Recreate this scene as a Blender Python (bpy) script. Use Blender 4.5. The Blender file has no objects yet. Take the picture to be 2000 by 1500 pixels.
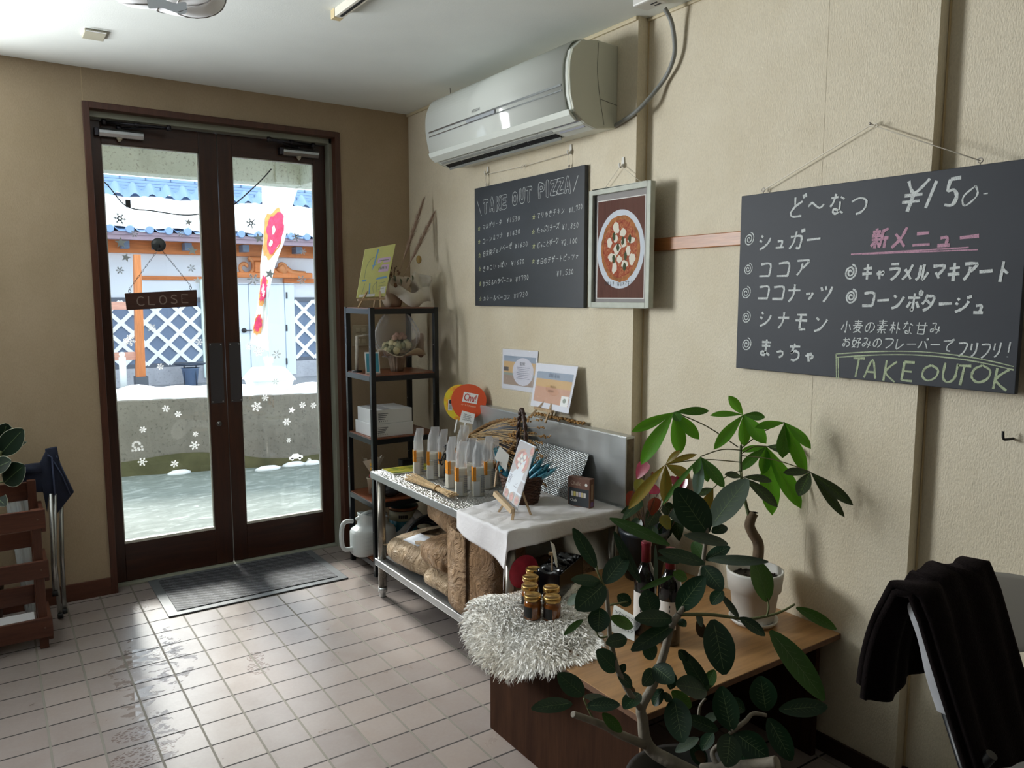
import bpy, bmesh, math, random
from mathutils import Vector, Matrix, Euler
random.seed(7)
S = bpy.context.scene
COL = S.collection
R = math.radians
PI = math.pi
V3 = Vector

# ---------------------------------------------------------------- camera
F_PX = 1500.6
YAW, PITCH = 0.5986133, -0.1139951
CAM = V3((-0.8369, -3.8012, 1.517))
FW = V3((math.sin(YAW)*math.cos(PITCH), math.cos(YAW)*math.cos(PITCH), math.sin(PITCH)))
RT = FW.cross(V3((0, 0, 1))).normalized()
UP = RT.cross(FW)
cam_d = bpy.data.cameras.new('camera')
cam_d.sensor_width = 36.0
cam_d.lens = F_PX/2000*36.0
cam_d.clip_start, cam_d.clip_end = 0.05, 200
cam_o = bpy.data.objects.new('camera', cam_d)
cam_o.matrix_world = Matrix(((RT.x, UP.x, -FW.x, CAM.x), (RT.y, UP.y, -FW.y, CAM.y), (RT.z, UP.z, -FW.z, CAM.z), (0, 0, 0, 1)))
COL.objects.link(cam_o)
S.camera = cam_o

# ---------------------------------------------------------------- colour management, world, sun, daylight
S.view_settings.view_transform = 'Standard'
S.view_settings.look = 'None'
S.view_settings.gamma = 1.0
S.view_settings.use_curve_mapping = False
S.view_settings.exposure = 0.0
S.cycles.use_denoising = True
S.cycles.max_bounces = 10
S.cycles.diffuse_bounces = 6
S.cycles.transparent_max_bounces = 16
S.cycles.sample_clamp_indirect = 6.0
S.cycles.caustics_reflective = False
S.cycles.caustics_refractive = False

W = bpy.data.worlds.new('overcast_sky')
S.world = W
W.use_nodes = True
wn = W.node_tree.nodes
bg = wn['Background']
bg.inputs['Color'].default_value = (0.80, 0.90, 1.0, 1)
bg.inputs['Strength'].default_value = 3.0

sun_d = bpy.data.lights.new('winter_sun', 'SUN')
sun_d.energy = 7.5
sun_d.angle = R(15)
sun_d.color = (1.0, 0.96, 0.90)
sun_o = bpy.data.objects.new('winter_sun', sun_d)
sun_o.rotation_euler = V3((0.05, -1.0, -0.62)).to_track_quat('-Z', 'Y').to_euler()
COL.objects.link(sun_o)

def daylight(name, loc, direction, sx, sy, power, color, portal=False, spread=180):
    d = bpy.data.lights.new(name, 'AREA')
    d.shape = 'RECTANGLE'
    d.size, d.size_y = sx, sy
    d.energy = power
    d.color = color
    d.spread = R(spread)
    if portal:
        d.cycles.is_portal = True
    o = bpy.data.objects.new(name, d)
    o.location = loc
    o.rotation_euler = V3(direction).to_track_quat('-Z', 'Z').to_euler()
    COL.objects.link(o)
    return o

# daylight entering through the shop window beside the entrance and through the glazed entrance itself
daylight('daylight_shop_window', (-1.85, 0.645, 1.86), (0.52, -1, 0.30), 1.25, 1.00, 122, (0.94, 0.98, 1.0), spread=140)
daylight('entrance_portal', (0.24, 0.70, 1.24), (0, -1, 0), 1.3, 2.2, 1, (1, 1, 1), True)

# ---------------------------------------------------------------- picture ray -> point on a plane of the room
def ray(u, v):
    return RT*((u-1000)/F_PX) - UP*((v-750)/F_PX) + FW
def onx(u, v, x):
    d = ray(u, v); return CAM + d*((x-CAM.x)/d.x)
def ony(u, v, y):
    d = ray(u, v); return CAM + d*((y-CAM.y)/d.y)
def onz(u, v, z):
    d = ray(u, v); return CAM + d*((z-CAM.z)/d.z)
def atd(u, v, d):
    return CAM + ray(u, v)*d
def pxm(n, d):
    return n*d/F_PX

# ---------------------------------------------------------------- materials
def lin(c):
    if isinstance(c, str):
        c = [int(c[i:i+2], 16)/255 for i in (0, 2, 4)]
    return tuple((x/12.92 if x <= 0.04045 else ((x+0.055)/1.055)**2.4) for x in c)
def rgba(c):
    return (*lin(c), 1.0)
class NT:
    def __init__(s, name):
        s.m = bpy.data.materials.new(name)
        s.m.use_nodes = True
        s.t = s.m.node_tree
        s.b = s.t.nodes['Principled BSDF']
        s.out = s.t.nodes['Material Output']
        s._c = None
    def n(s, typ, **kw):
        x = s.t.nodes.new(typ)
        for k, v in kw.items():
            if k in x.inputs: x.inputs[k].default_value = v
            else: setattr(x, k, v)
        return x
    def l(s, a, b):
        s.t.links.new(a, b)
    def coord(s):
        if not s._c: s._c = s.n('ShaderNodeTexCoord')
        return s._c.outputs['Object']
    def noise(s, scale, detail=3, rough=0.5, vec=None, dist=0.0):
        x = s.n('ShaderNodeTexNoise')
        x.inputs['Scale'].default_value = scale; x.inputs['Detail'].default_value = detail
        x.inputs['Roughness'].default_value = rough; x.inputs['Distortion'].default_value = dist
        s.l(vec or s.coord(), x.inputs['Vector'])
        return x
    def mapping(s, scale=(1, 1, 1), loc=(0, 0, 0), rot=(0, 0, 0), vec=None):
        x = s.n('ShaderNodeMapping')
        x.inputs['Scale'].default_value = scale; x.inputs['Location'].default_value = loc; x.inputs['Rotation'].default_value = rot
        s.l(vec or s.coord(), x.inputs['Vector'])
        return x.outputs[0]
    def ramp(s, fac, stops, interp='LINEAR'):
        x = s.n('ShaderNodeValToRGB')
        x.color_ramp.interpolation = interp
        e = x.color_ramp.elements
        while len(e) < len(stops): e.new(0.5)
        for i, (p, c) in enumerate(stops):
            e[i].position = p
            e[i].color = c if len(c) == 4 else (*c, 1)
        s.l(fac, x.inputs['Fac'])
        return x.outputs['Color']
    def mix(s, fac, a, b, mode='MIX'):
        x = s.n('ShaderNodeMix', data_type='RGBA', blend_type=mode)
        for sock, val in ((x.inputs[0], fac), (x.inputs[6], a), (x.inputs[7], b)):
            if hasattr(val, 'is_linked'): s.l(val, sock)
            else: sock.default_value = val
        return x.outputs[2]
    def math(s, op, a, b=0.0, c=None):
        x = s.n('ShaderNodeMath', operation=op)
        for i, val in enumerate((a, b) if c is None else (a, b, c)):
            if hasattr(val, 'is_linked'): s.l(val, x.inputs[i])
            else: x.inputs[i].default_value = val
        return x.outputs[0]
    def bump(s, h, strength=0.3, dist=0.01):
        x = s.n('ShaderNodeBump')
        x.inputs['Strength'].default_value = strength; x.inputs['Distance'].default_value = dist
        s.l(h, x.inputs['Height']); s.l(x.outputs[0], s.b.inputs['Normal'])
MATS = {}
def mat(name, color, rough=0.6, metal=0.0, var=0.0, vscale=8.0, bump=0.0, bscale=60.0, **kw):
    if name in MATS: return MATS[name]
    t = NT(name)
    b = t.b
    b.inputs['Base Color'].default_value = rgba(color)
    b.inputs['Roughness'].default_value = rough
    b.inputs['Metallic'].default_value = metal
    if var:
        n = t.noise(vscale, 4)
        c = lin(color)
        t.l(t.ramp(n.outputs[0], [(0.3, tuple(x*(1-var) for x in c)), (0.7, tuple(min(1, x*(1+var)) for x in c))]), b.inputs['Base Color'])
    if bump:
        t.bump(t.noise(bscale, 3).outputs[0], bump, 0.004)
    for k, v in kw.items():
        b.inputs[k.replace('_', ' ')].default_value = v
    MATS[name] = t.m
    return t.m
def wood(name, c1, c2, rough=0.45, axis='X', scale=1.0, coat=0.0):
    if name in MATS: return MATS[name]
    t = NT(name)
    sc = {'X': (1.2, 14, 14), 'Y': (14, 1.2, 14), 'Z': (14, 14, 1.2)}[axis]
    v = t.mapping(tuple(x*scale for x in sc))
    n = t.noise(2.2, 6, 0.6, v, 0.6)
    f = t.noise(11, 3, 0.6, v, 0.2)
    c = t.ramp(n.outputs[0], [(0.25, lin(c1)), (0.75, lin(c2))])
    c = t.mix(0.35, c, t.ramp(f.outputs[0], [(0.35, (0.45, 0.45, 0.45)), (0.6, (1, 1, 1))]), 'MULTIPLY')
    t.l(c, t.b.inputs['Base Color'])
    t.b.inputs['Roughness'].default_value = rough
    t.b.inputs['Coat Weight'].default_value = coat
    t.bump(n.outputs[0], 0.12, 0.002)
    MATS[name] = t.m
    return t.m
def glassy(name, tint=(1, 1, 1), refl=0.10, rough=0.0, alpha_noise=None):
    """thin clear sheet: mostly transparent, mirror-like at its surface"""
    if name in MATS: return MATS[name]
    t = NT(name)
    t.t.nodes.remove(t.b)
    tr = t.n('ShaderNodeBsdfTransparent'); tr.inputs[0].default_value = (*tint, 1)
    gl = t.n('ShaderNodeBsdfGlossy'); gl.inputs['Roughness'].default_value = rough
    fr = t.n('ShaderNodeFresnel'); fr.inputs['IOR'].default_value = 1.45
    mx = t.n('ShaderNodeMixShader')
    t.l(t.math('ADD', t.math('MULTIPLY', fr.outputs[0], 1.0), refl*0.3), mx.inputs[0]); t.l(tr.outputs[0], mx.inputs[1]); t.l(gl.outputs[0], mx.inputs[2])
    t.l(mx.outputs[0], t.out.inputs[0])
    MATS[name] = t.m
    return t.m
def film(name, color=(0.95, 0.97, 1.0), cover=0.25, rough=0.12):
    """crinkled clear plastic"""
    if name in MATS: return MATS[name]
    t = NT(name)
    t.b.inputs['Base Color'].default_value = (*color, 1)
    t.b.inputs['Roughness'].default_value = rough
    t.b.inputs['Specular IOR Level'].default_value = 0.9
    n = t.noise(28, 3, 0.6, None, 0.8)
    t.bump(n.outputs[0], 0.9, 0.02)
    tr = t.n('ShaderNodeBsdfTransparent')
    tl_ = t.n('ShaderNodeBsdfTranslucent'); tl_.inputs[0].default_value = (*color, 1)
    body = t.n('ShaderNodeMixShader'); body.inputs[0].default_value = 0.5
    t.l(t.b.outputs[0], body.inputs[1]); t.l(tl_.outputs[0], body.inputs[2])
    mx = t.n('ShaderNodeMixShader')
    lw = t.n('ShaderNodeLayerWeight'); lw.inputs[0].default_value = 0.35
    t.l(t.math('MULTIPLY_ADD', lw.outputs['Facing'], 0.5, cover), mx.inputs[0])
    t.l(tr.outputs[0], mx.inputs[1]); t.l(body.outputs[0], mx.inputs[2]); t.l(mx.outputs[0], t.out.inputs[0])
    MATS[name] = t.m
    return t.m

# ---------------------------------------------------------------- mesh building
class MB:
    def __init__(s, M=None):
        s.v, s.f, s.mi, s.sm = [], [], [], []
        s.M = M or Matrix()
        s.cur, s.smooth = 0, False
    def add(s, vs, fs, smooth=None):
        k = len(s.v)
        s.v += [tuple(s.M @ V3(p)) for p in vs]
        for f in fs:
            s.f.append([k+i for i in f]); s.mi.append(s.cur); s.sm.append(s.smooth if smooth is None else smooth)
        return s
    def box(s, x0, y0, z0, x1, y1, z1, M=None):
        vs = [V3(p) for p in ((x0, y0, z0), (x1, y0, z0), (x1, y1, z0), (x0, y1, z0), (x0, y0, z1), (x1, y0, z1), (x1, y1, z1), (x0, y1, z1))]
        if M is not None: vs = [M @ p for p in vs]
        return s.add(vs, [(0, 3, 2, 1), (4, 5, 6, 7), (0, 1, 5, 4), (1, 2, 6, 5), (2, 3, 7, 6), (3, 0, 4, 7)], False)
    def bar(s, a, b, w, h=None, up=(0, 0, 1)):
        """square bar from a to b"""
        a, b = V3(a), V3(b); h = h or w
        z = (b-a).normalized(); x = z.cross(V3(up))
        if x.length < 1e-4: x = z.cross(V3((1, 0, 0)))
        x.normalize(); y = x.cross(z)
        vs = [p + x*sx*w/2 + y*sy*h/2 for p in (a, b) for sx, sy in ((-1, -1), (1, -1), (1, 1), (-1, 1))]
        return s.add(vs, [(0, 1, 2, 3), (7, 6, 5, 4), (0, 4, 5, 1), (1, 5, 6, 2), (2, 6, 7, 3), (3, 7, 4, 0)], False)
    def tube(s, pts, r, n=8, caps=True, smooth=True):
        pts = [V3(p) for p in pts]
        rs = r if isinstance(r, (list, tuple)) else [r]*len(pts)
        vs, fs = [], []
        px = None
        for i, p in enumerate(pts):
            t = (pts[min(i+1, len(pts)-1)] - pts[max(i-1, 0)])
            if t.length < 1e-9: t = V3((0, 0, 1))
            t.normalize()
            x = px - t*px.dot(t) if px is not None else t.cross(V3((0.31, 0.22, 0.92)))
            if x.length < 1e-4: x = t.cross(V3((1, 0, 0)))
            x.normalize(); y = t.cross(x); px = x
            for k in range(n):
                a = 2*PI*k/n
                vs.append(p + (x*math.cos(a) + y*math.sin(a))*rs[i])
        for i in range(len(pts)-1):
            for k in range(n):
                k2 = (k+1) % n
                fs.append((i*n+k, i*n+k2, (i+1)*n+k2, (i+1)*n+k))
        s.add(vs, fs, smooth)
        if caps:
            q = len(pts)-1
            s.add(vs[:n], [tuple(range(n-1, -1, -1))], False)
            s.add(vs[q*n:], [tuple(range(n))], False)
        return s
    def lathe(s, prof, n=24, c=(0, 0, 0), smooth=True, ax=None):
        """profile [(r, z)...] about the vertical through c"""
        vs, fs = [], []
        for r_, z in prof:
            for k in range(n):
                a = 2*PI*k/n
                p = V3((r_*math.cos(a), r_*math.sin(a), z))
                if ax is not None: p = ax @ p
                vs.append(V3(c) + p)
        for i in range(len(prof)-1):
            for k in range(n):
                k2 = (k+1) % n
                fs.append((i*n+k, i*n+k2, (i+1)*n+k2, (i+1)*n+k))
        if prof[0][0] > 1e-6: fs.append(tuple(range(n-1, -1, -1)))
        if prof[-1][0] > 1e-6: fs.append(tuple((len(prof)-1)*n+k for k in range(n)))
        return s.add(vs, fs, smooth)
    def prism(s, poly, d, o=(0, 0, 0), ex=(1, 0, 0), ey=(0, 0, 1), ez=None):
        """polygon in the plane (ex, ey) at o, thickened by d along ez"""
        o, ex, ey = V3(o), V3(ex), V3(ey)
        ez = V3(ez) if ez is not None else ex.cross(ey)
        n = len(poly)
        vs = [o + ex*a + ey*b for a, b in poly] + [o + ex*a + ey*b + ez*d for a, b in poly]
        fs = [tuple(range(n-1, -1, -1)), tuple(range(n, 2*n))] + [(i, (i+1) % n, n+(i+1) % n, n+i) for i in range(n)]
        return s.add(vs, fs, False)
    def grid(s, fn, nu, nv, smooth=True, both=False, closed=False):
        vs = [fn(i/nu, j/nv) for j in range(nv+1) for i in range(nu+1)]
        w = nu+1
        fs = [(j*w+i, j*w+i+1, (j+1)*w+i+1, (j+1)*w+i) for j in range(nv) for i in range(nu)]
        return s.add(vs, fs, smooth)
    def quad(s, a, b, c, d):
        return s.add([a, b, c, d], [(0, 1, 2, 3)], False)
    def ball(s, c, r, n=12, sq=(1, 1, 1)):
        m = n//2
        return s.lathe([(max(1e-7, r*math.sin(PI*i/m))*1.0, -r*math.cos(PI*i/m)*sq[2]) for i in range(m+1)], n, c, True, Matrix.Diagonal((sq[0], sq[1], 1)))
    def build(s, name, mats, parent=None, bevel=0.0, seg=2, loc=None, recalc=True, solid=0.0, sub=0):
        me = bpy.data.meshes.new(name)
        o3 = V3(loc) if loc is not None else V3((0, 0, 0))
        me.from_pydata([tuple(V3(p)-o3) for p in s.v], [], s.f)
        for m in (mats if isinstance(mats, (list, tuple)) else [mats]): me.materials.append(m)
        for p, i, q in zip(me.polygons, s.mi, s.sm):
            p.material_index = i; p.use_smooth = q
        me.validate()
        if recalc:
            bm = bmesh.new(); bm.from_mesh(me)
            bmesh.ops.remove_doubles(bm, verts=bm.verts, dist=1e-6)
            bmesh.ops.recalc_face_normals(bm, faces=bm.faces)
            bm.to_mesh(me); bm.free()
        me.update()
        o = bpy.data.objects.new(name, me)
        COL.objects.link(o)
        o.location = o3
        if parent is not None:
            o.parent = parent
            o.location = o3 - parent.location if loc is not None else -parent.location
            if parent.parent is not None:
                o.location -= parent.parent.location
        if solid:
            md = o.modifiers.new('thickness', 'SOLIDIFY'); md.thickness = solid; md.offset = 0
        if sub:
            md = o.modifiers.new('subsurf', 'SUBSURF'); md.levels = md.render_levels = sub
        if bevel:
            md = o.modifiers.new('bevel', 'BEVEL'); md.width = bevel; md.segments = seg; md.limit_method = 'ANGLE'; md.angle_limit = R(40)
            md.harden_normals = False
        return o
def tag(o, label=None, cat=None, group=None, kind=None):
    if label: o['label'] = label
    if cat: o['category'] = cat
    if group: o['group'] = group
    if kind: o['kind'] = kind
    return o
def thing(name, loc, label, cat, group=None):
    o = bpy.data.objects.new(name, None)
    o.empty_display_size = 0.05
    COL.objects.link(o)
    o.location = V3(loc)
    return tag(o, label, cat, group)
def struct(o):
    o['kind'] = 'structure'
    return o
def copy_tree(o, parent=None):
    c = o.copy(); COL.objects.link(c)
    if parent is not None: c.parent = parent
    for ch in list(o.children): copy_tree(ch, c)
    return c
def smooth_path(pts, k=4):
    pts = [V3(p) for p in pts]
    if len(pts) < 3: return pts
    out = []
    for i in range(len(pts)-1):
        p0, p1, p2, p3 = pts[max(i-1, 0)], pts[i], pts[i+1], pts[min(i+2, len(pts)-1)]
        for j in range(k):
            t = j/k
            out.append(0.5*((2*p1) + (p2-p0)*t + (2*p0-5*p1+4*p2-p3)*t*t + (3*p1-p0-3*p2+p3)*t**3))
    out.append(pts[-1])
    return out
def text_mesh(name, body, size, o, ex, ey, m, parent=None, align='CENTER', width=None, bold=0.0):
    """printed lettering laid flat on the plane (ex, ey) at o"""
    cu = bpy.data.curves.new(name, 'FONT')
    cu.body = body; cu.size = size; cu.align_x = align; cu.align_y = 'CENTER'; cu.resolution_u = 2
    cu.offset = bold
    tmp = bpy.data.objects.new(name, cu); COL.objects.link(tmp)
    dg = bpy.context.evaluated_depsgraph_get()
    me = bpy.data.meshes.new_from_object(tmp.evaluated_get(dg))
    COL.objects.unlink(tmp); bpy.data.objects.remove(tmp)
    ex, ey = V3(ex).normalized(), V3(ey).normalized()
    k = 1.0
    if width and len(me.vertices):
        xs = [v.co.x for v in me.vertices]
        k = width/max(1e-6, max(xs)-min(xs))
    base = V3((0, 0, 0))
    q = parent
    while q is not None:
        base += q.location; q = q.parent
    for v in me.vertices:
        v.co = V3(o) + ex*v.co.x*k + ey*v.co.y - base
    me.materials.clear(); me.materials.append(m)
    ob = bpy.data.objects.new(name, me); COL.objects.link(ob)
    if parent is not None: ob.parent = parent
    return ob
# ================================================================ the room
XW, XR, XF = 1.336, 1.392, 1.44      # wall planes: panel beside the corner, recessed wall, deeper recess
YW = 0.495                           # inner face of the entrance wall
ZC = 2.60
XL, YB = -4.40, -7.50                # left wall, wall behind the camera

def wallpaper(name='wallpaper_beige', c1='D6CAB0', c2='E0D6BF', c3='C2AE88', bmp=.55):
    t = NT(name)
    v = t.mapping((1.0, 1.0, 0.45))
    fine = t.noise(230, 3, 0.6, v)
    mid = t.noise(3.2, 5, 0.6)
    st = t.noise(1.1, 3, 0.6, t.mapping((1, 1, 0.35)))
    c = t.ramp(mid.outputs[0], [(0.3, lin(c1)), (0.7, lin(c2))])
    c = t.mix(t.math('MULTIPLY', t.ramp(st.outputs[0], [(0.52, (0, 0, 0)), (0.75, (1, 1, 1))]), 0.35), c, (*lin(c3), 1))
    c = t.mix(0.5, c, t.ramp(fine.outputs[0], [(0.35, (0.84, 0.84, 0.84)), (0.6, (1, 1, 1))]), 'MULTIPLY')
    t.l(c, t.b.inputs['Base Color'])
    t.b.inputs['Roughness'].default_value = 0.62
    t.bump(fine.outputs[0], bmp, 0.004)
    return t.m
WALL = wallpaper()
WALLB = wallpaper('wallpaper_tan_shaded', 'AA9679', 'B4A085', '9A845F', .2)  # plainer tan paper, with the entrance wall's shade darkened into its colour
MATS['wallpaper_side'] = None
def ceiling_mat():
    t = NT('ceiling_paper')
    n = t.noise(2.5, 4)
    t.l(t.ramp(n.outputs[0], [(0.3, lin('DCE0DC')), (0.7, lin('E4E8E4'))]), t.b.inputs['Base Color'])
    t.b.inputs['Roughness'].default_value = 0.7
    t.bump(t.noise(160, 3).outputs[0], 0.15, 0.003)
    return t.m
CEIL = ceiling_mat()
BROWN = wood('door_dark_wood', '2E160E', '4A2818', 0.34, 'Z', 1.0)
BROWN_H = wood('door_dark_wood_rail', '2E160E', '4A2818', 0.34, 'X', 1.0)
CASING = wood('casing_brown_wood', '452619', '5E3626', 0.4, 'Z', 1.0)
STEELGREEN = mat('frame_grey_green_paint', '9A9C8C', 0.42)

def floor_mat():
    t = NT('terracotta_floor_tile')
    co = t.coord()
    sep = t.n('ShaderNodeSeparateXYZ'); t.l(co, sep.inputs[0])
    P = 0.15
    def cell(axis):
        a = t.math('DIVIDE', sep.outputs[axis], P)
        fl = t.math('FLOOR', a)
        fr = t.math('SUBTRACT', a, fl)
        d = t.math('MINIMUM', fr, t.math('SUBTRACT', 1.0, fr))
        return fl, d
    fx, dx = cell(0); fy, dy = cell(1)
    gx = t.math('LESS_THAN', dx, 0.026)
    gy = t.math('LESS_THAN', dy, 0.024)
    grout = t.math('MAXIMUM', gx, gy)
    comb = t.n('ShaderNodeCombineXYZ'); t.l(fx, comb.inputs[0]); t.l(fy, comb.inputs[1])
    wn_ = t.n('ShaderNodeTexWhiteNoise', noise_dimensions='2D'); t.l(comb.outputs[0], wn_.inputs[0])
    base = t.ramp(wn_.outputs[0], [(0.0, lin('80726C')), (0.5, lin('8C7E77')), (1.0, lin('9A8B82'))])
    mott = t.noise(9, 5, 0.65, None, 0.5)
    base = t.mix(t.math('MULTIPLY', mott.outputs[0], 0.75), base, (*lin('A39C9A'), 1))
    fine = t.noise(75, 4, 0.7)
    base = t.mix(0.4, base, t.ramp(fine.outputs[0], [(0.3, (0.8, 0.8, 0.8)), (0.65, (1, 1, 1))]), 'MULTIPLY')
    gcol = t.mix(gx, (*lin('2C2625'), 1), (*lin('7C776E'), 1))
    # tracked-in water: elongated wet patches in a band from the mat towards the viewer, and brown shoe prints
    band = t.n('ShaderNodeVectorMath', operation='DISTANCE')
    m1 = t.mapping((2.3, 0.62, 0), (0.80, 0.42, 0), (0, 0, 0))
    t.l(m1, band.inputs[0]); band.inputs[1].default_value = (0, 0, 0)
    near = t.ramp(band.outputs[1], [(0.35, (1, 1, 1)), (0.8, (0, 0, 0))])
    wn2 = t.noise(13, 5, 0.62, t.mapping((1.0, 1.6, 1)), 0.7)
    wet = t.math('GREATER_THAN', t.math('MULTIPLY', wn2.outputs[0], near), 0.53)
    cl = t.noise(2.2, 2)
    wet = t.math('MULTIPLY', wet, t.math('GREATER_THAN', cl.outputs[0], 0.44))
    wet = t.math('MULTIPLY', wet, t.math('SUBTRACT', 1.0, grout))
    prints = None
    for px, py, ang, sx, sy in ((-0.300, -0.350, 0.2, 0.05, 0.085), (0.012, -0.632, -0.1, 0.035, 0.05), (-0.005, -0.735, -0.1, 0.045, 0.06), (-0.505, -0.975, 0.3, 0.07, 0.05), (-0.50, -1.13, 0.2, 0.10, 0.06), (-0.30, 0.22, 0.1, 0.035, 0.06), (0.075, -0.33, 0, 0.02, 0.02)):
        d = t.n('ShaderNodeVectorMath', operation='LENGTH')
        t.l(t.mapping((1/sx, 1/sy, 0), (-px/sx, -py/sy, 0), (0, 0, 0)), d.inputs[0])
        q = t.math('LESS_THAN', d.outputs[1], 1.0)
        prints = q if prints is None else t.math('MAXIMUM', prints, q)
    ck = t.n('ShaderNodeTexVoronoi'); ck.inputs['Scale'].default_value = 62; t.l(t.mapping((0.75, 1.4, 1)), ck.inputs['Vector'])
    ck.feature = 'DISTANCE_TO_EDGE'
    tread = t.math('MULTIPLY', prints, t.math('GREATER_THAN', ck.outputs['Distance'], 0.14))
    base = t.mix(t.math('MULTIPLY', tread, 0.75), base, (*lin('50301F'), 1))
    base = t.mix(t.math('MULTIPLY', wet, 0.12), base, (*lin('6A5A52'), 1))
    c = t.mix(grout, base, gcol)
    t.l(c, t.b.inputs['Base Color'])
    rgh = t.math('ADD', t.math('MULTIPLY', mott.outputs[0], 0.14), 0.23)
    rgh = t.math('MULTIPLY', rgh, t.math('SUBTRACT', 1.0, t.math('MULTIPLY', wet, 0.93)))
    rgh = t.math('MAXIMUM', rgh, t.math('MULTIPLY', grout, 0.8))
    t.l(rgh, t.b.inputs['Roughness'])
    h = t.math('SUBTRACT', t.math('MULTIPLY', fine.outputs[0], 0.06), t.math('MULTIPLY', grout, 1.0))
    h = t.math('MULTIPLY', h, t.math('SUBTRACT', 1.0, wet))
    t.bump(h, 0.5, 0.003)
    return t.m
FLOOR = floor_mat()

b = MB(); b.box(XL-0.1, YB-0.1, -0.08, 1.6, 0.66, 0.0)
struct(b.build('floor', FLOOR))
b = MB(); b.box(XL-0.1, YB-0.1, ZC, 1.6, 0.66, ZC+0.1)
struct(b.build('ceiling', CEIL))

# entrance wall with the door opening
OX0, OX1, OZ = -0.395, 0.897, 2.443
b = MB()
xa, xb, za = OX0+.01, OX1-.01, OZ-.01
wx0, wx1, wz0, wz1 = -2.51, -1.19, 1.32, 2.42
for y_, fl in ((YW, 1), (.66, -1)):
    b.add([(XL-.1, y_, 0), (xa, y_, 0), (xa, y_, za), (xb, y_, za), (xb, y_, 0), (1.6, y_, 0), (1.6, y_, ZC), (XL-.1, y_, ZC), (wx0, y_, wz0), (wx1, y_, wz0), (wx1, y_, wz1), (wx0, y_, wz1), (wx1, y_, 0), (wx1, y_, ZC), (wx0, y_, 0), (wx0, y_, ZC), (xa, y_, ZC), (xb, y_, ZC)],
          [(0, 14, 15, 7), (14, 12, 9, 8), (11, 10, 13, 15), (12, 1, 16, 13), (2, 3, 17, 16), (4, 5, 6, 17)], False)
def rv(x0, z0, x1, z1): b.quad((x0, YW, z0), (x1, YW, z1), (x1, .66, z1), (x0, .66, z0))
rv(wx0, wz0, wx1, wz0); rv(wx1, wz0, wx1, wz1); rv(wx1, wz1, wx0, wz1); rv(wx0, wz1, wx0, wz0); rv(xa, 0, xa, za); rv(xa, za, xb, za); rv(xb, za, xb, 0)
0 and b.add([(XL-.1, YW, 0), (xa, YW, 0), (xa, YW, za), (xb, YW, za), (xb, YW, 0), (1.6, YW, 0), (1.6, YW, ZC), (XL-.1, YW, ZC)]+[(XL-.1, .66, 0), (xa, .66, 0), (xa, .66, za), (xb, .66, za), (xb, .66, 0), (1.6, .66, 0), (1.6, .66, ZC), (XL-.1, .66, ZC)],
      [(0, 1, 2, 7), (2, 3, 6, 7), (3, 4, 5, 6), (15, 10, 9, 8), (15, 14, 11, 10), (14, 13, 12, 11), (1, 9, 10, 2), (2, 10, 11, 3), (3, 11, 12, 4), (7, 6, 14, 15), (0, 7, 15, 8), (5, 13, 14, 6)], False)
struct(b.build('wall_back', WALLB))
# right wall: panel, recess, deeper recess
b = MB()
b.box(XW, -1.490, 0, 1.6, YW+0.01, ZC)
b.box(XR, -2.632, 0, 1.6, -1.489, ZC)
b.box(XF, YB-0.1, 0, 1.6, -2.631, ZC)
for y in (-2.285,):
    b.box(XR-0.0006, y-0.0015, 0.07, XR, y+0.0015, ZC)
struct(b.build('wall_right', WALL))
# left wall, and the shop window beside the entrance
DIM = wood('unseen_wall_dark_finish', '4A3A2C', '5E4A38', .6, 'Z')  # invented dark finish for the unseen walls, cuts bounce onto the entrance wall
b = MB(); b.box(XL-0.12, YB, 0, XL, YW, ZC)
struct(b.build('wall_left', DIM))
b = MB()
for x in (-2.495, -1.205): b.box(x-0.015, 0.55, 1.32, x+0.015, 0.60, 2.42)
b.box(-2.51, 0.55, 1.32, -1.19, 0.60, 1.35); b.box(-2.51, 0.55, 2.39, -1.19, 0.60, 2.42)
struct(b.build('window_1', STEELGREEN))
b = MB()
b.box(XL, YB-0.1, 0, 1.6, YB, ZC)
struct(b.build('wall_front', DIM))

# baseboards, picture rail, ceiling moulding
BASE = wood('baseboard_dark_wood', '2A1812', '3C241A', 0.4, 'X')
b = MB(); b.box(XL, YW-0.012, 0, OX0, YW, 0.088); struct(b.build('baseboard_back', wood('baseboard_brown_wood', '4E2C1E', '6A4030', 0.4, 'X'), bevel=0.002))
b = MB(); b.box(XR-0.010, -2.632, 0, XR, -1.49, 0.062); b.box(XF-0.010, YB, 0, XF, -2.632, 0.062); b.box(XW-0.01, -1.49, 0, XW, YW, 0.062)
struct(b.build('baseboard_right', BASE, bevel=0.002))
b = MB(); b.box(XR-0.013, -2.02, 1.695, XR, -1.492, 1.745)
struct(b.build('trim_1', wood('picture_rail_orange_wood', '9A5F34', 'B57A48', 0.38, 'Y'), bevel=0.003))
IV = mat('ceiling_moulding_ivory', 'C9BC9C', 0.5)
b = MB(); b.box(XW-0.012, -1.49, ZC-0.016, XW, YW, ZC); b.box(XR-0.01, -2.632, ZC-0.012, XR, -1.49, ZC)
struct(b.build('trim_2', IV, bevel=0.003))
EDGE = mat('corner_strip_beige', 'D2BE94', 0.5)
b = MB()
b.box(OX0+.004, YW-.0006, OZ, OX0+.0055, YW, ZC)
b.box(XR-0.004, -1.494, .065, XR, -1.4905, ZC-0.01)
b.box(XF-0.004, -2.638, 0.06, XF, -2.633, ZC)
struct(b.build('trim_3', [EDGE], bevel=0.001))

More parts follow.
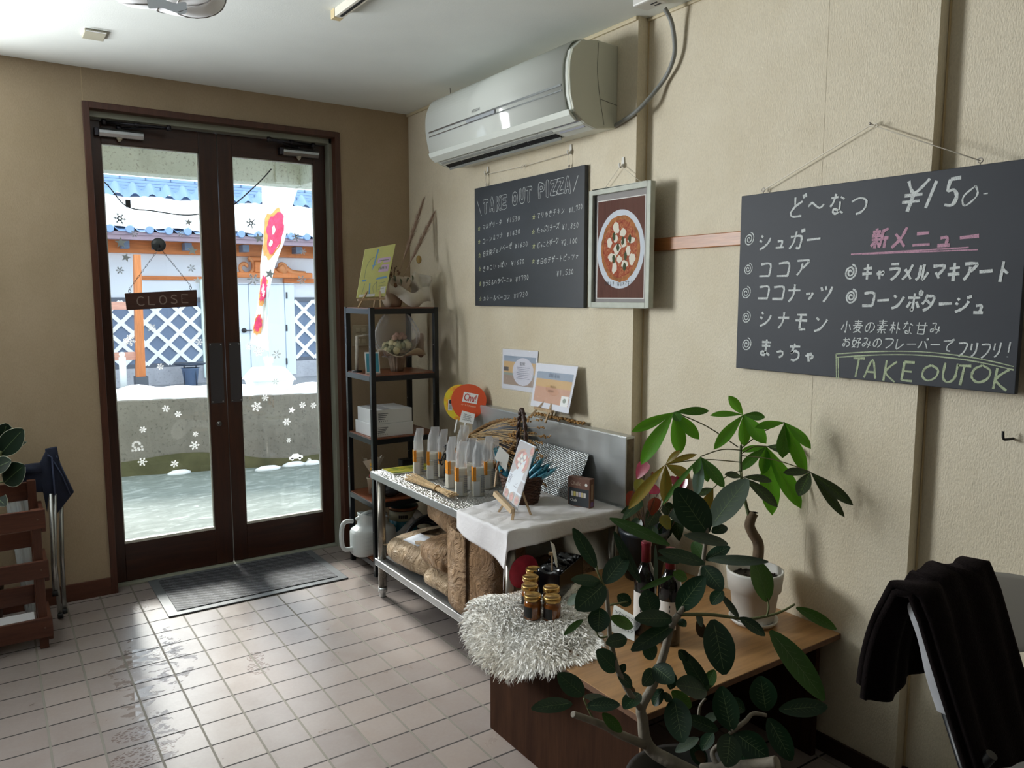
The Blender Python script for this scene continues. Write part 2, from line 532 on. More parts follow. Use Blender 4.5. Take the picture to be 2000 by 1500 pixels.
# door frame: brown casing and grey-green steel frame
b = MB()
c = 0.030; y0, y1 = 0.4817, 0.545
b.box(OX0, y0, 0, OX0+c, y1, OZ); b.box(OX1-c, y0, 0, OX1, y1, OZ); b.box(OX0+c, y0, OZ-c, OX1-c, y1, OZ)
struct(b.build('trim_4', CASING, bevel=0.002))
b = MB()
b.box(OX0+c-0.006, 0.540, 0, OX0+c+0.002, 0.66, OZ-c); b.box(OX1-c-0.018, 0.540, 0, OX1-c+0.008, 0.66, OZ-c+0.006); b.box(OX0+c, 0.540, 2.385, OX1-c, 0.66, OZ-c+0.006)
b.box(OX0+c, 0.560, 0.0, OX1-c-0.02, 0.66, 0.010)
struct(b.build('trim_5', STEELGREEN, bevel=0.002))

# ---------------------------------------------------------------- entrance doors
GLASS = glassy('door_glass', (0.97, 0.99, 0.985), 0.0)
ALU = mat('brushed_aluminium', 'B9BCBE', 0.28, 0.9, 0.05, 40)
DARKMETAL = mat('dark_metal_arm', '3C3A40', 0.3, 0.8)
PUSH = mat('push_plate_steel', '56555A', 0.35, 0.85)
BEAD = mat('glazing_bead_pale', 'D9D8CC', 0.4)
def sticker(name, c, tr):
    t = NT(name)
    t.b.inputs['Base Color'].default_value = rgba(c); t.b.inputs['Roughness'].default_value = .5
    tl_ = t.n('ShaderNodeBsdfTranslucent'); tl_.inputs[0].default_value = rgba(c)
    mx = t.n('ShaderNodeMixShader'); mx.inputs[0].default_value = tr
    t.l(t.b.outputs[0], mx.inputs[1]); t.l(tl_.outputs[0], mx.inputs[2]); t.l(mx.outputs[0], t.out.inputs[0])
    return t.m
STK_W = sticker('sticker_white', 'F4F6F6', .72)
STK_G = sticker('sticker_silver', 'C4C8C2', .55)

def flake(mb, x, z, r, y, kind=0, rot=0.0):
    def seg(a, r0, r1, w):
        d = V3((math.cos(a), 0, math.sin(a))); n = V3((-d.z, 0, d.x))
        c0 = V3((x, y, z))
        mb.quad(c0+d*r0-n*w, c0+d*r1-n*w, c0+d*r1+n*w, c0+d*r0+n*w)
    if kind == 2:      # star
        pts = []
        for k in range(10):
            a = rot + PI/2 + k*PI/5; q = r if k % 2 == 0 else r*0.42
            pts.append((x+q*math.cos(a), y, z+q*math.sin(a)))
        mb.add([(x, y, z)]+pts, [(0, 1+k, 1+(k+1) % 10) for k in range(10)], False)
        return
    for k in range(6):
        a = rot + k*PI/3
        seg(a, r*0.12, r, r*0.07)
        d = V3((math.cos(a), 0, math.sin(a)))
        for q, l in (((0.45, 0.30), (0.72, 0.24)) if kind == 0 else ((0.62, 0.26),)):
            for s in (-1, 1):
                e = V3((math.cos(a+s*0.95), 0, math.sin(a+s*0.95)))
                p0 = V3((x, y, z)) + d*r*q; p1 = p0 + e*r*l; n = V3((-e.z, 0, e.x))*r*0.055
                mb.quad(p0-n, p1-n, p1+n, p0+n)
        if kind == 1:
            p = V3((x, y, z))+d*r*0.30
            n = V3((-d.z, 0, d.x))*r*0.16
            mb.quad(p-n-d*r*0.1, p-n+d*r*0.14, p+n+d*r*0.14, p+n-d*r*0.1)

YD = 0.600   # inner face of the leaves
def door(name, x0, x1, gx0, gx1, plate, closer, stick):
    z0, z1, gz0, gz1 = 0.012, 2.382, 0.215, 2.274
    d = MB()
    d.box(x0, YD, z0, gx0, YD+0.042, z1); d.box(gx1, YD, z0, x1, YD+0.042, z1)
    root = struct(d.build(name, BROWN, bevel=0.003))
    d = MB(); d.box(gx0, YD+0.001, z0, gx1, YD+0.041, gz0); d.box(gx0, YD+0.001, gz1, gx1, YD+0.041, z1)
    d.build('rail', BROWN_H, root, bevel=0.002)
    d = MB(); q = 0.010
    d.box(gx0, YD+0.012, gz0, gx0+q*0.5, YD+0.03, gz1); d.box(gx1-q*0.5, YD+0.012, gz0, gx1, YD+0.03, gz1)
    d.box(gx0, YD+0.004, gz0, gx1, YD+0.03, gz0+q*1.4); d.box(gx0, YD+0.012, gz1-q*0.5, gx1, YD+0.03, gz1)
    d.build('glazing_bead', BEAD, root)
    d = MB(); d.box(gx0, YD+0.019, gz0, gx1, YD+0.023, gz1)
    pane = d.build('glass_pane', GLASS, root)
    d = MB(); d.box(plate[0], YD-0.003, 0.928, plate[1], YD, 1.261)
    pl = d.build('push_plate', PUSH, root, bevel=0.001)
    d = MB()
    for x in (plate[0]+0.008, plate[1]-0.008):
        for z in (0.937, 1.252): d.lathe([(0.0035, 0), (0.0035, 0.0012), (0.0, 0.0016)], 8, (x, YD-0.003, z), True, Matrix.Rotation(R(90), 4, 'X'))
    d.build('screw', ALU, pl)
    # closer
    cx0, cx1, s = closer
    d = MB(); sec = [(0, 0), (0.0, 0.042), (0.030, 0.042), (0.042, 0.030), (0.042, 0.016), (0.03, 0.0)]
    d.prism([(-a, bb) for a, bb in sec], cx1-cx0-0.020, (cx0+0.020, YD, 2.302), (0, 1, 0), (0, 0, 1), (1, 0, 0))
    cl = d.build('door_closer', ALU, root, bevel=0.002)
    d = MB(); d.box(cx0, YD-0.036, 2.304, cx0+0.020, YD, 2.342); d.box(cx1, YD-0.030, 2.306, cx1+0.004, YD, 2.340)
    d.build('end_cap', DARKMETAL, cl, bevel=0.002)
    d = MB(); mx = (cx0+cx1)/2-0.0*s
    d.lathe([(0.001, -0.020), (0.006, -0.018), (0.014, -0.004), (0.016, 0.0)], 14, (mx, YD-0.020, 2.303))
    d.build('speed_valve', mat('closer_ivory_cap', 'C9C0AE', 0.45), cl)
    d = MB()
    if s > 0:
        k0, k1, k2 = (cx0+0.045, YD-0.03, 2.372), (cx0+0.33, YD-0.10, 2.362), (mx, YD-0.02, 2.352)
    else:
        k0, k1, k2 = (cx1-0.03, YD-0.03, 2.372), (cx0-0.075, YD-0.09, 2.366), (mx, YD-0.02, 2.352)
    d.tube([k0, k1], 0.0075, 8); d.tube([k1, k2], 0.006, 8)
    mid = (V3(k0)+V3(k1))/2; dr = (V3(k1)-V3(k0)).normalized()
    d.tube([mid-dr*0.012, mid+dr*0.012], 0.0115, 8)
    for p in (k0, k1, k2): d.lathe([(0.012, -0.012), (0.012, 0.012)], 12, p)
    d.build('closer_arm', DARKMETAL, cl)
    for (u, v, r, kd, m) in stick:
        p = onto_glass(u, v)
        d = MB(); flake(d, p.x, p.z, r, YD+0.0185, kd, random.uniform(-0.3, 0.3))
        o = d.build('star_sticker' if kd == 2 else 'snowflake_sticker', m, pane, recalc=False)
    return root
def onto_glass(u, v):
    return ony(u, v, YD+0.0185)
left_st = [(234, 427, .030, 1, STK_G), (368, 434, .021, 2, STK_G), (262, 457, .02, 0, STK_W), (354, 456, .018, 0, STK_W), (236, 474, .030, 2, STK_G), (376, 489, .028, 2, STK_G), (246, 503, .024, 2, STK_G), (234, 528, .020, 0, STK_G),
           (374, 524, .022, 0, STK_W), (386, 548, .022, 2, STK_W), (296, 640, .022, 0, STK_W), (253, 665, .030, 0, STK_W), (389, 668, .020, 0, STK_W), (313, 716, .018, 0, STK_W), (324, 798, .020, 0, STK_W), (348, 809, .018, 0, STK_W), (279, 839, .018, 0, STK_W),
           (382, 848, .015, 0, STK_W), (380, 870, .026, 1, STK_W), (278, 902, .024, 1, STK_W), (341, 906, .021, 0, STK_W)]
right_st = [(490, 436, .030, 1, STK_G), (505, 465, .030, 2, STK_G), (592, 491, .020, 0, STK_W), (578, 463, .026, 0, STK_W), (527, 535, .030, 2, STK_G), (494, 546, .036, 0, STK_W), (589, 547, .028, 0, STK_W), (487, 676, .022, 0, STK_W), (505, 686, .030, 0, STK_W),
            (540, 692, .028, 0, STK_G), (538, 745, .020, 0, STK_G), (518, 777, .020, 0, STK_W), (501, 794, .030, 0, STK_W), (570, 801, .022, 2, STK_W), (591, 791, .020, 0, STK_W), (612, 792, .019, 0, STK_W), (560, 824, .024, 0, STK_W), (564, 860, .014, 0, STK_W), (604, 898, .013, 0, STK_W)]
d1 = door('door_1', -0.368, 0.243, -0.309, 0.150, (0.158, 0.229), (-0.340, -0.118, 1), left_st)
d2 = door('door_2', 0.247, 0.848, 0.324, 0.778, (0.263, 0.327), (0.575, 0.800, -1), right_st)
# small picture stickers: a sleigh figure and a car, white outlines on the glass
d = MB()
p = onto_glass(268, 868)
for k in range(9):
    a = k*0.7; rr = 0.012+0.002*k
    q = V3((p.x+math.cos(a)*rr, YD+0.0185, p.z+math.sin(a)*rr*0.8)); flake(d, q.x, q.z, 0.007, q.y, 0)
for k in range(4): flake(d, p.x-0.024+k*0.016, p.z-0.030, 0.008, YD+0.0185, 1)
d.build('sleigh_sticker', STK_W, [c for c in d1.children if c.name.startswith('glass_pane')][0], recalc=False)
d = MB(); p = onto_glass(578, 892); yy = YD+0.0185
d.add([(p.x-.040, yy, p.z-.012), (p.x+.042, yy, p.z-.012), (p.x+.042, yy, p.z+.002), (p.x+.026, yy, p.z+.005), (p.x+.012, yy, p.z+.018), (p.x-.018, yy, p.z+.018), (p.x-.028, yy, p.z+.004), (p.x-.040, yy, p.z+.001)], [tuple(range(8))])
for s in (-0.022, 0.024):
    d.add([(p.x+s, yy, p.z-.012)]+[(p.x+s+.009*math.cos(k*PI/5), yy, p.z-.012+.009*math.sin(k*PI/5)) for k in range(10)], [(0, 1+k, 1+(k+1) % 10) for k in range(10)])
d.build('car_sticker', STK_W, [c for c in d2.children if c.name.startswith('glass_pane')][0], recalc=False)
# lock on the left leaf
d = MB(); rx = Matrix.Rotation(R(90), 4, 'X')
d.lathe([(0.0, 0.008), (0.008, 0.008), (0.0085, 0.006), (0.012, 0.006), (0.0145, 0.004), (0.0145, 0)], 18, (0.195, YD, 0.812), True, rx)
lk = d.build('lock', mat('lock_steel', '8C8A88', 0.3, 0.9), d1)
d = MB(); d.box(0.1935, YD-0.0105, 0.803, 0.1965, YD-0.007, 0.821); d.build('thumb_turn', DARKMETAL, lk)

# switch plate on the entrance wall
d = MB(); d.box(0.948, YW-0.008, 1.222, 1.050, YW, 1.345)
sp = tag(d.build('wall_switch_plate', mat('switch_plate_beige', 'B5A98F', 0.45), bevel=0.003), 'beige wall switch plate behind the black metal rack', 'switch')
d = MB()
for i in range(2):
    for j in range(3): d.box(0.966+i*0.038, YW-0.011, 1.238+j*0.032, 0.992+i*0.038, YW-0.007, 1.264+j*0.032)
d.build('rocker_switch', mat('switch_rocker', 'C2B89E', 0.4), sp, bevel=0.002)
# ================================================================ outside the entrance
SNOW = mat('snow', 'F4F7FB', 0.8, 0, 0.03, 5, 0.4, 12)
def conc(name, c1, c2, c3, sc=3.0):
    t = NT(name)
    n = t.noise(sc, 5, 0.65); sp = t.noise(sc*14, 4, 0.7); st = t.noise(sc*2.2, 3, 0.6, t.mapping((1, 1, 0.25)))
    c = t.ramp(n.outputs[0], [(0.3, lin(c1)), (0.7, lin(c2))])
    c = t.mix(t.ramp(sp.outputs[0], [(0.56, (0, 0, 0)), (0.68, (0.7, 0.7, 0.7))]), c, (*lin(c3), 1))
    c = t.mix(t.ramp(st.outputs[0], [(0.5, (0, 0, 0)), (0.8, (0.35, 0.35, 0.35))]), c, (*lin(c3), 1))
    t.l(c, t.b.inputs['Base Color']); t.b.inputs['Roughness'].default_value = 0.85
    t.bump(sp.outputs[0], 0.35, 0.01)
    return t.m
WALLC = conc('rough_concrete', '7A746B', '8D877E', '48443E')
CANOPY = conc('weathered_canopy_concrete', 'D4DACE', 'E2E6DC', '8A887A', 4.0)
def slush():
    t = NT('wet_slush')
    n = t.noise(7, 5, 0.6, t.mapping((1, 2.2, 1)), 0.8); b2 = t.noise(2, 3)
    c = t.ramp(n.outputs[0], [(0.35, lin('737B76')), (0.54, lin('828A85')), (0.70, lin('AEB4B0'))])
    c = t.mix(t.math('MULTIPLY', b2.outputs[0], 0.3), c, (*lin('788079'), 1))
    t.l(c, t.b.inputs['Base Color']); t.b.inputs['Roughness'].default_value = 0.7; t.b.inputs['Specular IOR Level'].default_value = 0.15
    t.bump(n.outputs[0], 0.4, 0.02)
    return t.m
b = MB(); b.box(-6, 0.66, -0.12, 9, 30, -0.02)
struct(b.build('ground', slush()))
ASPH = conc('street_asphalt', '8C8F94', 'A0A3A8', '6A6C70', 2.0)
b = MB(); b.box(-12, 4.6, -0.02, 22, 26, 0.0); struct(b.build('street', ASPH))

# low concrete wall with a bed of snow on it
A0, A1 = onz(240, 931, -0.02), onz(600, 906, -0.02)
dw = (A1-A0).normalized(); nw_ = V3((-dw.y, dw.x, 0))
ang = math.atan2(dw.y, dw.x)
Mw = Matrix.Translation((A0.x, A0.y, 0)) @ Matrix.Rotation(ang, 4, 'Z')
b = MB(Mw); b.box(-4.0, 0, -0.02, 5.0, 0.55, 0.635)
struct(b.build('wall_outside', WALLC, bevel=0.012))
MOSS = mat('moss_band', '5C5A3E', 0.95, 0, 0.3, 6)
b = MB(Mw)
b.grid(lambda i, j: V3((-3.9+8.8*i, -0.006, -0.02+j*(0.12+0.03*math.sin(i*40)+0.035*math.sin(i*17)))), 120, 1)
struct(b.build('trim_6', MOSS))
b = MB(Mw); b.box(0.79, -0.004, 0.0, 0.797, 0.002, 0.63); b.box(2.49, -0.004, 0.0, 2.497, 0.002, 0.63)
struct(b.build('trim_7', mat('wall_joint_dark', '5F5A52', 0.9)))
def snowtop(i, j):
    x = -3.9+8.8*i
    h = 0.07+0.022*math.sin(x*3.1)+0.018*math.sin(x*7.7+1)+0.012*math.sin(x*17)
    a = PI*j
    return V3((x, 0.255-0.245*math.cos(a)+(0.012*math.sin(x*23) if j < 0.3 else 0), 0.632+h*math.sin(a)**0.5 if 0 < j < 1 else 0.632))
b = MB(Mw); b.grid(snowtop, 140, 8)
tag(b.build('snow_bank', SNOW), 'soft bank of snow lying along the low concrete wall outside', 'snow', kind='stuff')
for k, (u, v, sx) in enumerate(((350, 921, .10), (523, 913, .12), (574, 905, .11), (610, 902, .08))):
    p = onz(u, v, 0); b = MB(); b.ball((p.x, p.y, -0.015), 0.06, 10, (sx/0.06, .8, .55))
    tag(b.build('snow_lump', SNOW), ['small lump of snow at the wall foot, seen through the left door glass', 'low lump of snow at the wall foot, leftmost in the right door glass', 'lump of snow at the wall foot under the car sticker', 'smallest lump of snow at the wall foot, rightmost in the right door glass'][k], 'snow')

# concrete canopy above the porch: far and right-hand downstand beams, slab
yc = 1.95
zb = ony(390, 347, yc).z; pc = ony(587, 362, yc)
b = MB()
b.box(-3.0, yc, zb, pc.x+0.02, yc+0.16, 3.2); b.box(pc.x, 0.66, zb, pc.x+0.16, yc+0.16, 3.2); b.box(-3.0, 0.66, zb+0.44, pc.x+0.16, yc+0.16, 3.2)
b.box(-3.0, yc-0.012, zb+0.235, pc.x, yc+0.01, zb+0.36); b.box(pc.x-0.012, 0.66, zb+0.235, pc.x+0.01, yc, zb+0.36)
q = ony(553, 340, yc); b.box(q.x-0.06, yc-0.014, zb+0.01, q.x+0.03, yc+0.01, zb+0.235)
struct(b.build('roof_canopy', CANOPY, bevel=0.006))

b = MB(); b.box(-5.0, 1.95, -.05, -.55, 2.15, 3.2)
struct(b.build('wall_sun_block', CANOPY))  # unseen wall, added to keep the sun out of the shop window
# building across the street
YG = onz(350, 749, 0).y
def G(u, v, dy=0.0): return ony(u, v, YG+dy)
PLAS = mat('pale_blue_plaster', 'DDE3EC', 0.7, 0, 0.03, 1.5)
LATD = mat('slate_blue_panel', '6F7F98', 0.55, 0, 0.08, 2.0)
LATW = mat('white_lattice_plaster', 'F0F2F4', 0.6)
ORW = wood('orange_timber', 'C8743C', 'E08A4E', 0.6, 'X', 0.3)
ORV = wood('orange_timber_post', 'C8743C', 'DE9058', 0.6, 'Z', 0.3)
PUR = mat('eave_boards_mauve', '9A8794', 0.7, 0, 0.1, 4)
TILE = mat('grey_roof_tile_sky_tint', '7E9AC0', 0.35, 0, 0.08, 3)  # grey tile with the reflected blue sky put into its colour
TILED = mat('roof_tile_dark_gap', '3F5A7C', 0.5)
FND = conc('foundation_stone', 'A8AAB2', 'BCBEC6', '84868C', 2.0)
bld = thing('gatehouse', (G(400, 749).x, YG, 0), 'white plastered gatehouse with sky-tinted grey tiled snowy roof across the street', 'building')
XA, XB = -9.0, 12.0
zl = G(300, 712).z; zlt = G(300, 588).z
b = MB(); b.box(XA, YG, 0, XB, YG+3.0, G(400, 500).z+0.6); b.build('wall', PLAS, bld)
b = MB(); b.box(XA, YG-0.06, -0.02, XB, YG+0.01, zl-0.05); b.build('foundation', FND, bld)
def lattice(u0, u1):
    x0, x1 = G(u0, 650).x, G(u1, 650).x
    b = MB(); b.box(x0, YG-0.03, zl, x1, YG+0.01, zlt); pn = b.build('lattice_panel', LATD, bld)
    for za_, zb_ in ((zl-.05, zl+.02), (zlt-.02, zlt+.06)): b = MB(); b.box(x0, YG-0.05, za_, x1, YG, zb_); b.build('panel_border', mat('panel_border_slate', '5E6470', 0.6), pn)
    h = zlt-zl; stp = h/3.0; w = 0.062
    segs = []
    k = -8
    while k < 40:
        for s in (1, -1):
            xs = x0 + k*stp
            a, c_ = (xs, zl), (xs+s*h, zlt)
            # clip to panel
            t0, t1 = 0.0, 1.0
            dx = c_[0]-a[0]
            for bound, sg in ((x0, 1), (x1, -1)):
                ta = (bound-a[0])/dx
                if dx*sg > 0: t0 = max(t0, ta)
                else: t1 = min(t1, ta)
            if t1-t0 > 0.02:
                P0 = V3((a[0]+dx*t0, YG-0.045, zl+h*t0)); P1 = V3((a[0]+dx*t1, YG-0.045, zl+h*t1))
                segs.append((P0, P1))
        k += 1
    b = MB()
    for q_, (P0, P1) in enumerate(segs):
        o_ = V3((0, 0.004 if P1.x > P0.x else 0, 0)); b.bar(P0+o_, P1+o_, w, 0.03, up=(0, 1, 0))
    b.build('lattice', LATW, pn)
lattice(140, 394); lattice(575, 680)
b = MB(); b.box(G(391, 600).x, YG-0.10, G(394, 737).z, G(404, 600).x, YG, G(394, 545).z); b.build('corner_post', mat('pale_green_post', 'DCEDE8', 0.6), bld)
# door of the gatehouse
x0, x1 = G(440, 650).x, G(574, 650).x; zd0, zd1 = G(500, 734).z, G(500, 553).z
b = MB(); b.box(x0, YG-0.08, zd0, x1, YG, zd1); dr = b.build('door_panel', mat('pale_door_paint', 'DDE8F2', 0.5), bld)
b = MB()
for u in (486, 555): b.box(G(u, 650).x-0.006, YG-0.085, zd0, G(u, 650).x+0.006, YG-0.07, zd1)
b.box(x0, YG-0.085, zd1-0.03, x1, YG-0.07, zd1-0.02)
b.build('panel_joint', mat('joint_blue_grey', '8FA0B4', 0.6), dr)
b = MB(); h0 = G(474, 645); b.lathe([(0.0, 0.05), (0.04, 0.04), (0.045, 0)], 14, (h0.x, YG-0.08, h0.z), True, Matrix.Rotation(R(90), 4, 'X')); b.bar((h0.x, YG-0.13, h0.z), (h0.x+0.16, YG-0.13, h0.z), 0.022)
b.build('door_handle', DARKMETAL, dr)
for v in (577, 640, 705): p = G(557, v); b = MB(); b.box(p.x-0.012, YG-0.10, p.z-0.06, p.x+0.012, YG-0.08, p.z+0.06); b.build('hinge', DARKMETAL, dr)
# timber beams and brackets
b = MB(); zb1, zb0 = G(400, 475).z, G(400, 499).z
b.box(XA, YG-0.16, zb0, XB, YG+0.05, zb1); b.box(XA, YG-0.22, zb1-0.02, XB, YG-0.1, zb1+0.05); bm_ = b.build('eave_beam', ORW, bld)
for k in range(-3, 9):
    x = G(299, 480).x + k*0.475; b = MB(); b.box(x-0.055, YG-0.42, zb1-0.15, x+0.055, YG-0.16, zb1-0.03); b.build('rafter_end', mat('rafter_cap_blue_grey', '6D7E96', 0.5), bld)
b = MB(); z = G(330, 543).z; b.box(G(277, 540).x, YG-0.05, z-0.035, G(396, 540).x, YG, z+0.03); b.build('tie_beam', ORW, bld)
b = MB(); z = G(590, 548).z; b.box(G(552, 548).x, YG-0.09, z-0.045, G(660, 548).x, YG, z+0.035); b.build('tie_beam', ORW, bld)
b = MB(); z = G(530, 538).z; b.box(G(440, 538).x, YG-0.30, z-0.05, G(600, 538).x, YG-0.1, z+0.05)
b.box(G(487, 520).x, YG-0.34, G(500, 533).z, G(508, 520).x, YG-0.1, G(500, 512).z)
b.box(G(480, 508).x, YG-0.28, G(500, 512).z, G(512, 508).x, YG-0.1, G(500, 503).z)
brk = b.build('porch_lintel', ORW, bld, bevel=0.02)
b = MB()
for uc, s in ((471, 1), (540, -1)):
    c0 = G(uc, 522)
    pts = [(c0.x+s*(0.02+0.021*k)*math.cos(k*0.75)*0.8, YG-0.26, c0.z+(0.02+0.021*k)*math.sin(k*0.75)*0.8) for k in range(11)]
    b.tube(smooth_path(pts, 3), 0.035, 6)
b.tube(smooth_path([G(545, 520, -.24), G(553, 528, -.24), G(560, 526, -.24), G(570, 533, -.24), G(596, 536, -.24)], 4), [0.09]*6+[0.06]*11, 8)
b.build('carved_scroll', mat('carved_orange_timber', 'C98250', 0.6), brk)
# roof: eave boards, scalloped tiles, snow and ridge
ze = G(400, 470, -1.0).z; zr0 = G(300, 388, 1.3).z; zr1 = G(300, 352, 1.3).z
b = MB(); b.box(XA, YG-0.95, ze-0.02, XB, YG-0.80, ze+0.06); b.box(XA, YG-0.98, ze+0.05, XB, YG-0.86, ze+0.10); b.add([(XA, YG-0.9, ze-0.02), (XB, YG-0.9, ze-0.02), (XB, YG, zb1+0.22), (XA, YG, zb1+0.22)], [(0, 1, 2, 3)])
b.build('eave_board', PUR, bld)
pitch = 0.28
b = MB()
n = int((XB-XA)/pitch)
def wave(i, j):
    x = XA+(XB-XA)*i
    ph = 2*PI*x/pitch
    zz = 0.035*math.cos(ph)+0.012*math.cos(2*ph)
    y = YG-1.02+j*2.3
    return V3((x, y, ze+0.12+zz+j*(zr0-ze-0.12)))
b.grid(wave, n*8, 1)
for k in range(n+1):
    x = XA+k*pitch
    b.lathe([(0.0, 0.012), (0.055, 0.012), (0.062, 0.0), (0.062, -0.05)], 12, (x, YG-1.03, ze+0.13), False, Matrix.Rotation(R(90), 4, 'X'))
rt = b.build('roof_tiles', TILE, bld)
b = MB()
b.grid(lambda i, j: V3((XA+(XB-XA)*i, YG-0.86+j*2.1, ze+0.235+0.02*math.sin(i*150)+j*(zr0-ze-0.16)+0.03*math.sin(PI*min(1, j*1.05)))), 200, 6)
b.grid(lambda i, j: V3((XA+(XB-XA)*i, YG-0.86-0.04*j, ze+0.235+0.02*math.sin(i*150)-j*0.07)), 200, 1)
b.build('roof_snow', SNOW, bld)
b = MB()
hz = (zr1-zr0)
for k in range(4):
    yo = 0.22-0.03*k; z0 = zr0+0.12+hz*0.2*k*0.9
    b.box(XA, YG+1.3-yo, z0, XB, YG+1.3+yo, z0+hz*0.155)
b.grid(lambda i, j: V3((XA+(XB-XA)*i, YG+1.30-0.42+0.24*j, zr0-0.02+0.05*math.sin(2*PI*(XA+(XB-XA)*i)/pitch)+0.22*j)), n*8, 1)
rg = b.build('ridge_tiles', TILE, bld)
b = MB()
for k in range(int((XB-XA)/0.42)):
    x = XA+k*0.42
    b.box(x-0.006, YG+1.3-0.225, zr0+0.12, x+0.006, YG+1.3-0.20, zr0+0.12+hz*0.155); b.box(x+0.2-0.006, YG+1.3-0.15, zr0+0.12+hz*.54, x+0.2+0.006, YG+1.3-0.128, zr0+0.12+hz*.70)
b.build('tile_joint', TILED, rg)

# timber notice frame in front of the gatehouse
dp = -1.1
pf = thing('timber_frame', (G(278, 760, dp).x, YG+dp, 0), 'orange timber post frame with stone foot standing by the lattice wall', 'frame')
x0 = G(262, 650, dp).x; x1 = G(283, 700, dp).x
b = MB(); b.add([(x0, YG+dp, 0.25), (x1, YG+dp, 0.25), (x1, YG+dp+.14, 0.25), (x0, YG+dp+.14, 0.25)]+[(G(262, 500, dp).x, YG+dp, G(270, 497, dp).z), (G(275, 500, dp).x, YG+dp, G(270, 497, dp).z), (G(275, 500, dp).x, YG+dp+.14, G(270, 497, dp).z), (G(262, 500, dp).x, YG+dp+.14, G(270, 497, dp).z)], [(0, 3, 2, 1), (4, 5, 6, 7), (0, 1, 5, 4), (1, 2, 6, 5), (2, 3, 7, 6), (3, 0, 4, 7)])
b.build('post', ORV, pf)
b = MB(); b.box(x0-0.02, YG+dp-0.03, 0, x1+0.03, YG+dp+.17, 0.26); b.build('stone_foot', mat('stone_foot_grey', '5C6068', 0.8), pf)
b = MB(); z = G(250, 696, dp).z; b.box(G(150, 696, dp).x, YG+dp+.03, z-0.06, x0+0.02, YG+dp+.11, z+0.06)
z = G(240, 597, dp).z; b.box(G(150, 597, dp).x, YG+dp+.03, z-0.06, x0+0.02, YG+dp+.11, z+0.06); b.build('cross_rail', wood('pink_timber_rail', 'C9907C', 'E0AC98', 0.6, 'X', 0.3), pf)
# white bollard with round top
p = G(242, 757, -1.3)
b = MB(); p.z = 0.0
hb = G(240, 688, -1.3).z
b.lathe([(0.16, 0), (0.16, 0.03), (0.05, 0.05)], 16, p)
bo = tag(b.build('bollard', mat('bollard_base_dark', '4A4C50', 0.7)), 'white bollard post with a round top beside the timber frame', 'bollard')
b = MB(); b.lathe([(0.05, 0.03), (0.05, hb-0.08), (0.03, hb-0.07), (0.045, hb-0.03), (0.03, hb), (0.0, hb+0.005)], 14, p); b.build('post', mat('bollard_white', 'EEF2F0', 0.5), bo)
# wire stand with a blue pail
p = G(373, 748, -0.5); p.z = 0
zt = G(373, 712, -0.5).z
b = MB()
for a in range(4):
    q = V3((p.x+0.13*math.cos(a*PI/2+.5), p.y+0.13*math.sin(a*PI/2+.5), 0)); b.tube([q, q+V3((0, 0, zt))], 0.006, 6)
b.lathe([(0.0, zt), (0.24, zt), (0.26, zt+0.02), (0.0, zt+0.03)], 18, p)
ws = tag(b.build('wire_stand', mat('wire_stand_dark', '3F4A5C', 0.5, 0.5)), 'thin dark wire stand with a round top against the foundation across the street', 'stand')
b = MB(); b.lathe([(0.0, 0.02), (0.10, 0.02), (0.14, 0.30), (0.15, 0.30), (0.15, 0.31), (0.13, 0.31), (0.12, 0.28), (0.0, 0.26)], 18, p)
tag(b.build('pail', mat('pail_blue', '7C93B8', 0.4)), 'blue grey pail set inside the thin wire stand', 'pail')

# banner flag on a water-filled base, standing on the low wall
sb = onto = None
pb = Mw @ V3((0, 0.26, 0.66))
tt = (ony(527, 760, 3.6))
# foot of the pole: a point of the wall's top line seen at u = 527
best = min((abs((lambda q: (1000+F_PX*((q-CAM).dot(RT))/((q-CAM).dot(FW))))(Mw @ V3((s*0.01, 0.27, 0.66)))-527), s*0.01) for s in range(0, 300))
pb = Mw @ V3((best[1], 0.27, 0.655)); pb.z = 0.655
Dp = (pb-CAM).dot(FW)
fl = thing('banner_flag', pb, 'tall white banner flag with red print on a white water base', 'flag')
k = Dp/F_PX
b = MB()
hw, hd = 42*k, 0.17
def slab(z0, z1, a0, a1):
    b.add([V3((pb.x+sx*hw*a, pb.y+sy*hd*a, z)) for z, a in ((z0, a0), (z1, a1)) for sx, sy in ((-1, -1), (1, -1), (1, 1), (-1, 1))], [(0, 3, 2, 1), (4, 5, 6, 7), (0, 1, 5, 4), (1, 2, 6, 5), (2, 3, 7, 6), (3, 0, 4, 7)])
slab(0.655, 0.655+0.09, 0.80, 0.92); slab(0.745, 0.755, 1.0, 1.0); slab(0.755, 0.86, 1.0, 0.62)
b.lathe([(0.03, 0.85), (0.03, 0.90), (0.042, 0.90), (0.042, 0.955), (0.02, 0.96)], 16, (pb.x, pb.y, 0))
b.build('water_base', mat('white_plastic_base', 'EFF4F4', 0.35), fl, bevel=0.015)
top = atd(511, 300, Dp)
b = MB(); b.tube([(pb.x, pb.y, 0.86), atd(522, 590, Dp), top], 0.012, 8)
b.build('pole', mat('flag_pole_pale', 'C9D4D4', 0.4), fl)
CL = NT('banner_white_cloth'); CL.b.inputs['Base Color'].default_value = rgba('F6F8F8'); CL.b.inputs['Roughness'].default_value = 0.8
lf = [(515, 340), (516, 400), (514, 470), (508, 520), (508, 560), (502, 600), (494, 640), (488, 670)]
rt_ = [(590, 340), (572, 400), (556, 470), (537, 520), (528, 560), (522, 600), (523, 640), (525, 686)]
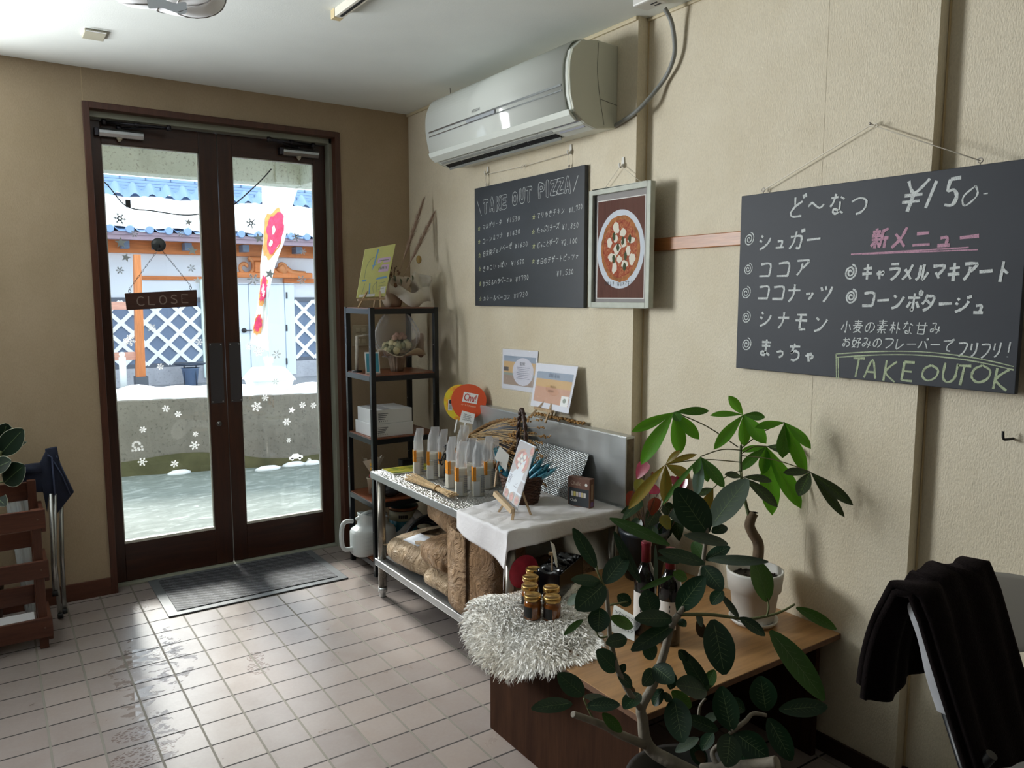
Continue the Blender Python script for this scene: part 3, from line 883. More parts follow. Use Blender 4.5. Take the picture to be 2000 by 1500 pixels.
def clothpt(i, j, off=0.0):
    t_ = j*(len(lf)-1); a = min(int(t_), len(lf)-2); q = t_-a
    L = (lf[a][0]*(1-q)+lf[a+1][0]*q, lf[a][1]*(1-q)+lf[a+1][1]*q); Rr = (rt_[a][0]*(1-q)+rt_[a+1][0]*q, rt_[a][1]*(1-q)+rt_[a+1][1]*q)
    return atd(L[0]*(1-i)+Rr[0]*i, L[1]*(1-i)+Rr[1]*i, Dp-0.01-off+0.05*math.sin(i*5+j*6)*i)
b = MB(); b.grid(lambda i, j: clothpt(i, j), 12, 40)
cl = b.build('banner_cloth', CL.m, fl, recalc=False)
PINK = mat('banner_print_red', 'E8416E', 0.7, 0, 0.25, 30); ORG = mat('banner_print_orange', 'F2A860', 0.7, 0, 0.2, 25)
def blob(ci, cj, ri, rj, off, wob, seed):
    rnd = random.Random(seed)
    pts = [clothpt(ci, cj, off)]
    n_ = 28
    for q in range(n_):
        a = 2*PI*q/n_; w_ = 1+rnd.uniform(-wob, wob)
        pts.append(clothpt(min(.98, max(.02, ci+ri*w_*math.cos(a))), cj+rj*w_*math.sin(a), off))
    return pts, [(0, 1+q, 1+(q+1) % n_) for q in range(n_)]
b = MB()
b.cur = 1
for a in ((.42, .275, .44, .115, .010, .1, 1), (.33, .60, .42, .105, .010, .15, 2), (.32, .84, .30, .075, .010, .15, 3)): b.add(*blob(*a))
b.cur = 0
for a in ((.50, .265, .36, .09, .018, .12, 4), (.36, .585, .33, .085, .018, .25, 5), (.32, .83, .24, .055, .018, .3, 6)): b.add(*blob(*a))
b.cur = 2
for a in ((.42, .245, .09, .018, .024, .2, 7), (.38, .30, .09, .018, .024, .2, 8), (.30, .585, .12, .03, .024, .4, 9), (.45, .62, .1, .02, .024, .4, 10)): b.add(*blob(*a))
b.build('printed_motif', [PINK, ORG, CL.m], cl, recalc=False)

# thin cable strung outside, with a small connector on it
dc = 4.4
pts = [atd(120, 300, dc), atd(200, 352, dc), atd(246, 402, dc), atd(300, 412, dc), atd(360, 420, dc), atd(400, 416, dc), atd(447, 376+30, dc), atd(502, 362-2, dc), atd(530, 330, dc)]
b = MB(); b.tube(smooth_path(pts, 6), 0.0035, 6)
cb = tag(b.build('overhead_cable', mat('cable_black', '20222A', 0.6)), 'thin dark cable sagging across the view outside the glass doors', 'cable')
b = MB(); p = atd(250, 397, dc); b.box(p.x-0.012, p.y-0.01, p.z-0.022, p.x+0.012, p.y+0.01, p.z+0.018); b.build('connector', MATS['cable_black'], cb)

# wooden CLOSE sign hanging from a suction hook on the left door
sw = wood('sign_brown_wood', '3A2118', '563226', 0.5, 'X', 1.0)
c0 = ony(310, 478, YD+0.017)
b = MB(); b.lathe([(0.0, 0.012), (0.018, 0.010), (0.034, 0.004), (0.036, 0.0)], 24, (c0.x, YD+0.0188, c0.z), True, Matrix.Rotation(R(90), 4, 'X'))
hk = tag(b.build('suction_hook', mat('suction_hook_grey', '4C5154', 0.3)), 'round grey suction hook stuck on the left door glass', 'hook')
b = MB(); b.tube(smooth_path([(c0.x, YD+0.008, c0.z), (c0.x, YD-0.004, c0.z-0.004), (c0.x, YD-0.008, c0.z-0.014), (c0.x, YD-0.014, c0.z-0.008)], 4), 0.003, 6); b.build('hook', DARKMETAL, hk)
s0, s1, s2, s3 = [ony(u, v, YD+0.012) for u, v in ((243, 573), (383, 566), (384, 598), (247, 606))]
sg = thing('hanging_sign', ((s0.x+s1.x)/2, YD, (s0.z+s2.z)/2), 'brown wooden sign reading CLOSE hung on chains in the left door', 'sign')
b = MB(); b.add([V3((p.x, YD-0.004, p.z)) for p in (s3, s2, s1, s0)]+[V3((p.x, YD+0.010, p.z)) for p in (s3, s2, s1, s0)], [(0, 1, 2, 3), (7, 6, 5, 4), (0, 4, 5, 1), (1, 5, 6, 2), (2, 6, 7, 3), (3, 7, 4, 0)])
b.build('sign_board', sw, sg, bevel=0.003)
e1, e2 = V3((ony(253, 562, YD).x, YD, s0.z-0.001)), V3((ony(372, 558, YD).x, YD, s1.z-0.001))
for e in (e1, e2):
    b = MB(); hkp = V3((c0.x, YD-0.006, c0.z-0.016)); tp = e+V3((0, 0.002, 0.024))
    nl = 15
    for q in range(nl):
        a, d_ = hkp.lerp(tp, q/nl), hkp.lerp(tp, (q+1.25)/nl)
        m_ = (a+d_)/2; ax = (d_-a)/2; sd = (V3((0, 1, 0)) if q % 2 else ax.cross(V3((0, 1, 0))).normalized())*0.0032
        b.tube([m_+ax*math.cos(w_*PI/4)+sd*math.sin(w_*PI/4) for w_ in range(9)], 0.0009, 5, False)
    b.build('chain', mat('chain_steel', '6A6A6C', 0.35, 0.9), sg)
    b = MB(); b.tube([e+V3((0.006*math.cos(q*PI/5), 0.002, 0.012+0.008*math.sin(q*PI/5))) for q in range(11)], 0.0016, 6, False); b.tube([e+V3((0, .002, -.01)), e+V3((0, .002, .005))], .0016, 6)
    b.build('screw_eye', MATS['chain_steel'], sg)

b = MB()
LET = {'C': '9080 6592 3085 1555 2025 4508 7508 9520', 'L': '1592 1508 8508', 'O': '5092 2075 1040 3010 6008 9030 9065 7085 5092', 'S': '8580 6092 3085 2065 5052 8040 8518 5506 1515', 'E': '9090 1592 1552 7555 1552 1508 9008'}
wd = (s1.x-s0.x)
for i, ch in enumerate('CLOSE'):
    f = .20+.155*i
    cx_, cz_ = s0.x+wd*f, (s0.z+s3.z)/2+(s1.z-s0.z)*f
    pts = [V3((cx_+(int(t_[:2])-50)/100*.042, YD-.0042, cz_+(int(t_[2:])-50)/100*.052)) for t_ in LET[ch].split()]
    n_ = len(pts)
    L_, R_ = [], []
    for k in range(n_):
        t_ = (pts[min(k+1, n_-1)]-pts[max(k-1, 0)]).normalized(); sd_ = t_.cross(V3((0, -1, 0)))*.0030
        L_.append(pts[k]-sd_); R_.append(pts[k]+sd_)
    b.add(L_+R_, [(k, k+1, n_+k+1, n_+k) for k in range(n_-1)], False)
b.build('carved_lettering', mat('carved_letter_pale', '8A7A70', .7), sg, recalc=False)
# ================================================================ chalk lettering
GL = {
'シ':'1585 3075;0860 2550;1510 5025 7545 8870','ュ':'2055 6555 6010;0810 9010','カ':'1065 8065 7815 6508 5515;4590 4060 3030 1008','ー':'0848 9252',
'コ':'1080 8580 8515;0815 8815','ア':'1082 9082 7560 5545;5068 4535 2008','ナ':'0862 9262;5092 5050 4025 2005','ッ':'2055 2840;4558 5042;8058 7030 4505',
'ツ':'1578 2560;4382 5065;8580 7045 4008','モ':'1585 8585;0855 9255;4585 4515 5508 8810','ン':'1580 3568;1212 4522 7045 8872',
'ま':'1580 8580;1860 8260;5095 5020 3508 1815 2528 5522 8508','っ':'1545 5555 8045 7520 4508','ち':'1078 8580;4595 3050 2542 5055 8045 8020 5505 3008',
'ゃ':'1040 5052 8042 7530 6025;5565 6055;3060 5005','や':'0850 5068 8855 8538 6532;5590 6575;3085 5505','と':'3590 4055;8070 4050 2025 3510 8510',
'～':'0545 2560 5045 7535 9550','な':'1078 5080;3595 2558 1040;6580 8868;6560 6518 4508 3018 4028 9008','つ':'0865 4578 8568 9040 7018 4010',
'メ':'7888 5545 1510;2565 5042 8012','ニ':'2070 8070;0820 9220','キ':'1565 8570;1038 9042;4592 5508','ャ':'1040 8555 6530;3565 5005',
'ラ':'2085 8085;1060 8860 7530 3505','ル':'3080 3045 2520 0808;5585 5512 7525 9245','マ':'1075 9075 6540 5030;3545 6515','ト':'4092 4005;4060 8040',
'ホ':'0870 9270;5092 5008 4015;3050 1020;7050 9020','タ':'3592 2560 0840;3080 8080 6530 2005;3560 6540','の':'5075 4530 2515 1035 3070 6578 8860 8530 5508',
'み':'1580 5080 3530 1515 1035 4540 9025;8060 7525 6005','お':'1070 6572;3592 3520 2012 1530 5555 8545 8520 5508;7082 9068','フ':'1080 9080 7535 3005',
'レ':'2090 2010 5525 9055','ハ':'3575 2540 0515;6075 8045 9515','て':'0880 9085 5555 4530 5510 8008','リ':'2585 2545;7590 7545 6020 4005',
'り':'3085 2545 3040;6590 7555 7025 4505','！':'5095 5035;5012 5008','い':'1580 2030 3515 4525;7570 8550 8835','は':'1590 1010;4068 9070;6590 6515 5008 4518 5525 9010',
'き':'1575 8580;1055 8560;4095 7040;2530 3010 7508','こ':'2078 7578;1530 3015 8515','サ':'0865 9265;3090 3035;7092 7045 4005','ミ':'2088 8075;2060 8048;1525 8808',
'ヘ':'0535 3570 9520','ョ':'2060 8060 8008;2035 8035;1508 8008','ケ':'3092 2060 0835;2570 9270;6570 5530 3005','ェ':'2060 8060;5060 5012;1010 9010','ノ':'8090 5535 1008',
'セ':'0855 9068 7045;3592 3520 4508 8808','チ':'7590 2080;0852 9252;5085 5040 3005','た':'0872 5575;3595 0808;5550 9052;5525 6510 9008',
'ふ':'4090 6080;4568 6045 5515 3520;2040 0815;8048 9520','ス':'1580 8080 5035 1005;5545 9008','テ':'2085 8085;0858 9258;5058 4525 2005','ヒ':'8080 2055;2090 2010 9010',
'ァ':'1065 8565 6545;4555 2508','し':'3090 3020 5008 8530','ク':'3592 2560 0845;3078 8580 6530 2505','よ':'5095 5020 3008 1818 4022 8508;5065 8068','そ':'2588 7588 2560 8862 5045 4515 7505','す':'0872 9275;5595 5525 4015 3530 5538 6020 3503',
'新':'2595 3088;0880 5080;1578 2065;4078 3565;0562 5562;0845 5545;3062 3005;2840 0815;3240 5020;8892 6080;6282 6040 5008;6250 9550;8050 8005',
'小':'5092 5008 3815;2565 0825;7565 9525','麦':'1585 8585;2070 8070;0555 9555;5095 5055;4555 1525;3540 7540 5015 1503;4028 9003',
'素':'1588 8588;2075 8075;0560 9560;5098 5060;4555 2540 6045;6555 2525;1025 8530;5030 5003;3018 2005;7018 8505','朴':'0568 5068;2892 2805;2865 0525;3055 5035;7092 7005;7050 9535',
'甘':'0570 9570;2590 2508;7590 7508;2510 7510;2540 7540','好':'2590 1040 4508;0560 5065 3525 0805;5080 9085 7060;7560 7510 6012;5048 9550',
'自':'4598 3585;2082 2005;2082 8082 8005;2058 8058;2032 8032;2005 8005','家':'5098 5088;0570 0880 9280 9570;2568 7568;4560 1540;4055 6025 5005;5045 1520;5530 1505;8055 6040;6045 9510',
'製':'1090 5090;0575 5575;3098 3055;1570 1555;6590 6565;8595 8560 7862;0548 9548;5055 5048;4545 1020;3530 3005 5512;8042 6530;5040 9505',
'本':'0568 9568;5095 5003;4565 0525;5565 9525;3020 7020','日':'2088 2008;2088 8088 8008;2050 8050;2008 8008','実':'5098 5088;0570 0880 9280 9570;2068 8068;2552 7552;0538 9538;5075 5038 1505;5538 9005','寸':'0570 9570;6595 6505 5012;2550 3535','大':'0562 9562;5095 4540 0505;5260 9505',
'1':'5090 4808','2':'2075 4590 7575 6545 2008 8510','3':'2580 5090 7575 4552 7535 6010 2515','5':'3588 3055 6055 8035 6510 2512;3588 8590','6':'7090 3555 2525 5008 7525 6545 3040','7':'1570 1588 8588 5508','8':'7080 5090 3075 7035 5008 2530 7570 7080','0':'5090 2560 2535 5008 7535 7560 5090',',':'5015 4000',
'￥':'1590 5055 8590;5055 5005;2050 8050;2032 8032','&':'8510 3570 4590 6075 2030 3508 6510 8540','-':'1550 8552',
'T':'0890 9292;5090 4505','A':'0505 5095 9205;2535 7535','K':'1595 1505;8592 2045 9203','E':'1592 1508;1592 8592;1550 7550;1508 8808','O':'5092 1570 1030 4508 8530 9070 5092','U':'1092 1030 4508 8530 9092',
'☆':'5095 6262 9562 6842 8208 5028 1808 3242 0562 3862 5095'}
sp = []
for q in range(26):
    a = q*0.56; r_ = 6+q*1.62
    sp.append((50+r_*math.cos(a), 50+r_*math.sin(a)))
GL['@'] = sp
COMB = {'ガ': 'カ゛', 'ど': 'と゛', 'ジ': 'シ゛', 'ゲ': 'ケ゛', 'ベ': 'ヘ゛', 'ゼ': 'セ゛', 'ズ': 'ス゛', 'デ': 'テ゛', 'ザ': 'サ゛', 'じ': 'し゛', 'で': 'て゛', 'バ': 'ハ゛', 'ポ': 'ホ゜', 'ペ': 'ヘ゜', 'ぱ': 'は゜', 'ぷ': 'ふ゜', 'ピ': 'ヒ゜'}
def strokes(ch):
    if ch in COMB:
        base, mk = COMB[ch]
        s = strokes(base)
        if mk == '゛': return s + [[(80, 98), (86, 82)], [(92, 102), (98, 86)]]
        return s + [[(92+8*math.cos(k*PI/4), 94+9*math.sin(k*PI/4)) for k in range(9)]]
    g = GL[ch]
    if isinstance(g, list): return [g]
    return [[(int(p[:2]), int(p[2:])) for p in st.split()] for st in g.split(';')]
def ribbon(mb, pts, w, nrm, jit=0.0):
    pts = smooth_path(pts, 4) if len(pts) > 2 else [V3(p) for p in pts]
    nrm = V3(nrm)
    mb.nrib = (getattr(mb, 'nrib', 0)+1) % 12
    pts = [p+nrm*(mb.nrib*0.00005) for p in pts]
    L, Rr = [], []
    for i, p in enumerate(pts):
        t = pts[min(i+1, len(pts)-1)] - pts[max(i-1, 0)]
        if t.length < 1e-9: t = V3((0, 0, 1))
        s = t.normalized().cross(nrm)*w*0.5*(1+random.uniform(-jit, jit))
        L.append(p-s); Rr.append(p+s)
    n = len(pts)
    mb.add(L+Rr, [(i, i+1, n+i+1, n+i) for i in range(n-1)], False)
def chalk_line(mb, chars, a, b, h, w, pl, x, wr=0.85, shear=0.12, jit=0.25):
    """handwriting from pixel centre a to pixel centre b on the plane of a board; pl maps zoomed pixels to the photo"""
    n = len(chars)
    P0, P1 = onx(*pl(*a), x), onx(*pl(*b), x)
    adv = (P1-P0).length/max(1, n-1)
    for i, ch in enumerate(chars):
        if ch == ' ': continue
        c = P0.lerp(P1, i/max(1, n-1)) + V3((0, random.uniform(-.02, .02)*h, random.uniform(-.04, .04)*h))
        hh = h*random.uniform(0.92, 1.06); ww = min(hh*wr, adv*0.92) if n > 1 else hh*wr
        k = 0.72 if ch in 'っャュョァェゃッ' else 1.0
        for st in strokes(ch):
            pts = []
            for gx, gy in st:
                lx, ly = (gx-50)/100*ww*k, ((gy-50)/100)*hh*k - (1-k)*hh*0.2
                lx += ly*shear
                pts.append(V3((x, c.y-lx, c.z+ly)))
            ribbon(mb, pts, w, (-1, 0, 0), jit)
def chalk_mat(name, color, board, lo=0.40, hi=0.62):
    t = NT(name)
    n = t.noise(420, 2, 0.7); n2 = t.noise(60, 2)
    f = t.ramp(t.math('ADD', t.math('MULTIPLY', n.outputs[0], 0.7), t.math('MULTIPLY', n2.outputs[0], 0.3)), [(lo-0.1, (0.35, 0.35, 0.35)), (hi-0.06, (1, 1, 1))])
    t.l(t.mix(f, (*lin(board), 1), (*lin(color), 1)), t.b.inputs['Base Color'])
    t.b.inputs['Roughness'].default_value = 0.9
    return t.m
CH_W = chalk_mat('chalk_white', 'D8DDDC', '2A3038'); CH_P = chalk_mat('chalk_pink', 'C79AAE', '2A3038'); CH_G = chalk_mat('chalk_green', 'B6C3A0', '2A3038'); CH_Y = chalk_mat('chalk_yellow', 'C8CC96', '2A3038')
def board_mat(name, c, rough):
    t = NT(name)
    n = t.noise(2.5, 5, 0.6, t.mapping((1, 1, 1.6)), 0.6)
    t.l(t.ramp(n.outputs[0], [(0.35, lin(c)), (0.8, tuple(x*1.25+0.004 for x in lin(c)))]), t.b.inputs['Base Color'])
    t.b.inputs['Roughness'].default_value = rough
    return t.m
SLATE = board_mat('chalkboard_face', '1F242D', 0.6)
SLATE1 = board_mat('chalkboard_face_sheen', '2A2E34', 0.36)
BLACKE = mat('board_edge_black', '0E0F12', 0.5)
CORD = mat('white_cord', 'DDD6C6', 0.7)
CLEARP = mat('hook_clear_white', 'E4E2DC', 0.25, 0, 0, 8, 0, 60)
STEEL = mat('screw_eye_steel', '8A8580', 0.35, 0.9)

def screw_eye(p, parent, r=0.006):
    b = MB(); b.tube([p+V3((0, r*math.cos(k*PI/6), r+0.006+r*math.sin(k*PI/6))) for k in range(13)], 0.0014, 6, False); b.tube([p-V3((0, 0, 0.004)), p+V3((0, 0, 0.006))], 0.0014, 6)
    return b.build('screw_eye', STEEL, parent)
# ---- chalkboard with the doughnut prices
X2 = XR-0.026
b2 = lambda x, y: (1300+x/2.5, 200+y/2.5)
tl, tr = onx(1438, 383, X2), onx(1996, 306, X2); bl, br = onx(1430, 720, X2), onx(1980, 772, X2)
bd = thing('chalkboard', (X2, (tl.y+tr.y)/2, bl.z), 'large dark chalkboard with the doughnut menu and TAKEOUT OK, hung from one nail', 'chalkboard')
b = MB(); ya, yb_, za, zb_ = -1.992, -2.898, 1.262, 1.863
b.box(X2, yb_, za, X2+0.019, ya, zb_); b.build('panel', [SLATE], bd, bevel=0.0015)
XT = X2-0.0006
b = MB()
W2 = 0.0072
CHM = [CH_W]
def b_(ch, a, c, h, w=W2, **k):
    b = MB(); chalk_line(b, ch, a, c, h, w, b2, XT, **k); b.build('chalk_line', CHM[0], bd, recalc=False)
b_('ど～なつ', (640, 508), (945, 495), .074, .0065)
b_('￥', (1208, 450), (1208, 450), .105, .009, shear=0.35); b_('1', (1300, 448), (1300, 448), .085, .010, shear=0.35); b_('5', (1398, 442), (1398, 442), .085, .009, wr=.6); b_('0', (1490, 455), (1490, 455), .06, .0045, wr=1.0, shear=.5); b_('-', (1562, 446), (1562, 446), .02, .003)
for y in (668, 812, 930, 1048, 1180): pass
for p in ((408, 668), (403, 812), (392, 930), (393, 1048), (393, 1180)): b_('@', p, p, .048, .0035, wr=.9)
b_('シュガー', (485, 685), (722, 668), .066)
b_('ココア', (487, 818), (668, 806), .06)
b_('ココナッツ', (480, 925), (785, 930), .064)
b_('シナモン', (487, 1055), (757, 1080), .062)
b_('まっちゃ', (490, 1200), (705, 1228), .066)
for p in ((903, 828), (905, 950)): b_('@', p, p, .052, .0055, wr=.85)
b_('キャラメルマキアート', (985, 828), (1650, 824), .058, .0078)
b_('コーンポタージュ', (992, 962), (1535, 995), .054, .0075)
b_('小麦の素朴な甘み', (882, 1093), (1318, 1102), .040, .0032)
b_('お好みのフレーバーで', (882, 1168), (1378, 1186), .036, .0032); b_('フリフリ！', (1448, 1203), (1676, 1212), .046, .0042)
CHM[0] = CH_P
b = MB()
b_('新メニュー', (1045, 660), (1482, 655), .068, .0085, wr=.95)
for a, c in (((905, 742), (1480, 708)), ((960, 741), (1525, 719))): ribbon(b, [onx(*b2(*a), XT), onx(*b2(*c), XT)], .004, (-1, 0, 0))
b.build('chalk_underline', CH_P, bd, recalc=False)
CHM[0] = CH_G
b = MB()
for ch, x, y in (('T', 938, 1290), ('A', 1003, 1302), ('K', 1095, 1308), ('E', 1185, 1312), ('O', 1292, 1320), ('U', 1388, 1322), ('T', 1452, 1335), ('O', 1540, 1328), ('K', 1640, 1348)):
    b_(ch, (x, y), (x, y), .066 if ch != 'O' else .054, .0062, wr=.66 if ch != 'O' else .95)
for off in (0, 14):
    ribbon(b, [onx(*b2(835+off*.7, 1352), XT), onx(*b2(832+off*.7, 1228+off), XT)], .0035, (-1, 0, 0))
    ribbon(b, [onx(*b2(x, y+off*1.2), XT) for x, y in ((832, 1228), (1050, 1216), (1250, 1218), (1450, 1238), (1600, 1266), (1700, 1290))], .0035, (-1, 0, 0), .3)
b.build('chalk_frame', CH_G, bd, recalc=False)
e0, e1 = V3((X2+0.010, onx(1487, 378, X2).y, zb_)), V3((X2+0.010, onx(1911, 316, X2).y, zb_))
for e in (e0, e1): screw_eye(e, bd, 0.0065)
nl = onx(1708, 246, XR); na = V3((XR-0.022, nl.y, nl.z))
b = MB(); b.tube([e0+V3((0, 0, .012)), na+V3((0.004, .006, -0.002)), na+V3((.004, -.006, -.002)), e1+V3((0, 0, .012))], 0.0017, 6)
b.tube(smooth_path([na+V3((.002, -.012, -.005)), na+V3((-.006, -.02, 0)), na+V3((-.004, -.026, -.006)), na+V3((-.002, -.018, -.01))], 4), .0016, 6)
b.build('hanging_cord', CORD, bd)
b = MB(); b.tube([(XR+0.01, nl.y, nl.z+0.001), (XR-0.024, nl.y, nl.z+0.004)], 0.0014, 6); b.lathe([(0, .0015), (.004, .0008), (.004, -.001), (0, -.001)], 10, (XR-.024, nl.y, nl.z+.004), True, Matrix.Rotation(R(-90), 4, 'Y'))
tag(b.build('nail', STEEL), 'steel nail in the wall carrying the doughnut chalkboard cord', 'nail')

# ---- chalkboard with the pizza prices
X1 = XW-0.022
b1 = lambda x, y: (900+x/4.6875, 300+y/4.6875)
bd1 = thing('chalkboard', (X1, -0.72, 1.467), 'dark chalkboard headed TAKE OUT PIZZA, hung under the air conditioner', 'chalkboard')
ya, yb_, za, zb_ = -0.300, -1.200, 1.466, 2.074
b = MB(); b.box(X1, yb_, za, X1+0.019, ya, zb_); b.build('panel', [SLATE1], bd1, bevel=0.0015)
XT1 = X1-0.0006
b = MB()
CHM = [CH_W, 'chalk_line']
def c_(ch, a, c, h=.030, w=.0023, **k):
    b = MB(); chalk_line(b, ch, a, c, h, w, b1, XT1, wr=.8, **k); b.build(CHM[1], CHM[0], bd1, recalc=False)
OUT = {'T': [(0, 100), (100, 100), (100, 74), (66, 74), (66, 0), (34, 0), (34, 74), (0, 74), (0, 100)], 'A': [(0, 0), (34, 100), (66, 100), (100, 0), (72, 0), (66, 20), (34, 20), (28, 0), (0, 0)], 'a': [(42, 40), (50, 75), (58, 40), (42, 40)],
       'K': [(0, 100), (28, 100), (28, 62), (65, 100), (100, 100), (52, 54), (100, 0), (66, 0), (28, 42), (28, 0), (0, 0), (0, 100)], 'E': [(0, 100), (95, 100), (95, 78), (30, 78), (30, 60), (82, 60), (82, 40), (30, 40), (30, 22), (95, 22), (95, 0), (0, 0), (0, 100)],
       'O': [(50, 100), (10, 85), (0, 50), (10, 15), (50, 0), (90, 15), (100, 50), (90, 85), (50, 100)], 'o': [(50, 75), (30, 62), (30, 38), (50, 25), (70, 38), (70, 62), (50, 75)], 'U': [(0, 100), (0, 30), (25, 0), (75, 0), (100, 30), (100, 100), (70, 100), (70, 38), (50, 24), (30, 38), (30, 100), (0, 100)],
       'P': [(0, 0), (0, 100), (70, 100), (100, 85), (100, 58), (70, 42), (30, 42), (30, 0), (0, 0)], 'p': [(30, 80), (62, 80), (70, 70), (62, 60), (30, 60), (30, 80)], 'I': [(30, 0), (30, 100), (70, 100), (70, 0), (30, 0)],
       'Z': [(0, 100), (100, 100), (100, 78), (40, 24), (100, 24), (100, 0), (0, 0), (0, 24), (60, 78), (0, 78), (0, 100)]}
for ch, x, y in (('T', 226, 482), ('A', 285, 468), ('K', 346, 455), ('E', 397, 440), ('O', 495, 412), ('U', 562, 388), ('T', 622, 370), ('P', 738, 340), ('I', 792, 325), ('Z', 850, 312), ('Z', 912, 295), ('A', 978, 288)):
    c = onx(*b1(x, y), XT1)
    w_, h_ = .044, .066
    for key in (ch, {'A': 'a', 'O': 'o', 'P': 'p'}.get(ch)):
        if key: ribbon(b, [V3((XT1, c.y-(px/100-.5)*w_, c.z+(py/100-.5)*h_)) for px, py in OUT[key]] if key in 'Oo' else [q for s_ in zip([V3((XT1, c.y-(px/100-.5)*w_, c.z+(py/100-.5)*h_)) for px, py in OUT[key]]) for q in s_], .0021, (-1, 0, 0), .3)
for a, c in (((150, 435), (190, 570)), ((1075, 200), (1030, 350))): ribbon(b, [onx(*b1(*a), XT1), onx(*b1(*c), XT1)], .003, (-1, 0, 0))
rows = [('マルゲリータ', (212, 672), (362, 628), '￥1530', (430, 612), (532, 590)), ('コーン&ツナ', (212, 800), (372, 745), '￥1630', (432, 738), (534, 712)), ('自家製ジェノベーゼ', (215, 920), (455, 845), '￥1630', (505, 846), (602, 825)),
        ('きのこいっぱい', (215, 1055), (412, 1010), '￥1630', (472, 1005), (572, 985)), ('サラミ&ハラペーニョ', (212, 1190), (458, 1150), '￥1730', (512, 1150), (612, 1130)), ('カレー&ベーコン', (218, 1325), (438, 1310), '￥1730', (495, 1305), (602, 1285)),
        ('てりやきチキン', (712, 568), (935, 520), '￥1,730', (1000, 518), (1105, 482)), ('たっぷりチーズ', (712, 702), (888, 662), '￥1,850', (938, 672), (1068, 655)), ('じゃことポーク', (712, 842), (882, 795), '￥2,100', (930, 815), (1058, 795)), ('本日のデザートピッツァ', (708, 988), (1066, 935), '￥1,530', (888, 1098), (1022, 1078))]
for r_ in rows:
    c_(r_[0], r_[1], r_[2]); c_(r_[3], r_[4], r_[5], .028)
b.build('chalk_title', CH_W, bd1, recalc=False)
CHM[:] = [CH_Y, 'chalk_star']
for p in ((168, 685), (168, 808), (172, 930), (172, 1057), (178, 1192), (180, 1330), (668, 578), (665, 715), (668, 845), (665, 985)): c_('☆', p, p, .026)
h0, h1 = onx(954, 338, XW), onx(1116, 297, XW)
for h in (h0, h1): screw_eye(V3((X1+0.010, h.y, zb_)), bd1, .005)
b = MB()
t0, t1 = V3((XW-0.014, h0.y, 2.135)), V3((XW-0.014, h1.y, 2.139))
b.tube(smooth_path([V3((X1+.01, h0.y, zb_+.010)), V3((XW-.016, h0.y+.008, 2.10)), t0], 3), .0014, 6)
b.tube(smooth_path([V3((X1+.01, h0.y+.002, zb_+.010)), V3((XW-.016, h0.y-.008, 2.10)), t0], 3), .0014, 6)
b.tube([t0, (t0+t1)/2+V3((0, 0, -.006)), t1], .0015, 6); b.tube(smooth_path([V3((X1+.01, h1.y, zb_+.010)), V3((XW-.016, h1.y-.003, 2.10)), t1], 3), .0014, 6)
mid = (t0+t1)/2+V3((-.002, 0, -.006)); b.tube(smooth_path([mid, mid+V3((-.003, .012, .008)), mid+V3((-.003, .02, -.012)), mid+V3((-.003, .004, -.003)), mid+V3((-.003, -.016, .006)), mid+V3((-.003, -.02, -.014))], 3), .0013, 5)
b.build('hanging_cord', CORD, bd1)
def wall_hook(p, label):
    b = MB(); b.prism([(-.006, -.022), (.006, -.022), (.008, .0), (.006, .020), (-.006, .020), (-.008, 0)], .005, (XW-.005, p.y, p.z), (0, 1, 0), (0, 0, 1), (1, 0, 0))
    b.tube(smooth_path([(XW-.004, p.y, p.z-.008), (XW-.016, p.y, p.z-.022), (XW-.022, p.y, p.z-.014), (XW-.021, p.y, p.z-.006)], 4), .004, 8)
    return tag(b.build('wall_hook', CLEARP, bevel=.001), label, 'hook')
wall_hook(V3((XW, h0.y, 2.155)), 'small white wall hook at the left end of the pizza chalkboard cord')
wall_hook(V3((XW, h1.y, 2.158)), 'small white wall hook at the right end of the pizza chalkboard cord')
ph = onx(1218, 318, XW)
wall_hook(V3((XW, ph.y, ph.z+.002)), 'small white wall hook carrying the framed pizza picture')

# ---- framed pizza picture
XP = XW-0.030
pc_ = [onx(u, v, XP) for u, v in ((1150, 372), (1272, 353), (1266, 602), (1148, 600))]
py0, py1, pz0, pz1 = (pc_[0].y+pc_[3].y)/2, (pc_[1].y+pc_[2].y)/2, (pc_[2].z+pc_[3].z)/2, (pc_[0].z+pc_[1].z)/2
pf = thing('picture_frame', (XP, (py0+py1)/2, pz0), 'pale grey wood framed pizza photograph hanging on a cord', 'picture')
FRM = mat('frame_pale_grey_wood', 'B4B8AC', 0.55, 0, 0.12, 18)
fw = 0.022
b = MB(); b.box(XP, py1, pz0, XP+.026, py1+fw, pz1); b.box(XP, py0-fw, pz0, XP+.026, py0, pz1); b.box(XP, py1+fw, pz0, XP+.026, py0-fw, pz0+fw); b.box(XP, py1+fw, pz1-fw, XP+.026, py0-fw, pz1)
b.build('frame', FRM, pf, bevel=.002)
b = MB(); b.box(XP+.018, py1+fw, pz0+fw, XP+.021, py0-fw, pz1-fw); mt = b.build('mount', mat('mount_grey', 'A29E9C', 0.8), pf)
iy0, iy1, iz0, iz1 = py0-.040, py1+.048, pz0+.040, pz1-.050
def pq(m, y0, y1, z0, z1, x, name, par):
    b = MB(); b.quad((x, y0, z0), (x, y1, z0), (x, y1, z1), (x, y0, z1)); return b.build(name, m, par, recalc=False)
pq(mat('print_white_border', 'F0EFEA', 0.7), iy0+.004, iy1-.004, iz0-.004, iz1+.004, XP+.0178, 'print_border', mt)
pq(wood('print_brown_table', '5C352A', '704438', 0.8, 'Z', 1.6), iy0, iy1, iz0, iz1, XP+.0176, 'print_background', mt)
cy, cz = (iy0+iy1)/2, (iz0+iz1)/2+.004
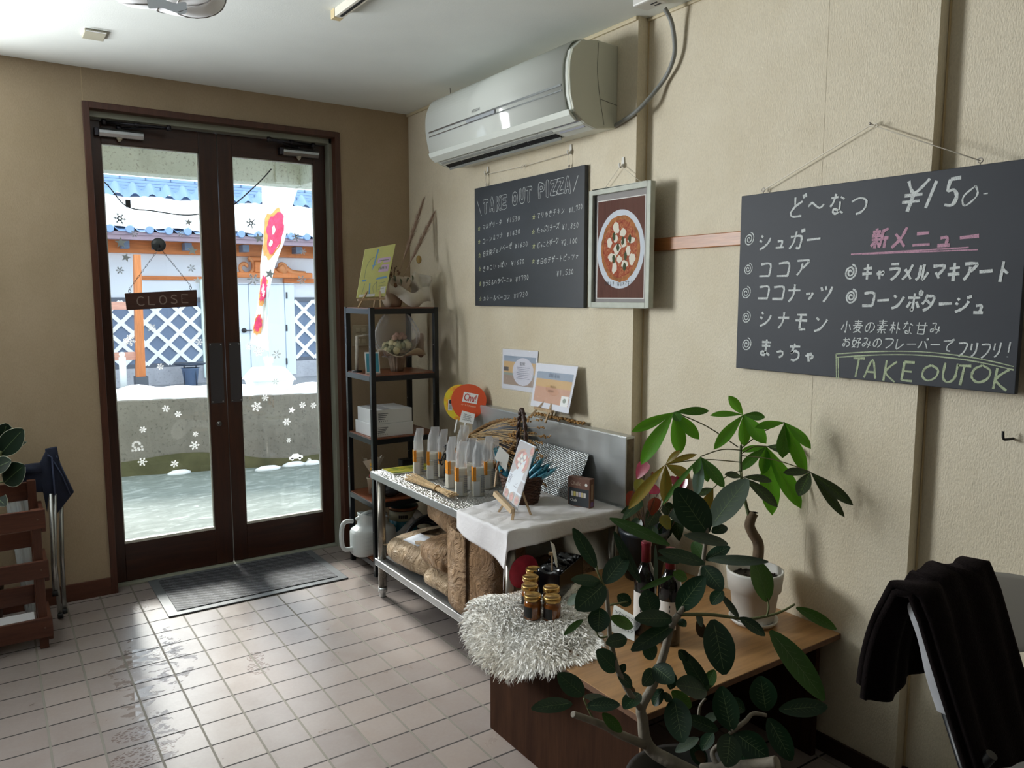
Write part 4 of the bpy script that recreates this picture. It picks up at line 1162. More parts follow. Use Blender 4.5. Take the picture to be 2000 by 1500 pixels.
def disc(mb, y, z, ry, rz, x, n=40, wob=0, rnd=None):
    rnd = rnd or random
    pts = [(x, y+ry*(1+rnd.uniform(-wob, wob))*math.cos(2*PI*k/n), z+rz*(1+rnd.uniform(-wob, wob))*math.sin(2*PI*k/n)) for k in range(n)]
    mb.add([(x, y, z)]+pts, [(0, 1+k, 1+(k+1) % n) for k in range(n)], False)
def pizza_mat():
    t = NT('print_pizza_sauce')
    n = t.noise(60, 5, 0.7, None, 1.0)
    t.l(t.ramp(n.outputs[0], [(0.3, lin('7E2E20')), (0.46, lin('A84A2E')), (0.58, lin('C0764A')), (0.72, lin('D4A878'))]), t.b.inputs['Base Color']); t.b.inputs['Roughness'].default_value = 0.8
    return t.m
b = MB()
rnd = random.Random(3)
b.cur = 0; disc(b, cy, cz-.006, .142, .160, XP+.0174)
b.cur = 1; disc(b, cy, cz-.004, .118, .135, XP+.0172, 48, .02, rnd)
b.cur = 2; disc(b, cy, cz-.004, .102, .118, XP+.0170, 48, .03, rnd)
for k in range(13):
    a = k*2.4; rr = .085*math.sqrt((k+.6)/13)
    b.cur = 3; disc(b, cy+rr*math.cos(a), cz-.004+rr*1.1*math.sin(a), rnd.uniform(.012, .024), rnd.uniform(.012, .024), XP+.0168, 14, .25, rnd)
for k in range(7):
    a = k*1.7+.4; rr = .078*math.sqrt((k+.2)/7)
    b.cur = 4; disc(b, cy+rr*math.cos(a), cz-.004+rr*1.1*math.sin(a), .009, .018, XP+.0166, 12, .2, rnd)
b.build('print_pizza', [mat('print_plate', 'DCE3EC', .7), mat('print_crust', 'B0703C', .8, 0, .35, 50), pizza_mat(), mat('print_mozzarella', 'F2EBDA', .8), mat('print_basil', '3C4A2A', .8)], mt, recalc=False)
b = MB()
zz = cz-.135
P0 = V3((XP+.0164, cy+.10, zz+.003))
for i, ch in enumerate('おおよそ 実寸大です！'):
    if ch == ' ': continue
    for st in strokes(ch): ribbon(b, [V3((XP+.0164, cy+.085-.0155*i-(gx-50)/100*.013, zz-.012+.0000*i+(gy-50)/100*.018+.002*abs(i-5)/2)) for gx, gy in st], .0012, (-1, 0, 0))
b.build('handwriting', mat('ink_dark', '2A2A30', .7), mt, recalc=False)
b = MB(); b.quad((XP+.012, py0-fw, pz0+fw), (XP+.012, py1+fw, pz0+fw), (XP+.012, py1+fw, pz1-fw), (XP+.012, py0-fw, pz1-fw)); b.build('glazing', glassy('picture_glass', (1, 1, 1), 0.02), pf, recalc=False)
hk_ = V3((XW-.018, ph.y, ph.z-.014))
b = MB(); b.tube([V3((XP+.015, py0-.07, pz1-.01)), hk_, V3((XP+.015, py1+.05, pz1-.01))], .0013, 6); b.build('hanging_cord', CORD, pf)

# ---- black hook on the right part of the wall
p = onx(1970, 853, XF)
b = MB(); b.tube(smooth_path([(XF+.004, p.y-.012, p.z-.003), (XF-.022, p.y-.006, p.z-.004), (XF-.030, p.y, p.z-.002), (XF-.030, p.y+.002, p.z+.018)], 4), .0035, 8)
tag(b.build('wall_hook', BLACKE), 'small black hook screwed into the bare wall above the white chair', 'hook')

# ---- air conditioner
AC = mat('air_conditioner_white', 'D3D7CF', 0.32); ACS = mat('air_conditioner_side', 'C9CABA', 0.42); ACF = mat('air_conditioner_gloss_panel', 'D6DAD4', 0.09); ACD = mat('vent_black', '0B0C0D', 0.6); CHR = mat('chrome_strip', 'C9CDD2', 0.12, 0.9)
ya, yb_ = -0.190, -1.375
ac = thing('air_conditioner', (XW, -.78, 2.19), 'large white wall air conditioner above the pizza chalkboard', 'air conditioner')
prof = [(0, 2.517), (.115, 2.522), (.19, 2.508), (.232, 2.470), (.246, 2.420), (.248, 2.37), (.242, 2.300), (.222, 2.235), (.168, 2.196), (.11, 2.182), (0, 2.196)]
pr = [(XW-d, z) for d, z in prof]
b = MB(); b.prism([(x, z) for x, z in pr], ya-.012-(yb_+.012), (0, yb_+.012, 0), (1, 0, 0), (0, 0, 1), (0, 1, 0)); b.build('body', AC, ac, bevel=.004)
for y0, y1 in ((yb_, yb_+.0125), (ya-.0125, ya)):
    b = MB(); b.prism([(x, z) for x, z in pr], y1-y0, (0, y0, 0), (1, 0, 0), (0, 0, 1), (0, 1, 0)); sd = b.build('side_panel', ACS, ac, bevel=.004)
    if y0 == yb_:
        b = MB()
        ln = [(XW-.105, 2.512), (XW-.108, 2.40), (XW-.095, 2.31), (XW-.07, 2.20)]
        ribbon(b, [V3((x, yb_-.0008, z)) for x, z in ln], .002, (0, -1, 0)); ribbon(b, [V3((XW-.090, yb_-.0008, 2.298)), V3((XW-.002, yb_-.0008, 2.285))], .002, (0, -1, 0))
        b.build('seam_line', mat('seam_dark', '4A4C46', .6), sd, recalc=False)
# front gloss panel (two curved leaves with a chrome strip between)
fp = smooth_path([V3((XW-.150, 0, 2.526)), V3((XW-.215, 0, 2.505)), V3((XW-.252, 0, 2.440)), V3((XW-.259, 0, 2.37)), V3((XW-.254, 0, 2.32)), V3((XW-.246, 0, 2.28)), V3((XW-.236, 0, 2.243))], 5)
def strip(za, zb2, off, y0, y1):
    pts = [p for p in fp if zb2-1e-4 <= p.z <= za+1e-4]
    b = MB(); n = len(pts)
    b.add([(p.x-off, y0, p.z) for p in pts]+[(p.x-off, y1, p.z) for p in pts]+[(p.x+.008, y0, p.z) for p in pts]+[(p.x+.008, y1, p.z) for p in pts],
          [(i, i+1, n+i+1, n+i) for i in range(n-1)]+[(2*n+i, 3*n+i, 3*n+i+1, 2*n+i+1) for i in range(n-1)]+[(i, 2*n+i, 2*n+i+1, i+1) for i in range(n-1)]+[(n+i, n+i+1, 3*n+i+1, 3*n+i) for i in range(n-1)]+[(0, n, 3*n, 2*n), (n-1, 3*n-1, 4*n-1, 2*n-1)], True)
    return b
fpn = strip(2.6, 2.0, .0, ya-.02, yb_+.035).build('front_panel', ACF, ac)
b = MB(); b.box(XW-.2625, yb_+.04, 2.334, XW-.256, ya-.06, 2.341); b.box(XW-.2595, yb_+.04, 2.315, XW-.2535, ya-.06, 2.319); b.build('chrome_strip', CHR, fpn)
b = MB(); b.box(XW-.2615, -.86, 2.3195, XW-.256, -.62, 2.334); b.build('display_window', mat('display_grey', 'A9AEB4', .2), fpn)
text_mesh('logo', 'HITACHI', .020, (XW-.2605, -.700, 2.362), (0, -1, 0), (.05, 0, 1), mat('logo_grey', '5A5E60', .5), fpn, width=.068)
# lower lip, outlet and vanes
b = MB(); b.prism([(XW-.238, 2.241), (XW-.244, 2.243), (XW-.236, 2.222), (XW-.205, 2.200), (XW-.20, 2.205)], ya-.02-(yb_+.012), (0, yb_+.012, 0), (1, 0, 0), (0, 0, 1), (0, 1, 0)); b.build('lower_lip', AC, ac, bevel=.002)
o0 = (XW-.222, 2.2315); o1 = (XW-.120, 2.181)
def onlip(s, off): return (o0[0]+(o1[0]-o0[0])*s-off*.45, o0[1]+(o1[1]-o0[1])*s-off*.9)
b = MB(); q = [onlip(0, .0045), onlip(1, .0045), onlip(1, -.03), onlip(0, -.03)]
b.prism(q, ya-.035-(yb_+.21), (0, yb_+.21, 0), (1, 0, 0), (0, 0, 1), (0, 1, 0)); vt = b.build('air_outlet', ACD, ac)
for s in (.08, .52, .97):
    b = MB(); q = [onlip(s-.04, .0075), onlip(s+.05, .0105), onlip(s+.05, .004), onlip(s-.04, .003)]
    b.prism(q, ya-.033-(yb_+.208), (0, yb_+.208, 0), (1, 0, 0), (0, 0, 1), (0, 1, 0)); b.build('louver', mat('louver_silver', 'A9ACA8', .25, .3), vt)
for k in range(7):
    b = MB(); y = yb_+.30+k*.115; q = [onlip(.1, .006), onlip(.9, .006), onlip(.8, -.02), onlip(.2, -.02)]
    b.prism(q, .003, (0, y, 0), (1, 0, 0), (0, 0, 1), (0, 1, 0)); b.build('vane', mat('vane_grey', '50535A', .4), vt)
b = MB(); q = [onlip(.05, .0055), onlip(.75, .0055), onlip(.75, -.01), onlip(.05, -.01)]; b.prism(q, .16, (0, yb_+.025, 0), (1, 0, 0), (0, 0, 1), (0, 1, 0)); b.build('sensor_window', mat('sensor_panel_blue_grey', 'B9BCC8', .25), ac)

# power cable and ceiling outlet
pts = [V3((1.328, -1.372, 2.205)), onx(1246, 215, 1.325), onx(1290, 165, 1.366), onx(1310, 130, 1.366), onx(1318, 95, 1.362), onx(1312, 45, 1.345), onx(1298, 10, 1.315)]
pts[-1].z = min(pts[-1].z, 2.578)
b = MB(); b.tube(smooth_path(pts, 8), .0085, 10)
tag(b.build('power_cable', mat('cable_grey', '8A8C88', .5)), 'thick grey cable looping from the air conditioner up to the ceiling', 'cable')
p = onz(1275, 2, 2.585)
b = MB(); b.box(p.x-.045, p.y-.05, ZC-.028, p.x+.03, p.y+.06, ZC)
oc = tag(b.build('ceiling_outlet', mat('outlet_white', 'D9D8D2', .4), bevel=.006), 'white ceiling outlet box where the grey cable ends', 'outlet')
b = MB(); b.box(p.x-.012, p.y-.03, ZC-.0295, p.x-.006, p.y+.0, ZC-.027); b.box(p.x+.008, p.y-.03, ZC-.0295, p.x+.014, p.y, ZC-.027); b.build('slot', BLACKE, oc)
# stub of dark wire in the ceiling
p = onz(879, 172, ZC)
b = MB(); b.tube(smooth_path([p, p+V3((.002, -.002, -.03)), p+V3((.008, -.006, -.055)), p+V3((.012, -.01, -.062))], 4), .0016, 6)
tag(b.build('wire_stub', mat('wire_dark', '3A3228', .6)), 'short stub of dark wire poking from the ceiling above the air conditioner', 'wire')
# lighting track
t0, t1 = onz(655, 33, ZC-.02), onz(704, -6, ZC-.02)
dr = (t1-t0).normalized(); 
b = MB(); b.bar(V3((t0.x, t0.y, ZC-.016)), V3((t0.x, t0.y, ZC-.016))+V3((0.02, -1.0, 0)), .034, .032)
tk = tag(b.build('lighting_track', mat('track_ivory_white', 'DAD6C8', .4), bevel=.002), 'ivory ceiling lighting track ending above the middle of the room', 'track')
b = MB(); b.bar(V3((t0.x+.001, t0.y-.05, ZC-.0325)), V3((t0.x+.02, t0.y-1.0, ZC-.0325)), .012, .002); b.build('conductor_slot', BLACKE, tk)
b = MB(); b.bar(V3((t0.x, t0.y+.002, ZC-.016)), V3((t0.x, t0.y-.035, ZC-.016)), .037, .034); b.build('end_cap', mat('track_cap_cream', 'CBB98F', .4), tk, bevel=.002)
# blank ceiling plate
c0, c1 = onz(165, 57, ZC-.006), onz(202, 79, ZC-.006)
b = MB(); b.box(c0.x, c1.y, ZC-.012, c1.x, c0.y, ZC); cpl = tag(b.build('ceiling_cover_plate', mat('plate_grey_beige', 'B3AF9C', .4), bevel=.003), 'small rectangular beige cover plate on the ceiling near the door', 'plate')
b = MB(); b.box(c0.x+.003, c0.y-.016, ZC-.0135, c1.x-.003, c0.y-.008, ZC-.0115); b.build('label_strip', mat('plate_label_white', 'E2E4E2', .3), cpl)
# white paper-and-wire ceiling lamp, only its lower edge in view
lp = onz(330, 20, 2.44)
Lc = V3((-.30, -1.08, 2.50))
lm = thing('pendant_lamp', (Lc.x, Lc.y, ZC), 'white cloth pendant lamp shade with thin ribs at the top edge', 'lamp')
def shade(i, j):
    a = 2*PI*i; r_ = .185*(1-.0*j); w_ = 1+.05*math.sin(6*a)
    th = PI*(.16+.80*j)
    sx = math.sin(th)**.55
    return V3((Lc.x+r_*1.0*w_*sx*math.cos(a), Lc.y+r_*w_*sx*math.sin(a), Lc.z+.005+.075*math.cos(th)-.008*math.sin(3*a)))
b = MB(); b.grid(shade, 60, 20); b.build('lamp_shade', mat('shade_white_cloth', 'F1F2F4', .8, Subsurface_Weight=0.0), lm)
b = MB()
for k in range(6):
    a0 = k/6.0
    b.tube([shade((a0+.30*j/14) % 1.0, j/14)+(shade((a0+.30*j/14) % 1.0, j/14)-Lc).normalized()*.0015 for j in range(15)], .0022, 5)
b.build('rib', mat('shade_rib_grey', '9A9896', .6), lm)
b = MB(); b.tube([(Lc.x, Lc.y, Lc.z+.05), (Lc.x, Lc.y, ZC)], .006, 8); b.lathe([(.045, ZC-.02), (.05, ZC)], 20, (Lc.x, Lc.y, 0)); b.build('suspension', MATS['outlet_white'], lm)
# ================================================================ doormat
a0, a1, a2, a3 = V3((-.214, .566, 0)), V3((.682, .578, 0)), V3((.690, .004, 0)), V3((-.212, .000, 0))
dmt = thing('doormat', (.235, .29, 0), 'dark grey ribbed rubber doormat with a flat border at the entrance', 'doormat')
RUB = mat('rubber_border_grey', '5E6266', .45, 0, .1, 12)
def matweave():
    t = NT('mat_ribbed')
    w = t.n('ShaderNodeTexWave'); w.inputs['Scale'].default_value = 22; w.inputs['Distortion'].default_value = 0; w.bands_direction = 'DIAGONAL'
    t.l(t.coord(), w.inputs['Vector'])
    v = t.n('ShaderNodeTexVoronoi'); v.inputs['Scale'].default_value = 95; t.l(t.coord(), v.inputs['Vector'])
    d = t.noise(3, 3)
    c = t.ramp(t.math('MULTIPLY', w.outputs[1], t.math('ADD', v.outputs[0], .4)), [(.15, lin('131418')), (.5, lin('34353B')), (.8, lin('7C7D84'))])
    c = t.mix(t.math('MULTIPLY', d.outputs[0], .5), c, (*lin('2C2D31'), 1))
    t.l(c, t.b.inputs['Base Color']); t.b.inputs['Roughness'].default_value = .6; t.b.inputs['Specular IOR Level'].default_value = .3
    t.bump(w.outputs[1], .6, .004)
    return t.m
b = MB(); ins = .045
b.add([p+V3((0, 0, .0005)) for p in (a3, a2, a1, a0)]+[p+V3((0, 0, .007)) for p in (a3, a2, a1, a0)], [(3, 2, 1, 0), (4, 5, 6, 7), (0, 1, 5, 4), (1, 2, 6, 5), (2, 3, 7, 6), (3, 0, 4, 7)])
b.build('border', RUB, dmt, bevel=.002)
b = MB(); q = [a3+V3((ins, ins, .0072)), a2+V3((-ins, ins, .0072)), a1+V3((-ins, -ins, .0072)), a0+V3((ins, -ins, .0072))]
b.add(q+[p+V3((0, 0, .0035)) for p in q], [(3, 2, 1, 0), (4, 5, 6, 7), (0, 1, 5, 4), (1, 2, 6, 5), (2, 3, 7, 6), (3, 0, 4, 7)])
b.build('ribbed_pad', matweave(), dmt)

# ================================================================ black rack with wooden shelves
RX0, RX1, RY0, RY1, RZ = .818, 1.222, -.062, .290, 1.456
rk = thing('storage_rack', ((RX0+RX1)/2, .11, 0), 'tall black metal rack with five reddish wood shelves beside the door', 'rack')
BLK = mat('rack_black_steel', '15171B', .32, .3)
RWD = wood('rack_red_wood', '6E3A24', '95573A', .35, 'X', .8)
pw = .026
for x in (RX0, RX1-pw):
    for y in (RY0, RY1-pw):
        b = MB(); b.box(x, y, 0, x+pw, y+pw, RZ)
        ps = b.build('post', BLK, rk, bevel=.0015)
        b = MB()
        for z in (.25, .55, .60, .92, 1.25): b.lathe([(.003, 0), (.003, .001), (0, .0012)], 8, (x, y+pw/2, z), True, Matrix.Rotation(R(-90), 4, 'Y'))
        b.build('bolt', ALU, ps)
for z in (RZ, 1.100, .760, .412, .085):
    b = MB()
    b.box(RX0+pw, RY0, z-.034, RX1-pw, RY0+.022, z-.006); b.box(RX0+pw, RY1-.022, z-.034, RX1-pw, RY1, z-.006)
    b.box(RX0, RY0+pw, z-.034, RX0+.022, RY1-pw, z-.006); b.box(RX1-.022, RY0+pw, z-.034, RX1, RY1-pw, z-.006)
    sf = b.build('shelf_frame', BLK, rk, bevel=.001)
    b = MB(); b.box(RX0+.0225, RY0+.0225, z-.020, RX1-.0225, RY1-.0225, z-.006); b.box(RX0+.004, RY0+.004, z-.0058, RX1-.004, RY1-.004, z)
    b.build('shelf_board', RWD, rk)

def plaque(name, P, thick, m, parent=None):
    """flat board from four corners (bl, br, tr, tl), given thickness away from the viewer"""
    P = [V3(p) for p in P]
    n = (P[1]-P[0]).cross(P[3]-P[0]).normalized()
    if n.dot(CAM-P[0]) > 0: n = -n
    b = MB(); b.add(P+[p+n*thick for p in P], [(0, 1, 2, 3), (7, 6, 5, 4), (0, 4, 5, 1), (1, 5, 6, 2), (2, 6, 7, 3), (3, 7, 4, 0)])
    return b.build(name, m, parent, bevel=min(.001, thick*.3)), n
class Sheet:
    """a printed face: s to the right, t upwards, both 0..1, drawn just in front of it"""
    def __init__(s, P, off=.0006):
        s.P = [V3(p) for p in P]; n = (s.P[1]-s.P[0]).cross(s.P[3]-s.P[0]).normalized()
        s.n = n if n.dot(CAM-s.P[0]) > 0 else -n
        s.off = off; s.k = 0
    def p(s, u, v, lift=0):
        a = s.P[0].lerp(s.P[1], u); b_ = s.P[3].lerp(s.P[2], u)
        return a.lerp(b_, v)+s.n*(s.off+lift)
    def rect(s, mb, u0, v0, u1, v1, lift=0): mb.quad(s.p(u0, v0, lift), s.p(u1, v0, lift), s.p(u1, v1, lift), s.p(u0, v1, lift))
    def disc(s, mb, u, v, ru, rv, lift=0, n=24, wob=0):
        pts = [s.p(u+ru*(1+random.uniform(-wob, wob))*math.cos(2*PI*k/n), v+rv*(1+random.uniform(-wob, wob))*math.sin(2*PI*k/n), lift) for k in range(n)]
        mb.add([s.p(u, v, lift)]+pts, [(0, 1+k, 1+(k+1) % n) for k in range(n)], False)
    def line(s, mb, pts, w, lift=0): ribbon(mb, [s.p(u, v, lift) for u, v in pts], w, s.n)
    def text(s, name, body, u, v, width, m, parent, size=None, lift=.0004):
        ex = s.P[1]-s.P[0]; ey = s.P[3]-s.P[0]
        return text_mesh(name, body, size or .02, s.p(u, v, lift), ex, ey, m, parent, width=width)
INK = mat('print_ink_dark', '2C2E38', .7)
PAPER = mat('paper_white', 'ECEDEB', .6)
PINEL = wood('easel_pale_wood', 'A88A66', 'C8AC86', .5, 'Z', 1.0)
def easel(name, pb0, pb1, ptop, back, label, group=None, w=.008):
    """mini easel: ledge from pb0 to pb1, two front legs meeting near ptop, a rear leg to back; feet on the surface at z"""
    pb0, pb1, ptop, back = map(V3, (pb0, pb1, ptop, back))
    c = (pb0+pb1)/2
    t = thing(name, (c.x, c.y, min(back.z, c.z)), label, 'easel', group)
    z = back.z
    for q, s in ((pb0.lerp(pb1, .18), 0), (pb0.lerp(pb1, .82), 1)):
        d = (q-ptop); foot = ptop + d*((ptop.z-z)/(ptop.z-q.z))
        b = MB(); b.bar(ptop.lerp(foot, .02), foot, w, w); b.build('leg', PINEL, t)
    b = MB(); b.bar(ptop, back, w, w); b.build('leg', PINEL, t)
    b = MB(); b.bar(pb0, pb1, .016, .012); b.build('ledge', PINEL, t, bevel=.001)
    return t

# ---- on top: map board on an easel, dried flower arrangement
z = RZ
P = [ony(696, 582, .035), ony(752, 579, .005), ony(773, 476, .075), ony(713, 487, .105)]
mp = thing('map_board', P[0], 'pale yellow-green access map board on a small easel on top of the rack', 'board')
o, n = plaque('board', P, .008, mat('map_yellow_green', 'DAD98C', .55, 0, .06, 10), mp)
sh = Sheet(P)
BLU = mat('map_road_blue', '7FB2E4', .6); LIL = mat('map_label_lilac', 'E2C4E6', .6); GRY = mat('map_line_grey', '8E9A86', .7)
b = MB(); sh.line(b, [(.10, .34), (.92, .37)], .010); sh.line(b, [(.35, .34), (.45, .95)], .007); sh.line(b, [(.35, .62), (.60, .66)], .008); sh.line(b, [(.42, .05), (.36, .34)], .006); b.build('map_road', BLU, o, recalc=False)
b = MB(); sh.rect(b, .55, .48, .92, .62, .0003); sh.rect(b, .50, .66, .92, .76, .0003); b.build('map_label', LIL, o, recalc=False)
b = MB()
for q in ([(.16, .38), (.15, .6), (.25, .76), (.38, .80)], [(.16, .05), (.2, .28)], [(.6, .05), (.5, .2), (.62, .30)], [(.65, .1), (.6, .3)], [(.7, .2), (.9, .22)], [(.7, .26), (.9, .28)], [(.7, .14), (.9, .16)]): sh.line(b, q, .0018, .0002)
for k in range(6): sh.rect(b, .58+.05*k, .53, .61+.05*k, .58, .0006)
sh.rect(b, .55, .70, .88, .715, .0006)
b.build('map_print', GRY, o, recalc=False)
b = MB(); sh.rect(b, .08, .01, .62, .065, .0004); sh.rect(b, .78, .06, .96, .19, .0004); b.build('paper_strip', PAPER, o, recalc=False)
easel('easel', ony(698, 586, .02)+V3((0, -.004, 0)), ony(752, 583, -.01)+V3((0, 0, .0)), (P[2]+P[3])/2+V3((.0, .02, -.12)), (.93, .14, z), 'small wooden easel holding the yellow-green map on the rack top')
kr = lambda d: d/F_PX
fx = V3((1.06, .17, z))
fa = thing('flower_arrangement', fx, 'dried flower arrangement with pampas plumes in pale paper wrap on the rack top', 'flowers')
WRAP = mat('wrap_paper_beige', 'C4B4A0', .75, 0, .06, 12); WRAP2 = mat('wrap_paper_white', 'D2CCC0', .6, 0, .05, 9)
b = MB()
def cone(i, j, r0, r1, h, amp, ph):
    a = 2*PI*i; r_ = r0+(r1-r0)*j+amp*j*math.sin(5*a+ph)
    return V3((fx.x+r_*math.cos(a), fx.y+.75*r_*math.sin(a), z+h*j+amp*.8*j*math.sin(3*a+ph)))
b.grid(lambda i, j: cone(i, j, .045, .105, .155, .022, 0), 48, 6); b.build('paper_wrap', WRAP, fa, solid=.0012)
b = MB(); b.grid(lambda i, j: V3((fx.x-.06+.26*i, fx.y-.085+.02*math.sin(9*i)+.02*j, z+.05+.10*j+.03*math.sin(7*i+1)-.05*i+.02*math.sin(4*j))), 16, 5)
b.grid(lambda i, j: V3((fx.x+.10+.11*i+.01*math.sin(8*j), fx.y-.03-.02*i+.02*math.sin(7*i+5*j), z+.07+.13*j-.03*i)), 8, 8)
b.build('tissue_sheet', WRAP2, fa, solid=.001)
PAMP = mat('pampas_brown', 'A48A78', .9, 0, .2, 40)
b = MB()
for tipuv, base, l in (((826, 394, ), (1.075, .19, z+.10), 1), ((846, 420), (1.09, .17, z+.10), 1)):
    tp = ony(*tipuv, .20 if tipuv[0] < 830 else .16); bs = V3(base)
    b.tube([bs, tp], [.0018, .001], 5)
    d = tp-bs
    for k in range(250):
        f = .30+.68*k/250; c = bs+d*f
        a = k*2.4; r_ = .034*math.sin(PI*min(1, (f-.28)/.73))**.7*(.6+.4*((k*7) % 5)/4)+.002
        sd = V3((math.cos(a), math.sin(a), 0))*r_
        e = c+sd*.8+d.normalized()*.052
        wv = sd.cross(d).normalized()*.0026
        b.add([c-wv, c+wv, e], [(0, 1, 2)], False)
b.build('pampas_plume', PAMP, fa, recalc=False)
b = MB(); rnd = random.Random(5)
for k in range(26):
    p = fx+V3((rnd.uniform(-.11, .05), rnd.uniform(-.07, .03), rnd.uniform(.12, .20)))
    b.ball(p, rnd.uniform(.006, .015), 8)
b.build('dried_blossom', mat('dried_blossom_mixed', '7A5A44', .85, 0, .4, 60), fa)
b = MB()
for k in range(5):
    p0 = fx+V3((-.06+.01*k, -.02, .12)); p1 = p0+V3((-.05+.02*k, -.01, .15-.02*abs(k-2)))
    b.tube([p0, p1], .001, 4)
    for m_ in range(10): b.ball(p0.lerp(p1, .4+.06*m_)+V3((rnd.uniform(-.006, .006), rnd.uniform(-.006, .006), 0)), .0042, 6)
b.build('dried_sprig', mat('dried_sprig_brown', '5E4636', .9), fa)
b = MB()
def leafpts(B, T, w, nrm, curl=.15, fold=.12, n=8, shape='ov'):
    """smooth two-sided leaf blade from B to T; nrm points to its upper face"""
    B, T, nrm = V3(B), V3(T), V3(nrm)
    d = T-B; L = d.length; d = d/L
    sd = d.cross(nrm).normalized(); up = sd.cross(d).normalized()
    vs, fs = [], []
    for i in range(n+1):
        t = i/n
        if shape == 'ov': hw = w*.5*(math.sin(PI*min(1, t*.97+.015))**.62)
        elif shape == 'ob': hw = w*.5*(math.sin(PI*t**1.35)**.75)
        else: hw = w*.5*(math.sin(PI*t**.62)**.8)
        hw = max(hw, 1e-4)
        c = B+d*(L*t)+up*(-curl*L*(t-.5)**2*1.6+curl*L*.4)
        for k, s in enumerate((-1, -.5, 0, .5, 1)):
            vs.append(c+sd*hw*s+up*(fold*hw*(abs(s)**1.3)))
    for i in range(n):
        for k in range(4):
            a = i*5+k
            fs.append((a, a+1, a+6, a+5))
    return vs, fs
for k in range(6):
    p = fx+V3((-.08+.035*k, -.06, .12+.01*(k % 3))); q = p+V3((rnd.uniform(-.03, .03), -.03, .035))
    b.add(*leafpts(p, q, .024, (0, -1, .6)), True)
b.build('dried_leaf', mat('dried_leaf_green', '5C6650', .7), fa, recalc=False)
b = MB(); p = ony(818, 507, .16); b.ball(p, .020, 10, (.8, .8, 1.2)); b.build('seed_pod', mat('seed_pod_ochre', '9C8048', .7), fa)

# ---- second shelf: cards and a wrapped flower gift
z = 1.100
def card(name, pts, m, thick, label, cat):
    o, n = plaque(name, pts, thick, m); return tag(o, label, cat)
c_ = card('photo_card', [(.842, .065, z), (.918, .045, z), (.918, .055, z+.115), (.842, .075, z+.115)], mat('card_white_edge', 'E8EAE8', .5), .004, 'small teal photo card standing on the second rack shelf', 'card')
b = MB(); sh = Sheet([(.848, .0634, z+.008), (.912, .0466, z+.008), (.912, .0560, z+.107), (.848, .0730, z+.107)], .0012); sh.rect(b, 0, 0, 1, 1); b.build('printed_face', mat('card_teal', '4E9CB0', .5, 0, .15, 20), c_, recalc=False)
br_ = thing('birch_twig_frame', (.845, .17, z), 'whitish birch twig stand behind the teal card on the rack', 'ornament')
b = MB(); b.tube([(.835, .17, z+.0), (.838, .165, z+.20)], .009, 8); b.tube([(.835, .166, z+.195), (.90, .15, z+.205)], .005, 8); b.build('twig', mat('birch_bark', 'B9B2A6', .85, 0, .2, 40), br_)
b = MB(); b.lathe([(.028, z), (.028, z+.008), (0, z+.010)], 14, (.835, .17, 0)); b.build('foot', BLACKE, br_)
fx2 = V3((1.04, .09, z))
fg = thing('wrapped_bouquet', fx2, 'gift bouquet of pale dried flowers in clear film and a paper pot', 'bouquet')
b = MB(); b.grid(lambda i, j: V3((fx2.x+(.032+.018*j)*(1+.06*math.cos(16*2*PI*i))*math.cos(2*PI*i), fx2.y+(.032+.018*j)*(1+.06*math.cos(16*2*PI*i))*math.sin(2*PI*i), z+.0005+.095*j)), 64, 3)
b.lathe([(.0, .0006), (.032, .0006)], 20, (fx2.x, fx2.y, z)); b.build('paper_pot', mat('pot_paper_taupe', '8E7C6A', .8), fg, solid=.001)
b = MB(); b.grid(lambda i, j: V3((fx2.x+.02+(.05+.085*j)*math.cos(2*PI*i)*1.1, fx2.y-.01+(.05+.05*j)*math.sin(2*PI*i), z+.088+.022*j+.022*j*math.sin(4*2*PI*i))), 48, 4); b.build('wrap_skirt', mat('skirt_cream', 'C9BCA4', .7), fg, solid=.0012)
b = MB(); rnd = random.Random(11)
for k in range(34):
    a = k*2.4; r_ = .085*math.sqrt((k+.5)/34)
    b.cur = k % 3; b.ball((fx2.x+r_*math.cos(a), fx2.y+.7*r_*math.sin(a), z+.125+.03*(1-r_/.085)+rnd.uniform(-.01, .02)), rnd.uniform(.014, .024), 10, (1, 1, 1.15))
b.build('flower_head', [mat('bloom_sage', '9C9A78', .8, 0, .15, 50), mat('bloom_cream', 'C2B68E', .8, 0, .15, 50), mat('bloom_olive', '7C7C5C', .8, 0, .2, 50)], fg)
b = MB()
for k in range(5): b.ball((fx2.x-.02+.014*k, fx2.y-.02, z+.19+.012*(k % 2)), .017, 10)
b.build('pink_bloom', mat('bloom_dusty_pink', 'B08C7C', .8, 0, .2, 40), fg)
b = MB(); b.grid(lambda i, j: V3((fx2.x+(.055+.075*math.sin(PI*(.12+.80*j))**1.2)*(1+.08*math.sin(7*2*PI*i+6*j))*math.cos(2*PI*i), fx2.y+(.045+.05*math.sin(PI*(.12+.80*j)))*math.sin(2*PI*i), z+.08+.235*j)), 40, 14); b.build('clear_film', film('clear_film_fine', cover=.06), fg, recalc=False)
b = MB(); b.grid(lambda i, j: V3((fx2.x+.09+.07*i, fx2.y+.02*math.sin(5*i), z+.09+.10*j+.02*math.sin(6*i+3*j))), 8, 8); b.build('net_wrap', mat('net_beige', 'A89484', .9), fg, recalc=False)

